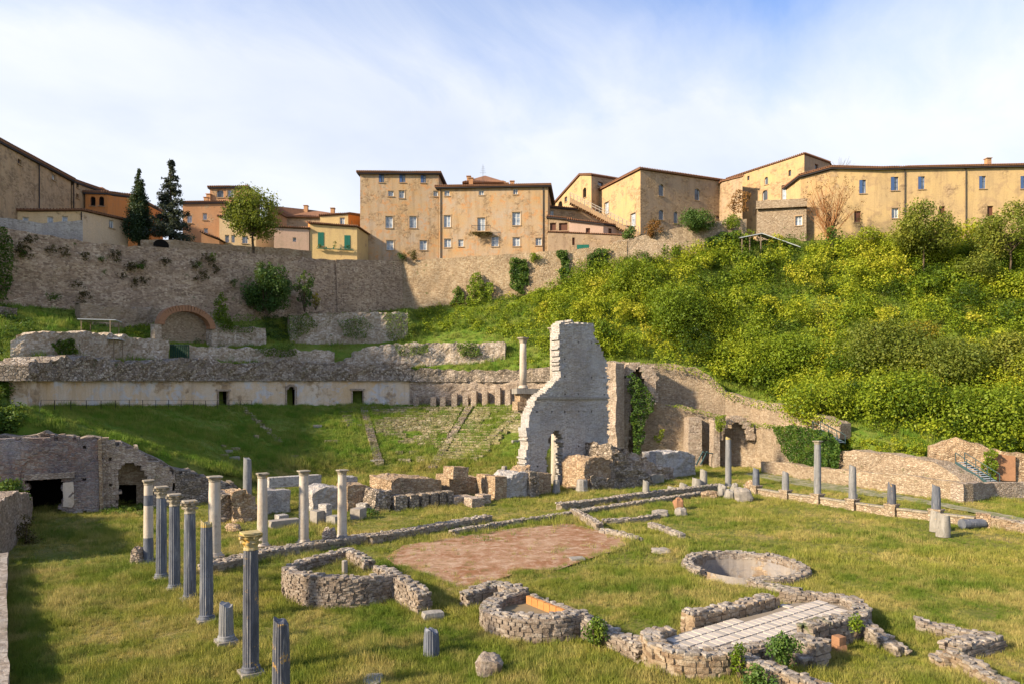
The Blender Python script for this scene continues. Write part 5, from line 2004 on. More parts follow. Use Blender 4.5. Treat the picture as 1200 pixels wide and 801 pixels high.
# fallen carved stones on the lawn behind the pale columns
for k, (px, py, w_, h_, lab) in enumerate(((333, 616, 34, .5, 'long low carved stone lying behind the pale columns'), (330, 610, 12, .5, 'small block resting behind the long low carved stone'), (345, 612, 22, .25, 'flat pale slab behind the long low carved stone'), (372, 612, 12, .9, 'squared block just right of the third pale column'), (381, 611, 9, 1.3, 'narrow upright stone right of the third pale column'), (392, 613, 14, .6, 'low pale stone before the grey wall stub'), (420, 607, 15, .8, 'squared block on the lawn right of the fourth pale column'), (425, 599, 10, .7, 'small stone at the foot of the curved wall'))):
    a = G(px, py)
    mb = MB()
    mb.rock((a.x, a.y, h_ / 2 - .04), (w_ / F * a.y, .8, h_), math.atan2(T2.y, T2.x) + .1 * k, .08, .12, k * 2.9)
    solo('carved_stone', a, mb, ('greystone', 'ruin', 'whitestone')[k % 3], lab, 'stone')

# ---- long walls under the hill on the right
ub = thing('hill_wall', P(800, 470, 91), 'high sunlit retaining wall under the thicket right of the tall ruin', 'wall')
mb, _ = pixwall([(708, 92, 424, 500), (730, 91.6, 423, 500), (745, 91.6, 426, 500), (790, 91.8, 426, 500), (815, 91.5, 430, 500), (835, 91, 440, 503), (850, 90.5, 458, 505), (880, 88, 468, 508), (930, 79.5, 478, 512), (960, 75.5, 486, 514), (985, 73, 494, 514)],
                thick=1.6, step=.55, rough=.10, topj=.3)
part(ub, 'masonry', mb, 'golden')
lb = thing('hill_wall', P(840, 545, 87), 'lower buttressed retaining wall behind the tall grey column on the court edge', 'wall')
mb, _ = pixwall([(752, 89.6, 470, 546), (800, 89.2, 475, 546), (830, 88.8, 483, 548), (850, 88, 489, 549), (885, 86, 497, 552), (915, 80, 501, 556), (960, 73.5, 508, 560)], thick=1.4, step=.55, rough=.12, topj=.25)
part(lb, 'masonry', mb, 'golden')
def pier(parent, px0, px1, yt, yb, D, depth, mat='golden'):
    a, b = P(px0, yb, D), P(px1, yt, D)
    mb = MB()
    w_ = b.x - a.x
    n = max(3, int((b.z - a.z) / .8))
    for k in range(n):
        f_ = (k + .5) / n
        mb.rock(((a.x + b.x) / 2, D + depth / 2 * (1 - .3 * f_) + .3 * f_, a.z + (b.z - a.z) * f_), (w_ * (1 - .10 * f_), depth, (b.z - a.z) / n * 1.12), 0, .06, .10, k + px0)
    part(parent, 'buttress', mb, mat)
pier(lb, 806, 823, 489, 547, 86.8, 3.0, 'theatre')
pier(lb, 836, 844, 492, 551, 85.4, 2.2, 'theatre')
mb = MB()                                   # springing of a lost vault over the tall buttress
for k in range(10):
    an = math.pi * (k + .5) / 10
    q = P(860 - math.cos(an) * 19, 515 - math.sin(an) * 25, 86.2)
    mb.rock(q, (1.0, 1.3, .85), 0, .08, .15, k)
part(lb, 'blind_arch', mb, 'theatre')
ni = thing('arched_niche', P(748, 535, 88), 'tall dark arched niche half covered in ivy beside the lower retaining wall', 'niche')
nd_ = Vector((1, .06))
out = [(726, 548), (729, 470), (731, 430), (738, 424), (752, 424), (764, 428), (770, 440), (770, 470), (766, 475), (762, 480), (754, 500), (752, 548), (748, 548), (748, 470), (756, 452), (754, 440), (748, 432), (743, 433), (740, 440), (739, 470), (736, 548)]
mb, n2 = grid_slab(out, Vector((P(745, 500, 89).x, 88.3)), nd_, 2.2, .3, .12)
part(ni, 'arch_wall', mb, 'theatre')
mb = MB()
a, b = P(733, 552, 90.3), P(760, 428, 90.3)
mb.box(((a.x + b.x) / 2, 90.9, (a.z + b.z) / 2), (b.x - a.x, .5, b.z - a.z), .06)
part(ni, 'back_wall', mb, 'theatre')

cw1 = thing('court_wall', P(1010, 570, 66), 'long low stone wall bordering the path under the right retaining walls', 'wall')
mb, _ = pixwall([(892, 79, 540, 556), (920, 76, 542, 560), (955, 71, 547, 565), (1000, 66.5, 551, 572), (1060, 61.3, 556, 581), (1130, 55.9, 566, 591)], thick=1.0, step=.45, rough=.10, topj=.12)
part(cw1, 'masonry', mb, 'golden')
mb, _ = pixwall([(1129, 55.8, 566, 592), (1165, 58.5, 565, 587), (1215, 59.5, 564, 586)], thick=1.0, step=.45, rough=.1, topj=.12, face=(60, 30))
part(cw1, 'return_masonry', mb, 'theatre')
wd = thing('retaining_wall', P(1020, 565, 67), 'crumbling golden retaining wall with overhanging turf above the long low wall', 'wall')
mb, _ = pixwall([(980, 71, 527, 562), (1000, 69, 528, 566), (1030, 66.5, 531, 570), (1060, 64.5, 535, 572), (1095, 62, 542, 576), (1120, 60.2, 556, 578), (1128, 59.5, 566, 580)], thick=2.4, step=.5, rough=.3, topj=.35)
part(wd, 'masonry', mb, 'golden')
we = thing('retaining_wall', P(1150, 550, 64), 'rubble wall with red brick patches and ivy behind the teal stair', 'wall')
mb, _ = pixwall([(1089, 67, 523, 572), (1105, 66.5, 515, 574), (1120, 66, 513, 576), (1145, 65, 519, 578), (1175, 64, 528, 580), (1225, 63, 535, 582)], thick=1.6, step=.5, rough=.25, topj=.3)
part(we, 'masonry', mb, 'warm')
mb, _ = pixwall([(1168, 63.9, 531, 562), (1182, 63.6, 532, 563), (1190, 63.4, 534, 563)], thick=.4, step=.5, rough=.05, topj=.2)
part(we, 'brick_patch', mb, 'redbrick')


def steel_stair(label, a, b, n=11, wd_=1.1):
    s = thing('steel_stair', b, label, 'stair')
    d = (b - a)
    side = Vector((d.y, -d.x, 0)).normalized() * wd_ / 2
    for sg in (-1, 1):
        mb = MB()
        mb.bar(a + side * sg, b + side * sg, .08, .22)
        part(s, 'stringer', mb, 'tealmetal')
        mb = MB()
        mb.bar(a + side * sg + Vector((0, 0, .9)), b + side * sg + Vector((0, 0, .9)), .05)
        for f_ in (0, .33, .66, 1):
            q = a.lerp(b, f_) + side * sg
            mb.bar(q, q + Vector((0, 0, .9)), .05)
        part(s, 'handrail', mb, 'tealmetal')
    for k in range(n):
        q = a.lerp(b, (k + .5) / n)
        mb = MB()
        mb.box(q + Vector((0, 0, .05)), (.30, wd_ - .08, .05), math.atan2(d.y, d.x))
        part(s, 'tread', mb, 'sheet')
    return s


steel_stair('teal steel stair against the brick patched rubble wall', P(1125, 541, 63.4), P(1166, 567, 60.2))
steel_stair('grey steel stair climbing the ivy bank above the tall pale column', P(957, 503, 74.5), P(986, 519, 71.5), 9)
ld = thing('leaning_ladder', P(818, 545, 84), 'leaning blue steel ladder in the shade of the buttress', 'ladder')
for x0, x1, y0, y1 in ((816, 824, 545, 528), (821, 829, 545, 528), (824, 836, 530, 531)):
    mb = MB()
    mb.bar(P(x0, y0 - 1, 85.2), P(x1, y1, 85.6), .14)
    part(ld, 'bar', mb, 'tealmetal')

# ================================================================== columns
def column(base, h, r, label, shaft='marble_dark', cap=None, capmat='capital', flutes=20, plinth=True, drums=None, lean=(0, 0), group=None, name='column', seg=80, base_mat='greystone'):
    base = Vector(base)
    t_ = thing(name, base, label, 'column', group)
    z = 0.0
    if plinth:
        mb = MB()
        mb.rock((base.x, base.y, base.z + .01), (r * 2.9, r * 2.9, .26), .62, .10, .14, base.x)
        part(t_, 'plinth', mb, base_mat)
        z = .10
        mb = MB()
        mb.lathe(base, [(r * 1.16, z), (r * 1.27, z + .04), (r * 1.22, z + .09), (r * 1.08, z + .11), (r * 1.14, z + .15), (r * 1.10, z + .18), (r * 1.01, z + .20)], 28,
                 lambda a, rr, zz: rr * (1 + .06 * hash1(a * 2, zz * 6, base.x)))
        part(t_, 'base', mb, shaft if drums is None else drums[0][1], True)
        z += .20
    ch = 0
    if cap:
        ch = {'cor': .52, 'worn': .30, 'flat': .26}[cap]
    top = h - ch
    lx, ly = lean

    def shaft_mb(z0, z1, cut=False):
        mb = MB()
        n = max(3, int((z1 - z0) / .3))
        prof = []
        for k in range(n + 1):
            zz = z0 + (z1 - z0) * k / n
            f_ = zz / h
            rr = r * (1.0 - .14 * f_ * f_)
            if k in (0, n):
                rr *= .985
            prof.append((rr, zz))
        sg = seg if flutes else 28
        mb.lathe((0, 0, 0), prof, sg, (lambda a, rr, zz: rr * (1 - .075 * (.5 - .5 * math.cos(flutes * a)) ** .6) * (1 + .02 * hash1(a * 1.5, zz * 2, base.x))) if flutes
                 else (lambda a, rr, zz: rr * (1 + .03 * hash1(a * 1.5, zz * 1.8, base.x))))
        out = []
        for x, y, zz in mb.v:
            if cut and zz > z1 - .05:
                zz += .16 * hash1(x * 5 + base.x, y * 5, 2) - .35 * x
            out.append((base.x + x + lx * zz, base.y + y + ly * zz, base.z + zz))
        mb.v = out
        return mb

    if drums:
        z0 = z
        for k, (f_, m_) in enumerate(drums):
            z1 = z + (top - z) * f_
            part(t_, 'drum', shaft_mb(z0, z1 - .006, cap is None and k == len(drums) - 1), m_)
            z0 = z1
    else:
        part(t_, 'shaft', shaft_mb(z, top, cap is None), shaft)
    if cap:
        tp = base + Vector((lx * top, ly * top, top))
        mb = MB()
        rt = r * .86
        if cap == 'cor':
            mb.lathe(tp, [(rt * 1.08, -.02), (rt * 1.08, .03), (rt * .96, .05), (rt * 1.05, .12), (rt * 1.28, .20), (rt * 1.08, .21), (rt * 1.15, .28), (rt * 1.52, .36), (rt * 1.3, .37), (rt * 1.75, .44)], 48,
                     lambda a, rr, zz: rr * (1 + (.10 if rr > rt * 1.2 else .03) * math.cos(8 * a + (zz > tp.z + .3) * .4) + .04 * hash1(a * 4, rr * 9, base.x)))
            for k in range(8):                # curling leaf tips
                a = 2 * math.pi * k / 8
                rr = rt * (1.5 if k % 2 else 1.35)
                zz = .36 if k % 2 else .2
                mb.rock(tp + Vector((math.cos(a) * rr, math.sin(a) * rr, zz)), (.11, .11, .09), a, .2, .5, k)
        else:
            hh = ch
            mb.lathe(tp, [(rt, -.01), (rt * 1.12, .03), (rt * 1.06, .07), (rt * 1.25, hh * .6), (rt * 1.5, hh * .78)], 24, lambda a, rr, zz: rr * (1 + .06 * hash1(a * 3, zz * 8, base.x)))
        cp_ = part(t_, 'capital', mb, capmat)
        mb = MB()
        s_ = rt * (2.7 if cap == 'cor' else 2.6)
        mb.rock(tp + Vector((0, 0, ch - .05)), (s_, s_, .09), .62, .16, .24, base.x + 3)
        part(cp_, 'abacus', mb, capmat)
    return t_


GR_L = 'dark fluted columns of the left portico'
column(G(174, 660), 4.3, .235, 'banded column of dark and white drums nearest the ruined tunnel wing', drums=[(.28, 'marble_dark'), (.72, 'marble_white'), (.86, 'marble_dark'), (1, 'marble_white')], cap='flat', flutes=0)
column(G(189, 678), 4.35, .235, 'dark fluted column with carved capital next to the banded column', 'marble_dark', 'cor', lean=(.004, 0))
column(G(204.5, 691), 4.25, .235, 'dark fluted column with carved capital, middle one of the three in a row', 'marble_dark', 'cor')
column(G(222.5, 704), 4.2, .24, 'dark fluted column with carved capital beside the capless orange topped column', 'marble_dark', 'cor')
column(G(242, 728), 3.75, .24, 'capless dark fluted column with orange lichen on its broken top', 'marble_dark', None, drums=[(.42, 'marble_dark'), (.95, 'marble_dark'), (1, 'capital_y')])
column(G(265, 753), 1.35, .245, 'short grey column stump on a worn base beside the yellow capital column', 'marble_grey', None, flutes=20)
column(G(294, 790), 4.35, .235, 'tall dark column with bright yellow lichened capital', 'marble_lichen', 'cor', 'capital_y')
column(G(329.5, 822), 2.25, .24, 'broken dark shaft with orange lichen spots right of the yellow capital column', 'marble_lichen', None)
for px, y1, h, lab, rr in ((251.5, 653, 4.35, 'stout pale banded portico column before the sloping rubble', .32), (307.5, 641, 4.25, 'pale portico column with warm upper shaft between the banded and dark capped ones', .29),
                           (356, 637, 4.3, 'pale portico column with flat dark capital before the stone lintel', .29), (401, 631, 4.2, 'pale portico column with spreading capital at the stage step', .28)):
    column(G(px, y1), h, rr, lab, 'marble_white', 'worn', 'capital', 0, drums=[(.18, 'marble_white'), (.5, 'marble_white'), (1, 'marble_white')], base_mat='theatre')
column(G(290, 596), 3.9, .33, 'plain grey shaft rising from the ragged pier behind the pale columns', 'marble_grey', None, flutes=0, plinth=False)
mb = MB()
a = P(404, 676, 30.2)
mb.lathe(a, [(.13, -.1), (.13, .72), (.10, .76)], 8)
solo('stone_post', a, mb, 'greystone', 'small stone post standing inside the round exedra', 'post')
column(G(505.5, 767), .82, .27, 'squat grey column stump alone on the front lawn', 'marble_dark', None, 0, plinth=False)

# ---- right portico: low wall with pedestals and broken shafts
PW = [(872, 574), (886, 579), (920.5, 585), (958, 590), (999, 596.5), (1045, 603.5), (1097, 610), (1152, 617)]
lw2 = thing('portico_wall', G(1000, 597), 'low panelled wall with pedestals under the broken shafts along the right lawn', 'wall')
pp_ = [G(px, py) for px, py in PW]
for i in range(len(pp_) - 1):
    a, b = pp_[i].copy(), pp_[i + 1].copy()
    d = (b - a).normalized()
    a, b = a + d * .42, b - d * .42
    mb = MB()
    n = max(2, int((b - a).length / .9))
    for k in range(n):
        q, r_ = a.lerp(b, k / n), a.lerp(b, (k + 1) / n)
        mb.bar(q + Vector((0, 0, .22)), r_ + Vector((0, 0, .22)), .34, .56)
    part(lw2, 'panel', mb, 'golden')
    mb = MB()
    for k in range(n):
        q, r_ = a.lerp(b, k / n + .006), a.lerp(b, (k + 1) / n - .006)
        mb.bar(q + Vector((0, 0, .56)), r_ + Vector((0, 0, .56 + random.uniform(-.015, .02))), .52, .11)
    part(lw2, 'coping', mb, 'capital')
    if i:
        mb = MB()
        ax_ = math.atan2(d.y, d.x)
        mb.rock(pp_[i] + Vector((0, 0, .36)), (.72, .72, .9), ax_, .03, .04, i * 2.2)
        mb.rock(pp_[i] + Vector((0, 0, .80)), (.84, .84, .12), ax_, .03, .04, i * 3.1)
        part(lw2, 'pedestal', mb, 'golden')
mb = MB()
mb.rock(pp_[-1] + Vector((0, 0, .42)), (.9, .8, 1.0), 1.0, .05, .05, 9)
part(lw2, 'end_pedestal', mb, 'warm')
right_cols = ((1, 1.45, None, 'short dark shaft on the pedestal beside the tumbled blocks', 'marble_dark', .30), (2, 1.5, None, 'short grey shaft on the second pedestal of the panelled wall', 'marble_grey', .29),
              (3, 4.3, 'worn', 'tall grey column with pale capital on the panelled wall', 'marble_grey', .28), (4, 2.5, None, 'half height grey shaft right of the tall capped column', 'marble_grey', .28),
              (5, 1.45, None, 'short dark shaft with orange lichen top on the panelled wall', 'marble_lichen', .30), (6, 1.6, None, 'short dark shaft above the two white stumps', 'marble_dark', .29))
for i, h, cap, lab, mt, rr in right_cols:
    column(pp_[i] + Vector((0, 0, .84)), h, rr, lab, mt, cap, 'capital', 0, plinth=False)
column(G(853.5, 570), 4.75, .30, 'tall slender grey column standing alone before the buttressed wall', 'marble_grey', None, flutes=0, drums=[(.5, 'marble_grey'), (.97, 'marble_grey'), (1, 'capital_y')])
for px, y1, h, w_, lab in ((757, 583, 1.45, .30, 'white round stub on the long double step'), (801, 573, .55, .42, 'squat white block behind the long double step'), (817, 573, 1.0, .5, 'round white drum beside a taller stub behind the step'),
                           (824.5, 572, 1.75, .36, 'upright white stub behind the round drum'), (788, 574, .3, .5, 'flat grey stone behind the long double step'), (1001, 584, .5, .3, 'tiny dark stub behind the panelled wall')):
    column(G(px, y1), h, w_, lab, 'whitestone', None, flutes=0, plinth=False, name='column_stub')
for px, y1, h, w_, lab in ((1096, 622, 1.25, .34, 'leaning white stump behind its broader twin'), (1105, 628, 1.35, .40, 'broad white pitted stump on the right lawn')):
    column(G(px, y1), h, w_, lab, 'whitestone', None, flutes=0, plinth=False, lean=(.03, 0), name='column_stub')
mb = MB()
a, b = G(1127, 619), G(1152, 618)
a.z = b.z = .30
mb.tube(a, b, .33, .31, 18)
solo('fallen_column', (a.x, a.y, 0), mb, 'marble_dark', 'dark column shaft lying in the grass before the end pedestal', 'column', smooth=False)
mb_pts = [G(1156, 617), G(1200, 624), G(1240, 631)]
ew = thing('rubble_wall', G(1190, 623), 'low rubble wall continuing past the end pedestal', 'wall')
laid_wall(ew, [(p.x, p.y, 0, .75 - .1 * i) for i, p in enumerate(mb_pts)], .6, 'warm')
for k, (px, py, w_, h_, lab) in enumerate(((833, 584, 20, .75, 'reddish block at the end of the long double step'), (847, 582, 10, 1.1, 'white tilted fragment among the tumbled blocks'), (856, 585, 11, .9, 'rounded pale fragment among the tumbled blocks'),
                                           (862, 577, 8, .9, 'small upright pale fragment among the tumbled blocks'), (871, 588, 20, 1.25, 'big grey cube of the tumbled blocks'), (880, 577, 10, 1.1, 'narrow warm block behind the big grey cube'))):
    a = G(px, py)
    mb = MB()
    boulder(mb, (a.x, a.y + .2, h_ / 2 - .08), (w_ / F * a.y, .95, h_ * 1.05), k * 4.1)
    solo('tumbled_block', a, mb, ('warm', 'whitestone', 'whitestone', 'whitestone', 'greystone', 'warm')[k], lab, 'stone')

# ================================================================== floors
def sheet(name, poly, z, mat, seg=.6, jag=.25, kind='structure', follow=False):
    fine = []
    for i in range(len(poly)):
        a, b = Vector(poly[i][:2]), Vector(poly[(i + 1) % len(poly)][:2])
        n = max(1, int((b - a).length / seg))
        for k in range(n):
            q = a.lerp(b, k / n)
            q = q + Vector((hash1(q.x * 1.3, q.y * 1.3, 1), hash1(q.x * 1.3, q.y * 1.3, 9))) * jag
            fine.append(q)
    tri = tessellate_polygon([[Vector((p.x, p.y, 0)) for p in fine]])
    mb = MB()
    fs = []
    for t_ in tri:
        a, b, c = (fine[i] for i in t_)
        fs.append(tuple(t_) if (b - a).cross(c - a) > 0 else tuple(t_[::-1]))
    mb.add([(p.x, p.y, z) for p in fine], fs)
    o = bpy.data.objects.new(name, mesh_data(name, mb.v, mb.f, M[mat]))
    COL.objects.link(o)
    o['kind'] = kind
    return o


FLOOR = [G(px, py) for px, py in ((450, 655), (470, 640), (545, 627), (620, 617), (665, 612), (700, 622), (745, 636), (720, 645), (690, 655), (655, 668), (610, 668), (560, 690), (530, 694), (500, 680), (470, 668))]
sheet('court_floor', FLOOR, .055, 'courtfloor')
PATH = [G(px, py) for px, py in ((880, 553), (930, 560), (1000, 571), (1060, 581), (1120, 592), (1230, 613), (1230, 619), (1110, 595), (1040, 584), (960, 573), (900, 562), (870, 556))]
sheet('path', PATH, .06, 'path', jag=.35)
mb = MB()
a = G(676, 656)
mb.rock((a.x, a.y, .10), (.75, .55, .12), .2, .06, .08, 3)
solo('marble_slab', a, mb, 'whitestone', 'small white marble slab on the edge of the bare red floor', 'stone')

# ================================================================== bath ruins on the lawn
def horse(c, R_, stilt, n=26):
    """midline of an apse open towards the stage direction"""
    c = Vector(c)
    pts = [c + A2 * R_ + T2 * stilt]
    for k in range(n + 1):
        an = math.pi / 2 + math.pi * k / n
        pts.append(c + (T2 * math.cos(an) + A2 * math.sin(an)) * R_)
    pts.append(c - A2 * R_ + T2 * stilt)
    return pts


def wp(pts, h, z0=0.0):
    hs = h if isinstance(h, (list, tuple)) else [h] * len(pts)
    return [(p[0], p[1], z0, z0 + hh) for p, hh in zip(pts, hs)]


ex1 = thing('round_exedra', (-7.1, 30.2, 0), 'high round stone exedra wall with grass inside', 'ruin')
h1 = horse((-7.15, 30.2), 2.6, 1.0)
laid_wall(ex1, wp(h1, [1.15 - .12 * math.sin(i * .25) for i in range(len(h1))]), .48, single=0, name='apse_wall', course=.105, length=(.12, .3))
E1, E2 = h1[0], h1[-1]
laid_wall(ex1, wp([E1 + A2 * .2, E1 - A2 * 1.2, E1 - A2 * 2.3], [1.15, 1.2, 1.05]), .5, name='chord_wall')
laid_wall(ex1, wp([E1 - A2 * 3.5, E1 - A2 * 5.0, E1 - A2 * 6.6, E1 - A2 * 7.6], [1.05, 1.05, .95, .8]), .55, name='chord_wall')
mb = MB()
q = E1 - A2 * 8.3
mb.rock((q.x, q.y, .12), (.8, .5, .3), .4, .15, .3, 2)
part(ex1, 'end_stone', mb, 'whitestone')

ex2 = thing('small_exedra', (1.0, 25.6, 0), 'low thick horseshoe wall with an orange brick bench inside', 'ruin')
h2 = horse((1.0, 25.65), 1.85, .45)
laid_wall(ex2, wp(h2, [.72 - .10 * math.sin(i * .2) for i in range(len(h2))]), .66, 'pink', single=170, name='apse_wall', course=.16, length=(.2, .44))
E1, E2 = h2[0], h2[-1]
laid_wall(ex2, wp([E1 + A2 * 1.3, E1 - A2 * .1], [.7, .75]), .62, name='chord_wall')
q = E1 + A2 * 1.4
laid_wall(ex2, wp([q - T2 * 1.7, q - T2 * .8, q], [.6, .72, .72]), .55, name='side_wall')
laid_wall(ex2, wp([q + T2 * .3, q + T2 * 1.0], [.55, .45]), .55, name='side_wall')
laid_wall(ex2, wp([E2 + A2 * .1, E2 - A2 * .8, E2 - A2 * 1.8, E2 - A2 * 3.0], [.72, .62, .5, .55]), .6, name='link_wall')
bench = MB()
n = 7
for k in range(n):
    b_ = MB()
    q0 = (E1 - A2 * .55).lerp(E2 + A2 * .55, k / n)
    q1 = (E1 - A2 * .55).lerp(E2 + A2 * .55, (k + 1) / n)
    c = (q0 + q1) / 2
    b_.box((c.x, c.y, .42), ((q1 - q0).length - .02, .14, .46), math.atan2(A2.y, A2.x), .01)
    part(ex2, 'brick', b_, 'orangebrick')
laid_wall(ex2, wp([E1 - A2 * .55 + T2 * .22, E2 + A2 * .55 + T2 * .22], .58), .28, name='bench_wall')
inner = [Vector((1.0, 25.65)) + (T2 * math.cos(a_) + A2 * math.sin(a_)) * 1.6 for a_ in np.linspace(0, 2 * math.pi, 17)[:-1]]
soil = sheet('soil_floor', inner, .34, 'soilfloor', jag=.05)
inner1 = [Vector((-7.15, 30.2)) + (T2 * math.cos(a_) + A2 * math.sin(a_)) * 2.42 for a_ in np.linspace(math.pi * .5, math.pi * 1.5, 14)]
inner1 += [Vector((-7.15, 30.2)) - A2 * 2.4 + T2 * 1.0, Vector((-7.15, 30.2)) + A2 * 2.4 + T2 * 1.0]
turf_in = sheet('turf_floor', inner1, .52, 'turf', jag=.04)

# paved room with two apses
pv = thing('paved_room', G(880, 745), 'paved bath room with pale tiled floor and low apse walls', 'ruin')
ZF = .48
fl = [(772, 753), (800, 739), (850, 727), (905, 714), (922, 706), (960, 703), (988, 708), (1002, 718), (985, 729), (950, 737), (935, 748), (890, 754), (850, 760), (810, 762)]
flp = [G(px, py, ZF) for px, py in fl]
mb = MB()
mb.prism([(p.x, p.y) for p in flp][::-1] if False else [(p.x, p.y) for p in flp], -.2, ZF - .03)
part(pv, 'floor_bed', mb, 'tilebed')
# tiles: bands of slabs laid askew, each its own piece
poly2 = [(p.x, p.y) for p in flp]
tile_v = []
for k in range(4):
    mb = MB()
    mb.rock((0, 0, 0), (1, 1, 1), 0, .02, .03, k * 2.2)
    tile_v.append(mesh_data('paving_tile', mb.v, mb.f, M['tile_b' if k == 3 else 'tile']))
cnt = 0
org = Vector((5.0, 21.0))
dt, da = T2, A2
ts, ta = .34, .50
for i in range(-12, 40):
    for j in range(-6, 16):
        c = org + dt * (i * ts + (j % 2) * ts * .5) + da * (j * ta)
        if cnt < 300 and all(in_poly([c.x + ex], [c.y + ey], poly2)[0] for ex, ey in ((.15, 0), (-.15, 0), (0, .2), (0, -.2))):
            o = bpy.data.objects.new('paving_tile', random.choice(tile_v))
            COL.objects.link(o)
            o.parent = pv
            o.location = Vector((c.x, c.y, ZF - .015 + random.uniform(-.006, .006))) - LOC[pv.name]
            o.scale = (ts - .05, ta - .06, .05)
            o.rotation_euler = (0, 0, math.atan2(dt.y, dt.x) + random.gauss(0, .02))
            cnt += 1
print('paving tiles', cnt)


def gp(lst, z=.62):
    return [Vector((G(px, py, z).x, G(px, py, z).y)) for px, py in lst]


laid_wall(pv, wp(gp([(783, 735), (768, 741), (761, 749), (770, 757), (790, 763), (815, 766), (842, 765), (864, 760)]), [.55, .72, .78, .75, .68, .68, .66, .62]), .62, 'warm', single=150, name='apse_wall', course=.16, length=(.2, .4))
laid_wall(pv, wp(gp([(870, 757), (895, 752), (925, 748)]), [.60, .55, .6]), .5, 'pink', name='front_wall')
laid_wall(pv, wp(gp([(806, 727), (835, 720), (870, 712), (903, 703)]), [.95, .82, .82, .8]), .55, 'warm', single=60, name='back_wall', course=.15, length=(.2, .42))
laid_wall(pv, wp(gp([(945, 741), (962, 736), (985, 731), (1004, 724), (1010, 714), (1003, 706), (995, 701)]), [.85, .9, .85, .75, .7, .66, .62]), .55, 'pink', single=80, name='end_apse', course=.15, length=(.2, .42))
laid_wall(pv, wp(gp([(915, 694), (935, 697), (960, 699), (988, 701)], .5), [.62, .6, .6, .58]), .55, 'pink', name='rear_wall')
laid_wall(pv, wp(gp([(938, 752), (955, 748)], .7), [.78, .75]), 1.0, 'pink', name='step_block', course=.22, length=(.35, .6))
laid_wall(pv, wp(gp([(1012, 733), (1025, 743), (1045, 751), (1056, 756)], .3), [.5, .45, .3, .2]), .5, 'dark_rubble', name='tail_wall')
laid_wall(pv, wp(gp([(872, 772), (900, 780), (930, 790), (965, 803)], .5), [.55, .55, .5, .5]), .55, 'warm', single=60, name='outer_wall', course=.16, length=(.2, .42))
laid_wall(pv, wp(gp([(930, 766), (945, 772)], .3), [.4, .35]), .4, 'pink', name='low_wall')
mb = MB()
for z_, s_ in ((.15, .36), (.42, .32)):
    q = G(983, 764)
    mb.rock((q.x, q.y, z_), (s_, s_, .27), z_, .06, .12, z_)
solo('brick_pillar', G(983, 764), mb, 'redbrick', 'stub of a small brick pillar below the end apse of the paved room', 'pillar')

# sunken pool
POOL = Vector((11.45, 33.6))
pl_ = thing('round_pool', (POOL.x, POOL.y, 0), 'sunken round basin with blue grey plaster lining and stone rim', 'ruin')
ring = [POOL + Vector((math.cos(a_), math.sin(a_))) * 2.74 for a_ in np.linspace(R(-100), R(205), 34)]
laid_wall(pl_, wp(ring, .30), .5, 'pink', name='rim_wall')
mb = MB()
n = 40
lin_ = [(POOL.x + math.cos(2 * math.pi * k / n) * 2.46, POOL.y + math.sin(2 * math.pi * k / n) * 2.46) for k in range(n)]
mb.add([(x, y, -1.3) for x, y in lin_] + [(x, y, .22) for x, y in lin_], [(i, n + i, n + (i + 1) % n, (i + 1) % n) for i in range(n)])
part(pl_, 'plaster_lining', mb, 'pool')
mb = MB()
mb.add([(x, y, -1.02) for x, y in lin_], [tuple(range(n))])
part(pl_, 'basin_floor', mb, 'soilfloor')
lk = thing('connecting_wall', G(905, 687), 'narrow stepped wall linking the round basin to the paved room', 'wall')
laid_wall(lk, wp(gp([(880, 681), (895, 684), (915, 689), (935, 693)], .25), [.32, .28, .3, .35]), .6, 'pink', name='wall')

# L-shaped footing on the right lawn
lf = thing('room_footing', G(1130, 750), 'broken U-shaped stone footing on the right lawn', 'ruin')
laid_wall(lf, wp(gp([(1076, 730), (1095, 733), (1125, 737), (1160, 745)], .3), [.5, .35, .3, .35]), .5, 'pink', name='wall')
laid_wall(lf, wp(gp([(1163, 748), (1140, 754), (1118, 760)], .3), [.42, .45, .5]), .7, 'pink', name='wall', single=30, length=(.28, .5))
laid_wall(lf, wp(gp([(1098, 769), (1116, 768), (1140, 780), (1165, 792), (1195, 803)], .3), [.3, .48, .42, .3, .2]), .5, 'warm', name='wall', single=40, length=(.28, .5))

# steps and edges round the court
def edge(label, lst, h, thick, mat='theatre', name='stone_step', courses=.17):
    p = [G(px, py) for px, py in lst]
    e_ = thing(name, p[0], label, 'step')
    laid_wall(e_, wp([(q.x, q.y) for q in p], h), thick, mat, name='edge', course=courses, length=(.3, .7))
    return e_


edge('mossy stage step under the pale portico columns', [(240, 672), (300, 656), (330, 650), (380, 642), (432, 634)], .42, .9, 'dark_rubble')
edge('lower stage step along the bare red floor', [(432, 636), (480, 628), (530, 619), (572, 611)], .45, .8, 'theatre')
edge('thin kerb along the far side of the bare red floor', [(530, 627), (580, 618), (640, 609), (676, 603)], .3, .4, 'theatre')
edge('long double step leading to the tumbled blocks, upper course', [(655, 597), (700, 592), (760, 583), (810, 577), (845, 573)], .5, .7, 'dark_rubble')
edge('long double step leading to the tumbled blocks, lower course', [(672, 603), (720, 596), (770, 588), (822, 580)], .3, .6, 'dark_rubble')
edge('bent rubble kerb at the corner of the bare red floor', [(672, 603), (688, 612), (703, 621)], .45, .5, 'theatre', 'rubble_kerb')
edge('broken rubble line on the far lawn beside the floor corner', [(708, 614), (735, 612), (752, 610), (770, 607)], .28, .5, 'dark_rubble', 'rubble_line')
edge('short slanting rubble line on the far lawn', [(762, 617), (780, 623), (800, 631)], .28, .4, 'cap', 'rubble_line')
edge('low rubble strip on the edge of the bare red floor', [(704, 624), (725, 627), (748, 634)], .22, .5, 'cap', 'rubble_line')
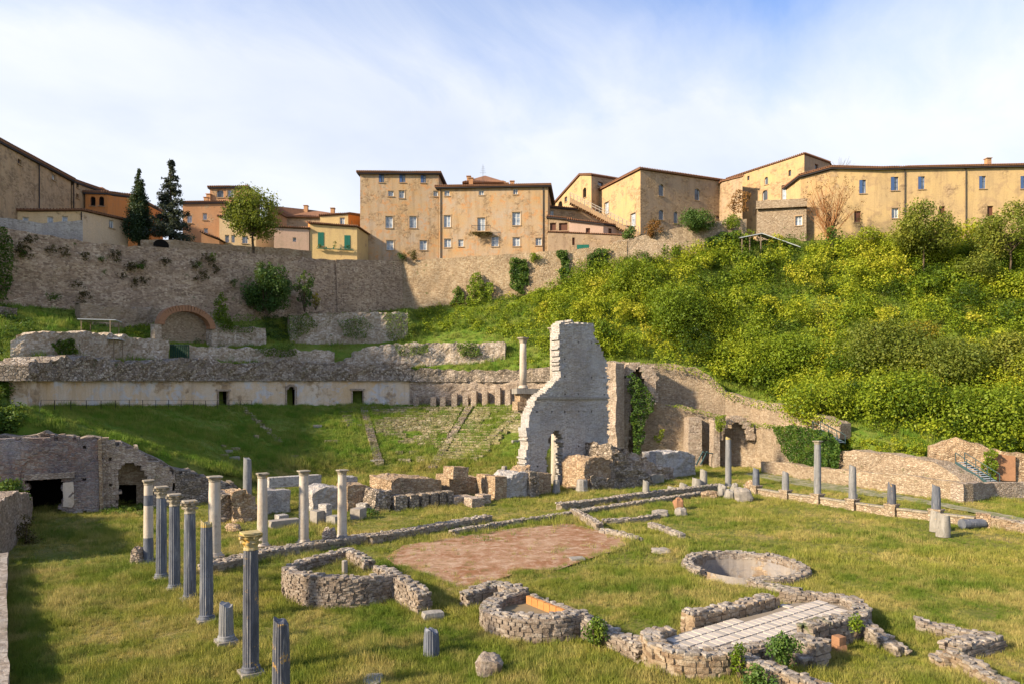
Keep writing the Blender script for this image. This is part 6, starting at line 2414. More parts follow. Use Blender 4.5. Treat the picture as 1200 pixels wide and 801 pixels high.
for k, (px, py, w_, h_, lab) in enumerate(((775, 605, 20, .55, 'greenish stone heap beside the broken rubble line'), (796, 596, 11, .9, 'small brick pier stump on the far lawn'), (799, 604, 14, .6, 'loose grey stones at the foot of the brick stump'),
                                           (776, 648, 22, .3, 'flat rubble patch half hidden in the tall grass'), (159, 662, 13, .95, 'small squared masonry stub beside the banded column'), (272, 622, 18, .5, 'low stone lump behind the pale columns'),
                                           (385, 640, 16, 1.1, 'masonry lump at the foot of the spreading capital column'), (573, 790, 30, .55, 'rough grey boulder in the front lawn'), (436, 803, 22, .22, 'small white stone at the front of the lawn'))):
    a = G(px, py)
    mb = MB()
    boulder(mb, (a.x, a.y + .2, h_ * .38), (w_ / F * a.y, .8, h_ * 1.1), k * 3.3)
    solo('stone', a, mb, ('greystone', 'redbrick', 'greystone', 'greystone', 'pink', 'warm', 'pink', 'pink_laid', 'whitestone')[k], lab, 'stone')

# left boundary walls
bl = thing('boundary_wall', (-30, 41, 0), 'thick rough boundary wall beside the square tunnel mouth', 'wall')
mb = wall_strip([(-34.2, 48.6, -.2, 1.6), (-32.5, 46, -.2, 2.1), (-29, 40, -.2, 3.0), (-26.2, 34.9, -.2, 3.1), (-26.0, 34.5, -.2, 1.2)], 3.2, .4, .14, .3, (0, 40))
part(bl, 'masonry', mb, 'pink')
bl2 = thing('boundary_wall', (-20, 27, 0), 'low whitish plastered wall beside the grass passage', 'wall')
mb = wall_strip([(-25.4, 34.4, -.2, .8), (-20, 27, -.2, .75), (-14.6, 19.8, -.2, .75), (-12, 16.2, -.2, .7)], 1.6, .4, .06, .12, (0, 30))
part(bl2, 'masonry', mb, 'cap')


# ================================================================== planting
# ---- the hillside thicket: one mass of shrubs
HEDGE = [(8, 113.5), (3, 109), (6, 104), (11.5, 97), (20, 95.2), (28, 95), (33.3, 90.5), (36, 81), (37.6, 75), (40.5, 71.3), (49, 69), (70, 62), (95, 66), (100, 100), (80, 104.5), (55, 106), (37, 108.3), (17, 111)]
hx = rng.uniform(0, 100, 12000)
hy = rng.uniform(56, 114, 12000)
ok = in_poly(hx, hy, HEDGE) & (hx / hy < .92)
hx, hy = hx[ok], hy[ok]
# keep blobs apart
keep_, grid_ = [], {}
for i in range(len(hx)):
    rr = .86
    key = (int(hx[i] // 2), int(hy[i] // 2))
    good = True
    for a_ in (-1, 0, 1):
        for b_ in (-1, 0, 1):
            for j in grid_.get((key[0] + a_, key[1] + b_), ()):
                if (hx[i] - hx[j]) ** 2 + (hy[i] - hy[j]) ** 2 < rr * rr:
                    good = False
    if good:
        grid_.setdefault(key, []).append(i)
        keep_.append(i)
hx, hy = hx[keep_], hy[keep_]
hz = terrain_h(hx, hy)
print('thicket clumps', len(hx))
V_, F_, T_ = [], [], []
off_ = 0
groups = {}
for i in range(len(hx)):
    big_n = hash1(hx[i] * .09, hy[i] * .11, 1.5)
    mid_n = hash1(hx[i] * .25, hy[i] * .25, 6.5)
    r_ = .85 + .75 * max(0, .35 + big_n + .5 * mid_n) + random.uniform(-.2, .35)
    tint = .46 + .45 * mid_n + .35 * hash1(hx[i] * .07, hy[i] * .07, 20.0) + random.gauss(0, .07)
    lf_ = .30 if mid_n > -.1 else .24
    lump_ = max(0, hash1(hx[i] * .19, hy[i] * .22, 3) + .15)
    z_ = hz[i] + r_ * .5 + 3.2 * lump_ + .5 * max(0, hash1(hx[i] * .5, hy[i] * .5, 13))
    v, f, ti = clump_leaves([(hx[i], hy[i], z_, r_)], .85, lf_, .62, min(.95, max(.05, tint)), 0, .45, .95)
    V_.append(v)
    F_.append(f + off_)
    T_.append(ti)
    off_ += len(v)
V_, F_, T_ = np.concatenate(V_), np.concatenate(F_), np.concatenate(T_)
print('thicket leaves', len(F_))
leaf_obj('hillside_thicket', (V_, F_, T_), 'hedge', None, (45, 85, 10), 'dense sunlit green thicket covering the hillside below the long building', 'shrubs', None, 'stuff')

# billowing mounds that rise out of it
placed = []
tries = 0
while len(placed) < 120 and tries < 6000:
    tries += 1
    x, y = random.uniform(2, 92), random.uniform(64, 111)
    if x / y > .84 or not in_poly([x], [y], HEDGE)[0]:
        continue
    R_ = random.uniform(1.3, 3.0)
    if any(math.hypot(x - a_, y - b_) < (R_ + c_) * .62 for a_, b_, c_ in placed):
        continue
    placed.append((x, y, R_))
V_, F_, T_ = [], [], []
off_ = 0
for x, y, R_ in placed:
    zc = th(x, y) + .25 * R_
    t0 = random.choice((.12, .25, .35, .45, .55, .65, .8))
    hgt = random.uniform(.9, 1.5)
    cl = []
    for k in range(15):
        a_ = random.uniform(0, 6.28)
        e_ = random.uniform(.0, 1.0)
        rr = R_ * math.sqrt(1 - e_ * e_) * .85
        cl.append((x + math.cos(a_) * rr, y + math.sin(a_) * rr, zc + e_ * R_ * hgt, R_ * random.uniform(.26, .42)))
    for c in cl:
        v, f, ti = clump_leaves([c], .8, random.choice((.24, .30, .34)), .55, min(.95, max(.04, t0 + random.gauss(0, .06))), 0, .4)
        V_.append(v)
        F_.append(f + off_)
        T_.append(ti)
        off_ += len(v)
leaf_obj('hillside_shrubs', (np.concatenate(V_), np.concatenate(F_), np.concatenate(T_)), 'hedge', None, (45, 85, 10), 'billowing shrubs rising out of the hillside thicket', 'shrubs', None, 'stuff')

# lower left skirt of the thicket along the foot of the town wall
def scrub(name, poly_px, label, mat, n, rmin=.4, rmax=1.0, leaf=.24, tint0=.5, dens=.8):
    cl = []
    tries = 0
    while len(cl) < n and tries < n * 40:
        tries += 1
        x0, x1 = min(p[0] for p in poly_px), max(p[0] for p in poly_px)
        y0, y1 = min(p[1] for p in poly_px), max(p[1] for p in poly_px)
        px, py = random.uniform(x0, x1), random.uniform(y0, y1)
        if not in_poly([px], [py], poly_px)[0]:
            continue
        q = hit(px, py)
        if q.y > 124:
            continue
        cl.append((q.x, q.y, q.z + .15, random.uniform(rmin, rmax)))
    if not cl:
        print('no ground for', name)
        return
    v, f, ti = [], [], []
    o = 0
    for c in cl:
        a_, b_, c_ = clump_leaves([c], dens, leaf, .5, tint0 + random.gauss(0, .12), 0, .5, .8)
        v.append(a_)
        f.append(b_ + o)
        ti.append(c_)
        o += len(a_)
    leaf_obj(name, (np.concatenate(v), np.concatenate(f), np.concatenate(ti)), mat, None, tuple(cl[0][:3]), label, 'undergrowth', None, 'stuff')


scrub('undergrowth', [(478, 395), (490, 366), (520, 352), (600, 342), (680, 315), (720, 330), (690, 395), (660, 420), (600, 396), (540, 385)], 'green scrub spreading below the pale town wall', 'hedge', 420, .5, 1.25, .28, .42)
scrub('undergrowth', [(300, 388), (320, 360), (375, 366), (372, 385), (330, 402), (270, 402), (225, 402), (235, 395)], 'dark scrub around the foot of the town wall bushes', 'bushleaf', 150, .35, .8, .22, .5)
scrub('undergrowth', [(395, 402), (300, 402), (330, 380), (400, 388), (430, 400)], 'green scrub on the terrace below the upper overgrown wall', 'hedge', 70, .3, .6, .22, .4)
scrub('undergrowth', [(-40, 480), (-40, 425), (40, 425), (30, 480), (24, 505), (-40, 505)], 'dark green growth on the bank left of the stuccoed theatre wall', 'ivyleaf', 200, .35, .75, .2, .6)
scrub('undergrowth', [(-40, 420), (-40, 345), (12, 352), (40, 385), (10, 420)], 'ivy covered bank at the west end of the terraces', 'ivyleaf', 120, .4, .8, .22, .6)
scrub('undergrowth', [(150, 395), (140, 385), (185, 378), (192, 400), (175, 402)], 'bright scrub left of the brick arch', 'hedge', 50, .3, .55, .2, .4)
scrub('undergrowth', [(985, 512), (1090, 515), (1085, 540), (1060, 535), (990, 530)], 'yellow green weeds on top of the crumbling golden wall', 'hedge', 90, .25, .5, .16, .55)
scrub('undergrowth', [(600, 425), (640, 410), (720, 418), (720, 428), (610, 436)], 'grassy scrub above the patched rear wall', 'hedge', 90, .3, .7, .22, .4)
scrub('undergrowth', [(430, 604), (455, 574), (462, 604)], 'leafy weeds before the low shrubby wall end', 'bushleaf', 22, .25, .45, .14, .7)
scrub('undergrowth', [(110, 602), (125, 592), (150, 596), (170, 590), (182, 600), (165, 606)], 'leafy weeds at the foot of the vaulted wing', 'ivyleaf', 40, .2, .4, .13, .8)

scrub('undergrowth', [(380, 366), (400, 360), (480, 358), (500, 362), (495, 372), (430, 372), (380, 374)], 'yellow green weeds along the foot of the shaded bastion', 'hedge', 80, .3, .6, .22, .45)
scrub('undergrowth', [(1, 360), (20, 356), (90, 356), (160, 382), (100, 385), (40, 372)], 'weeds on the grass terrace under the rough brown town wall', 'ivyleaf', 60, .2, .4, .18, .9)
# ---- ivy curtains on walls: real leaves standing off the masonry
def ivy(poly_px, D, label, mat='ivyleaf', n=2600, leaf=.22, bulge=.5, name='ivy', tint0=.5, wallfn=None):
    pts, nr = [], []
    x0, x1 = min(p[0] for p in poly_px), max(p[0] for p in poly_px)
    y0, y1 = min(p[1] for p in poly_px), max(p[1] for p in poly_px)
    cx, cy = (x0 + x1) / 2, (y0 + y1) / 2
    PXs = rng.uniform(x0, x1, n * 3)
    PYs = rng.uniform(y0, y1, n * 3)
    jx = np.array([hash1(a_ * .12, b_ * .12, 1) for a_, b_ in zip(PXs, PYs)]) * 5
    okk = in_poly(PXs + jx, PYs + jx * .6, poly_px)
    PXs, PYs = PXs[okk][:n], PYs[okk][:n]
    Dv = np.array([D(p) if callable(D) else D for p in PXs])
    lump = np.array([hash1(a_ * .14, b_ * .14, 4) for a_, b_ in zip(PXs, PYs)])
    dep = bulge * (.15 + rng.random(len(PXs)) * (.5 + .9 * np.clip(lump + .3, 0, 1)))
    Dv = Dv - dep
    c = np.c_[(PXs - 600) / F * Dv, Dv, CH - (PYs - HZ) / F * Dv]
    nn_ = rng.normal(size=c.shape) * .55 + (-.1, -.8, .35)
    ti = np.clip(tint0 + .35 * lump + .16 * rng.normal(size=len(c)), 0, 1)
    data = leaves(c, nn_, leaf * rng.uniform(.6, 1.35, len(c)), ti)
    base = (float(c[:, 0].mean()), float(c[:, 1].mean()), float(c[:, 2].min()))
    return leaf_obj(name, data, mat, None, base, label, 'ivy')


def Dwall(lst):
    xs_, ds_ = [p[0] for p in lst], [p[1] for p in lst]
    return lambda px: float(np.interp(px, xs_, ds_)) - .1


dw = Dwall([(469, 117.8), (515, 116.6), (560, 115.2), (640, 113), (690, 112), (735, 111), (760, 110.5), (800, 109.5), (850, 108.5), (875, 108)])
ivy([(595, 308), (605, 302), (618, 304), (620, 330), (612, 346), (600, 338)], dw, 'broad ivy patch hanging on the pale town wall under the ochre block', n=2200, leaf=.3, bulge=.8)
ivy([(650, 294), (664, 292), (668, 315), (664, 332), (655, 326), (657, 305)], dw, 'narrow ivy streamer on the pale town wall under the green banner', n=1200, leaf=.28, bulge=.7)
ivy([(688, 296), (700, 291), (717, 293), (712, 312), (700, 322), (688, 322)], dw, 'ivy patch at the corner where the town wall meets the garden wall', n=1500, leaf=.28, bulge=.7)
ivy([(826, 283), (845, 272), (866, 270), (865, 290), (856, 304), (828, 304)], dw, 'rounded ivy mass draped over the golden garden wall', n=2400, leaf=.28, bulge=1.0, tint0=.55)
ivy([(734, 440), (742, 436), (758, 452), (768, 468), (764, 482), (756, 492), (752, 530), (742, 532), (741, 480)], 87.8, 'dark ivy filling the tall arched niche', n=2600, leaf=.24, bulge=.9, tint0=.45)
ivy([(545, 352), (553, 322), (562, 318), (568, 334), (577, 326), (578, 352), (570, 362), (548, 360)], lambda p: dw(p) - .3, 'bright tall creeper standing against the pale town wall', 'brightleaf', 2200, .3, 1.6, 'creeper', .35)
ivy([(527, 356), (535, 334), (543, 342), (545, 356)], lambda p: dw(p) - .2, 'small green creeper beside the bright tall creeper', 'ivyleaf', 700, .28, 1.1, 'creeper', .7)
ivy([(905, 500), (930, 497), (975, 507), (985, 520), (982, 552), (960, 556), (930, 545), (918, 530)], Dwall([(900, 82.5), (930, 77), (960, 72.8), (985, 70.4)]), 'wide dark ivy bank on the lower retaining wall under the steel stair', n=8000, leaf=.2, bulge=.9)
ivy([(-30, 345), (-30, 262), (8, 266), (16, 290), (14, 330), (8, 352)], Dwall([(-60, 73.2), (10, 79.2)]), 'thick ivy cloak on the near end of the rough brown town wall', n=4200, leaf=.24, bulge=1.0, tint0=.55)
ivy([(1150, 540), (1160, 524), (1170, 530), (1168, 562), (1152, 562)], Dwall([(1145, 64.5), (1175, 63.5)]), 'bright climbing plant on the brick patched rubble wall', 'brightleaf', 900, .2, .5, 'creeper', .35)
ivy([(838, 492), (842, 484), (852, 486), (848, 500), (842, 506)], 85.2, 'yellow green tuft on the head of the tall buttress', 'brightleaf', 500, .2, .8, 'creeper', .45)
ivy([(766, 512), (778, 500), (780, 508), (772, 520)], 88.6, 'small yellow weed rooted in the lower retaining wall', 'brightleaf', 220, .2, .4, 'creeper', .5)
ivy([(1005, 285), (1008, 262), (1001, 255), (1012, 250), (1014, 286)], 106, 'thin creeper stem on the long golden building', 'dryleaf', 200, .2, .4, 'creeper', .5)
ivy([(850, 240), (865, 222), (880, 226), (874, 246), (862, 252)], 112.8, 'russet and green creeper on the corner of the golden hall', 'rustleaf', 900, .26, .8, 'creeper', .6)

ivy([(775, 473), (800, 474), (830, 482), (850, 487), (885, 494), (925, 499), (960, 505), (960, 510), (925, 504), (885, 500), (850, 493), (830, 487), (800, 479)], Dwall([(752, 89.2), (800, 88.8), (830, 88.4), (850, 87.6), (885, 85.6), (915, 79.6), (960, 73.1)]), 'strip of yellow green weeds along the top of the lower retaining wall', 'brightleaf', 2200, .18, .7, 'weeds', .4)
ivy([(712, 424), (745, 425), (790, 424), (815, 428), (838, 440), (852, 458), (880, 467), (930, 476), (985, 492), (985, 500), (930, 484), (880, 476), (848, 466), (830, 448), (812, 438), (790, 432), (745, 430)], Dwall([(708, 91.8), (745, 91.4), (790, 91.6), (815, 91.3), (835, 90.8), (850, 90.3), (880, 87.8), (930, 79.3), (960, 75.3), (985, 72.8)]), 'leafy fringe overhanging the high sunlit retaining wall', 'hedge', 3000, .22, 1.0, 'weeds', .5)
def Dh(yb, poly_):
    a_, b_ = min(p[0] for p in poly_) - 6, max(p[0] for p in poly_) + 6
    xs_ = np.linspace(a_, b_, 7)
    ds_ = [hit(x_, yb).y - .5 for x_ in xs_]
    return lambda px: float(np.interp(px, xs_, ds_))



for poly_, yb_, lab_ in (([(338, 372), (360, 366), (372, 380), (350, 398), (336, 396)], 400, 'trailing weeds on the left end of the upper overgrown wall'), ([(395, 376), (425, 370), (440, 385), (420, 398), (404, 394)], 402, 'trailing weeds on the middle of the upper overgrown wall'),
                         ([(448, 368), (482, 362), (484, 398), (455, 398)], 398, 'green scrub covering the right end of the upper overgrown wall'), ([(300, 406), (345, 402), (350, 418), (310, 416)], 424, 'weeds hanging over the pale terrace wall right of the gate'),
                         ([(250, 378), (290, 366), (312, 378), (290, 390), (262, 388)], 404, 'weeds over the cracked white wall right of the brick arch'), ([(462, 404), (500, 402), (505, 412), (470, 418)], 426, 'weeds on the rubble terrace wall left of the white column'),
                         ([(60, 402), (85, 396), (92, 414), (70, 416)], 420, 'weeds on the whitish terrace wall'), ([(535, 402), (560, 400), (566, 416), (540, 418)], 424, 'grass tuft on the rubble terrace wall')):
    ivy(poly_, Dh(yb_, poly_), lab_, 'ivyleaf', 900, .2, .7, 'weeds', .7)
# dry weeds dotted over the rough brown town wall
def DCW(px):
    return float(np.interp(px, [c[0] for c in CW], [c[1] for c in CW]))


for k in range(46):
    px = random.uniform(18, 300)
    yt = float(np.interp(px, [c[0] for c in CW], [c[2] for c in CW]))
    f_ = random.random() ** 1.6
    py = yt + 6 + f_ * 62
    if px > 170 and random.random() < .6:
        continue
    D = DCW(px)
    base = P(px, py, D - .10 * (CH - 0) * 0 - .5 - .8 * (1 - (362 - py) / 80) * .9)
    cl = [(base.x + random.gauss(0, .38), base.y, base.z + random.uniform(-.7, .3), random.uniform(.2, .42)) for _ in range(8)]
    green = random.random() < .18
    leaf_obj('wall_weed', clump_leaves(cl, .5, .2, .2, .6 if green else .45, .15), 'ivyleaf' if green else 'dryleaf', None, tuple(base),
             'green weed tuft rooted in the rough brown town wall' if green else 'dry brown weed tuft rooted in the rough brown town wall', 'weed',
             'green weed tufts on the town wall' if green else 'dry weed tufts on the town wall')

# ---- bushes and trees
def stand(px, D, dz=0.0):
    x = (px - 600) / F * D
    return Vector((x, D, th(x, D) + dz))


def bush_px(px0, px1, yt, yb, D, mat, label, **kw):
    a = P((px0 + px1) / 2, yb, D)
    return bush(a, (px1 - px0) / F * D / 2, (yb - yt) / F * D, mat, label, **kw)


bush_px(285, 341, 304, 368, 98.6, 'bushleaf', 'large dark round bush growing from the foot of the town wall', n=60, dens=1.2, leaf=.28, tint0=.5, ry=2.4)
bush_px(345, 369, 312, 364, 103, 'bushleaf', 'narrow upright dark bush beside the large dark round bush', n=26, dens=1.2, leaf=.28, tint0=.65, ry=1.2)
bush_px(242, 276, 340, 390, 92.0, 'brightleaf', 'bright green pointed bush beside the brick arch', n=30, cone=.7, dens=1.1, leaf=.26, tint0=.25, ry=1.6)
bush_px(364, 376, 342, 362, 103.5, 'goldleaf', 'small yellowish bush right of the narrow upright dark bush', n=12, leaf=.24)
bush_px(795, 832, 248, 268, 108.5, 'bushleaf', 'clipped dark green bush on the garden wall before the stone building', n=22, leaf=.24, tint0=.7)
bush_px(848, 870, 250, 268, 107.8, 'brightleaf', 'small bright shrub at the end of the garden wall', n=14, leaf=.24, tint0=.4)
bush_px(756, 778, 256, 278, 110, 'rustleaf', 'reddish shrub in the garden beside the great stone building', n=14, leaf=.22)
bush_px(728, 748, 266, 280, 111.5, 'bushleaf', 'low green shrub at the foot of the outside stair', n=12, leaf=.22, tint0=.7)
bush_px(963, 985, 262, 308, 104.5, 'ivyleaf', 'narrow dark ivy shrub beneath the russet bare tree', n=22, leaf=.26, tint0=.6)
bush_px(464, 478, 296, 304, 117, 'bushleaf', 'small shrub on top of the bastion before the ochre tower', n=8, leaf=.2)
bush_px(478, 492, 293, 304, 117.2, 'dryleaf', 'greyish shrub on top of the bastion under the right window', n=9, leaf=.2, tint0=.8)
bush_px(618, 634, 296, 306, 112.6, 'brightleaf', 'yellow green tuft on the crest of the pale town wall', n=9, leaf=.22)
bush_px(684, 712, 722, 752, 22.9, 'ivyleaf', 'small dark leafy shrub at the outer side of the horseshoe wall', n=16, leaf=.10, tint0=.75, dens=1.2)
bush_px(900, 938, 742, 778, 20.6, 'bushleaf', 'low spreading shrub in the corner of the paved room', n=18, leaf=.10, tint0=.85, dens=1.2)
bush_px(872, 912, 780, 815, 19.4, 'bushleaf', 'low shrub before the outer wall of the paved room', n=16, leaf=.10, tint0=.85, dens=1.2)
bush_px(858, 875, 755, 785, 20.3, 'brightleaf', 'thin green shoots climbing the apse of the paved room', n=8, leaf=.08, tint0=.3)
bush_px(20, 46, 600, 650, 40, 'dryleaf', 'scruffy grey green shrub beside the thick boundary wall', n=16, leaf=.14, tint0=.75)
bush_px(-10, 30, 560, 590, 45.5, 'ivyleaf', 'dark shrub growing over the end of the boundary wall', n=16, leaf=.16, tint0=.6)
bush_px(996, 1008, 722, 738, 22.3, 'brightleaf', 'tiny weed on the end apse of the paved room', n=6, leaf=.08, tint0=.3)

# conifers
def conifer(px, ybase, ytop, D, width_px, mat, label, name, leaf, cone, n, dens):
    a, b = P(px, ybase, D), P(px, ytop, D)
    h = b.z - a.z
    rad = width_px / F * D / 2
    t_ = thing(name, a, label, 'tree')
    mb = MB()
    limb(mb, a - Vector((0, 0, 1.0)), a + Vector((0, 0, h * .96)), rad * .10, .03, 5, .01)
    cl = []
    for k in range(n):
        f_ = (k + random.random()) / n
        if cone == 'cypress':
            wdt = rad * (1 - f_) ** .75 * (.75 + .5 * min(1, f_ * 5)) * .85
            rr = max(.22, wdt * .5)
            a_ = random.uniform(0, 6.28)
            q = math.sqrt(random.random()) * wdt * .7
            cl.append((a.x + math.cos(a_) * q, a.y + math.sin(a_) * q, a.z + h * (.03 + .95 * f_), rr))
        else:
            wdt = rad * (1 - f_ * .92) * random.uniform(.55, 1.1)
            a_ = random.uniform(0, 6.28)
            tip = Vector((a.x + math.cos(a_) * wdt, a.y + math.sin(a_) * wdt, a.z + h * (.06 + .93 * f_) - wdt * .10))
            root = Vector((a.x, a.y, a.z + h * (.06 + .93 * f_)))
            mb.tube(root, tip, .06, .02, 5)
            for s_ in range(4):
                q = root.lerp(tip, .3 + .25 * s_ * random.uniform(.7, 1.1))
                cl.append((q.x, q.y, q.z, max(.25, .5 * (1 - f_) + .12) * random.uniform(.7, 1.1)))
    part(t_, 'trunk', mb, 'bark', True)
    leaf_obj('crown', clump_leaves(cl, dens, leaf, .3, .5, .16, .2), mat, t_)


conifer(163, 284, 197, 96, 38, 'cypress', 'dense dark cypress beside the beige gable', 'cypress_tree', .24, 'cypress', 170, 1.0)
conifer(200, 284, 187, 97.5, 58, 'firleaf', 'ragged grey green fir next to the dense cypress', 'fir_tree', .24, 'fir', 150, 1.0)
a = P(297, 297, 102.5)
tree(a, 9.6, 4.6, 7.4, 'treeleaf', 'leafy light green tree on the town wall before the cream house', leaf=.32, nclump=60, dens=.75, tint0=.55, lean=(-.3, 0))
q = hit(1083, 335)
tree(q, P(0, 238, q.y).z - q.z, 5.4, 7.5, 'treeleaf', 'slender feathery tree before the long golden building', leaf=.30, nclump=46, dens=.7, tint0=.7, trunk_r=.14)
q = hit(1184, 336)
tree(q, P(0, 237, q.y).z - q.z, 5.2, 8.0, 'treeleaf', 'feathery tree with pale trunk at the far end of the long building', leaf=.30, nclump=46, dens=.7, tint0=.65, trunk_r=.15)
q = hit(1130, 345)
tree(q + Vector((0, 0, -.5)), 6.0, 3.4, 3.6, 'treeleaf', 'low leaning feathery tree between the two slender trees', leaf=.28, nclump=24, dens=.7, tint0=.6, lean=(1.5, -.5), trunk_r=.1)
for px, yt, yb, w_, mat, lab, t0 in ((1035, 372, 440, 90, 'treeleaf', 'broad soft tree rising from the thicket under the slender tree', .55), (1110, 398, 450, 92, 'treeleaf', 'rounded pale green tree low in the thicket', .62),
                                     (1185, 385, 450, 80, 'treeleaf', 'rounded bright tree at the right end of the thicket', .75), (1082, 372, 408, 42, 'goldleaf', 'yellow blossoming bush in the middle of the thicket', .55),
                                     (930, 388, 440, 70, 'brightleaf', 'bright bush standing out of the thicket under the lean-to', .45), (790, 335, 390, 84, 'brightleaf', 'tall bright bush at the left end of the thicket', .35),
                                     (745, 300, 350, 60, 'brightleaf', 'sunlit bush below the garden wall corner', .45), (1150, 455, 505, 110, 'brightleaf', 'broad spreading sunlit bush above the rubble wall', .45),
                                     (1060, 430, 492, 90, 'hedge', 'dark leaved bush in the lower thicket', .3), (860, 400, 440, 70, 'hedge', 'olive bush overhanging the high sunlit retaining wall', .55),
                                     (960, 445, 492, 80, 'hedge', 'mid green bush above the ivy bank', .45), (700, 370, 414, 40, 'hedge', 'dark bush behind the head of the tall ruin', .25)):
    q = hit(px, yb)
    bush(q + Vector((0, 0, -.2)), w_ / F * q.y / 2, (yb - yt) / F * q.y, mat, lab, 'shrub', .30, .7, t0, 30, cat='shrub')

# russet bare tree
q = P(972, 298, 105)
t_ = thing('bare_tree', q, 'leafless russet tree against the end of the long golden building', 'tree')
mb = MB()
cl = []
for k in range(58):
    a_ = random.uniform(-1.0, 1.0)
    b_ = random.uniform(-.5, .5)
    tip = q + Vector((math.sin(a_) * 6.2 * random.uniform(.5, 1), b_ * 3, math.cos(a_ * .8) * 12.6 * random.uniform(.6, 1)))
    st_ = q + Vector((random.uniform(-.3, .3), 0, random.uniform(2, 4)))
    limb(mb, st_, tip, .06, .012, 4, .10)
    for s_ in range(3):
        m2 = st_.lerp(tip, random.uniform(.4, .8))
        limb(mb, m2, m2 + Vector((random.uniform(-1.2, 1.2), random.uniform(-.6, .6), random.uniform(.6, 1.8))), .025, .008, 2, .1)
    cl.append((tip.x, tip.y, tip.z, .5))
limb(mb, q - Vector((0, 0, .5)), q + Vector((0, 0, 4)), .22, .14, 4, .05)
part(t_, 'branches', mb, plain('russet_bark', (.30, .14, .055), .9, .4, 4.0))
leaf_obj('withered_leaves', clump_leaves(cl, .10, .2, .1, .5, .2), 'rustleaf', t_)
q = P(985, 205, 124)
t_ = thing('bare_tree', q, 'small leafless grey tree top behind the long golden building', 'tree')
mb = MB()
for k in range(26):
    a_ = random.uniform(-1.1, 1.1)
    limb(mb, q, q + Vector((math.sin(a_) * 2.8, random.uniform(-1, 1), math.cos(a_) * 3.4 * random.uniform(.6, 1))), .05, .012, 3, .1)
mb.tube(q - Vector((0, 0, 9)), q, .2, .1, 6)
part(t_, 'branches', mb, 'bark')

# ================================================================== grass
def tuft_obj(name, n, h, spread, w_, lean=.5):
    v, f = [], []
    for k in range(n):
        a_ = random.uniform(0, 6.28)
        r_ = spread * math.sqrt(random.random())
        x, y = math.cos(a_) * r_, math.sin(a_) * r_
        b_ = random.uniform(0, 6.28)
        dx, dy = math.cos(b_) * w_, math.sin(b_) * w_
        hh = h * random.uniform(.5, 1.2)
        lx, ly = random.gauss(0, lean) * hh * .6, random.gauss(0, lean) * hh * .6
        o = len(v)
        v += [(x - dx, y - dy, -.02), (x + dx, y + dy, -.02), (x + lx * .4 + dx * .7, y + ly * .4 + dy * .7, hh * .6), (x + lx * .4 - dx * .7, y + ly * .4 - dy * .7, hh * .6), (x + lx, y + ly, hh)]
        f += [(o, o + 1, o + 2, o + 3), (o + 3, o + 2, o + 4)]
    me = mesh_data(name, v, f, M['blade'])
    return bpy.data.objects.new(name, me)


tcol = bpy.data.collections.new('grass_tufts')
for k, args in enumerate(((26, .13, .14, .007), (22, .18, .13, .007), (30, .10, .17, .008), (18, .26, .12, .006), (24, .15, .16, .008))):
    tcol.objects.link(tuft_obj('tuft', *args))


def grass(name, X, Y, Z, S, label):
    n = len(X)
    rot = np.c_[rng.normal(0, .08, n), rng.normal(0, .08, n), rng.uniform(0, 6.28, n)].astype(np.float32)
    me = np_mesh(name, np.c_[X, Y, Z], None, None, False, {'gscale': ('FLOAT', S.astype(np.float32)), 'grot': ('FLOAT_VECTOR', rot)})
    o = bpy.data.objects.new(name, me)
    COL.objects.link(o)
    ng = bpy.data.node_groups.new(name, 'GeometryNodeTree')
    ng.interface.new_socket('Geometry', in_out='INPUT', socket_type='NodeSocketGeometry')
    ng.interface.new_socket('Geometry', in_out='OUTPUT', socket_type='NodeSocketGeometry')
    N_ = ng.nodes
    gi, go = N_.new('NodeGroupInput'), N_.new('NodeGroupOutput')
    m2p = N_.new('GeometryNodeMeshToPoints')
    iop = N_.new('GeometryNodeInstanceOnPoints')
    ci = N_.new('GeometryNodeCollectionInfo')
    ci.inputs['Collection'].default_value = tcol
    ci.inputs['Separate Children'].default_value = True
    ci.inputs['Reset Children'].default_value = True
    iop.inputs['Pick Instance'].default_value = True
    a1 = N_.new('GeometryNodeInputNamedAttribute')
    a1.data_type = 'FLOAT'
    a1.inputs['Name'].default_value = 'gscale'
    a2 = N_.new('GeometryNodeInputNamedAttribute')
    a2.data_type = 'FLOAT_VECTOR'
    a2.inputs['Name'].default_value = 'grot'
    rv = N_.new('FunctionNodeRandomValue')
    rv.data_type = 'INT'
    rv.inputs[4].default_value = 0
    rv.inputs[5].default_value = 4
    L_ = ng.links.new
    L_(gi.outputs[0], m2p.inputs['Mesh'])
    L_(m2p.outputs[0], iop.inputs['Points'])
    L_(ci.outputs[0], iop.inputs['Instance'])
    L_(rv.outputs[2], iop.inputs['Instance Index'])
    L_(a1.outputs[0], iop.inputs['Scale'])
    L_(a2.outputs[0], iop.inputs['Rotation'])
    L_(iop.outputs[0], go.inputs[0])
    md = o.modifiers.new('grass', 'NODES')
    md.node_group = ng
    return tag(o, label, 'grass', None, 'stuff')


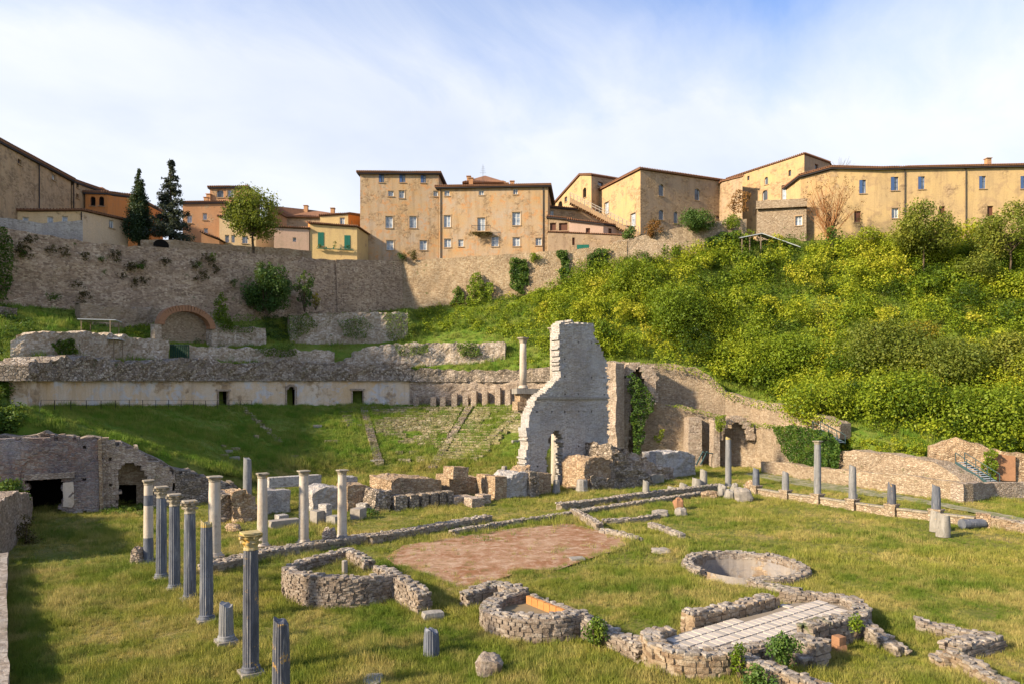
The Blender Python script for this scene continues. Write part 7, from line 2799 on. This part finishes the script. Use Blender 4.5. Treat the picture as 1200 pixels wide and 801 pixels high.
fc = sum((Vector((p.x, p.y)) for p in FLOOR), Vector((0, 0))) / len(FLOOR)
EXCL = [[tuple(fc + (Vector((p.x, p.y)) - fc) * .93) for p in FLOOR], [(p.x, p.y) for p in flp], inner, [(p.x, p.y) for p in PATH]]


def field(n, x0, x1, y0, y1, cond, smin, smax, thin_floor=.09):
    X = rng.uniform(x0, x1, n)
    Y = rng.uniform(y0, y1, n)
    ok = cond(X, Y)
    for pl in EXCL:
        ok &= ~(in_poly(X, Y, pl) & (rng.random(n) > thin_floor))
    ok &= np.hypot(X - POOL.x, Y - POOL.y) > 3.1
    X, Y = X[ok], Y[ok]
    nz = np.array([hash1(a_ * .22, b_ * .22, 3.7) + .6 * hash1(a_ * .8, b_ * .8, 9.1) for a_, b_ in zip(X, Y)])
    S = rng.uniform(smin, smax, len(X)) * np.clip(1.0 + .75 * nz, .35, 2.0)
    ok = rng.random(len(X)) < np.clip(.85 + .6 * nz, .25, 1)
    X, Y, S = X[ok], Y[ok], S[ok]
    Z = terrain_h(X, Y) - .01
    Z = np.where(in_poly(X, Y, inner1), .51, Z)
    return X, Y, Z, S


fov = lambda X, Y: np.abs(X) < .88 * Y + 5
g1 = field(185000, -33, 33, 14, 34, fov, .55, 1.25)
grass('meadow_grass', *g1, 'tufted green and yellowing grass on the front lawn of the court')
courtm = lambda X, Y: fov(X, Y) & in_poly(X, Y, COURT) & ((X - C2.x) * A2.x + (Y - C2.y) * A2.y < 0)
g2 = field(120000, -40, 42, 33.5, 92, courtm, .7, 1.4)
grass('meadow_grass', *g2, 'shorter grass on the far lawn between the steps and the stage')
cavm = lambda X, Y: (np.hypot(X - C2.x, Y - C2.y) < 31) & ((X - C2.x) * A2.x + (Y - C2.y) * A2.y > 0.4)
g3 = field(90000, -45, 20, 46, 99, cavm, 1.0, 2.4)
grass('slope_grass', *g3, 'rich green grass on the curved seating slope')
hillm = lambda X, Y: ~in_poly(X, Y, COURT) & (Y < np.interp(X, WALL_X, WALL_Y) - .5) & fov(X, Y)
g4 = field(60000, -62, 60, 55, 118, hillm, 1.5, 3.0)
grass('terrace_grass', *g4, 'rank grass on the terraces below the town wall')
print('objects', len(bpy.data.objects))
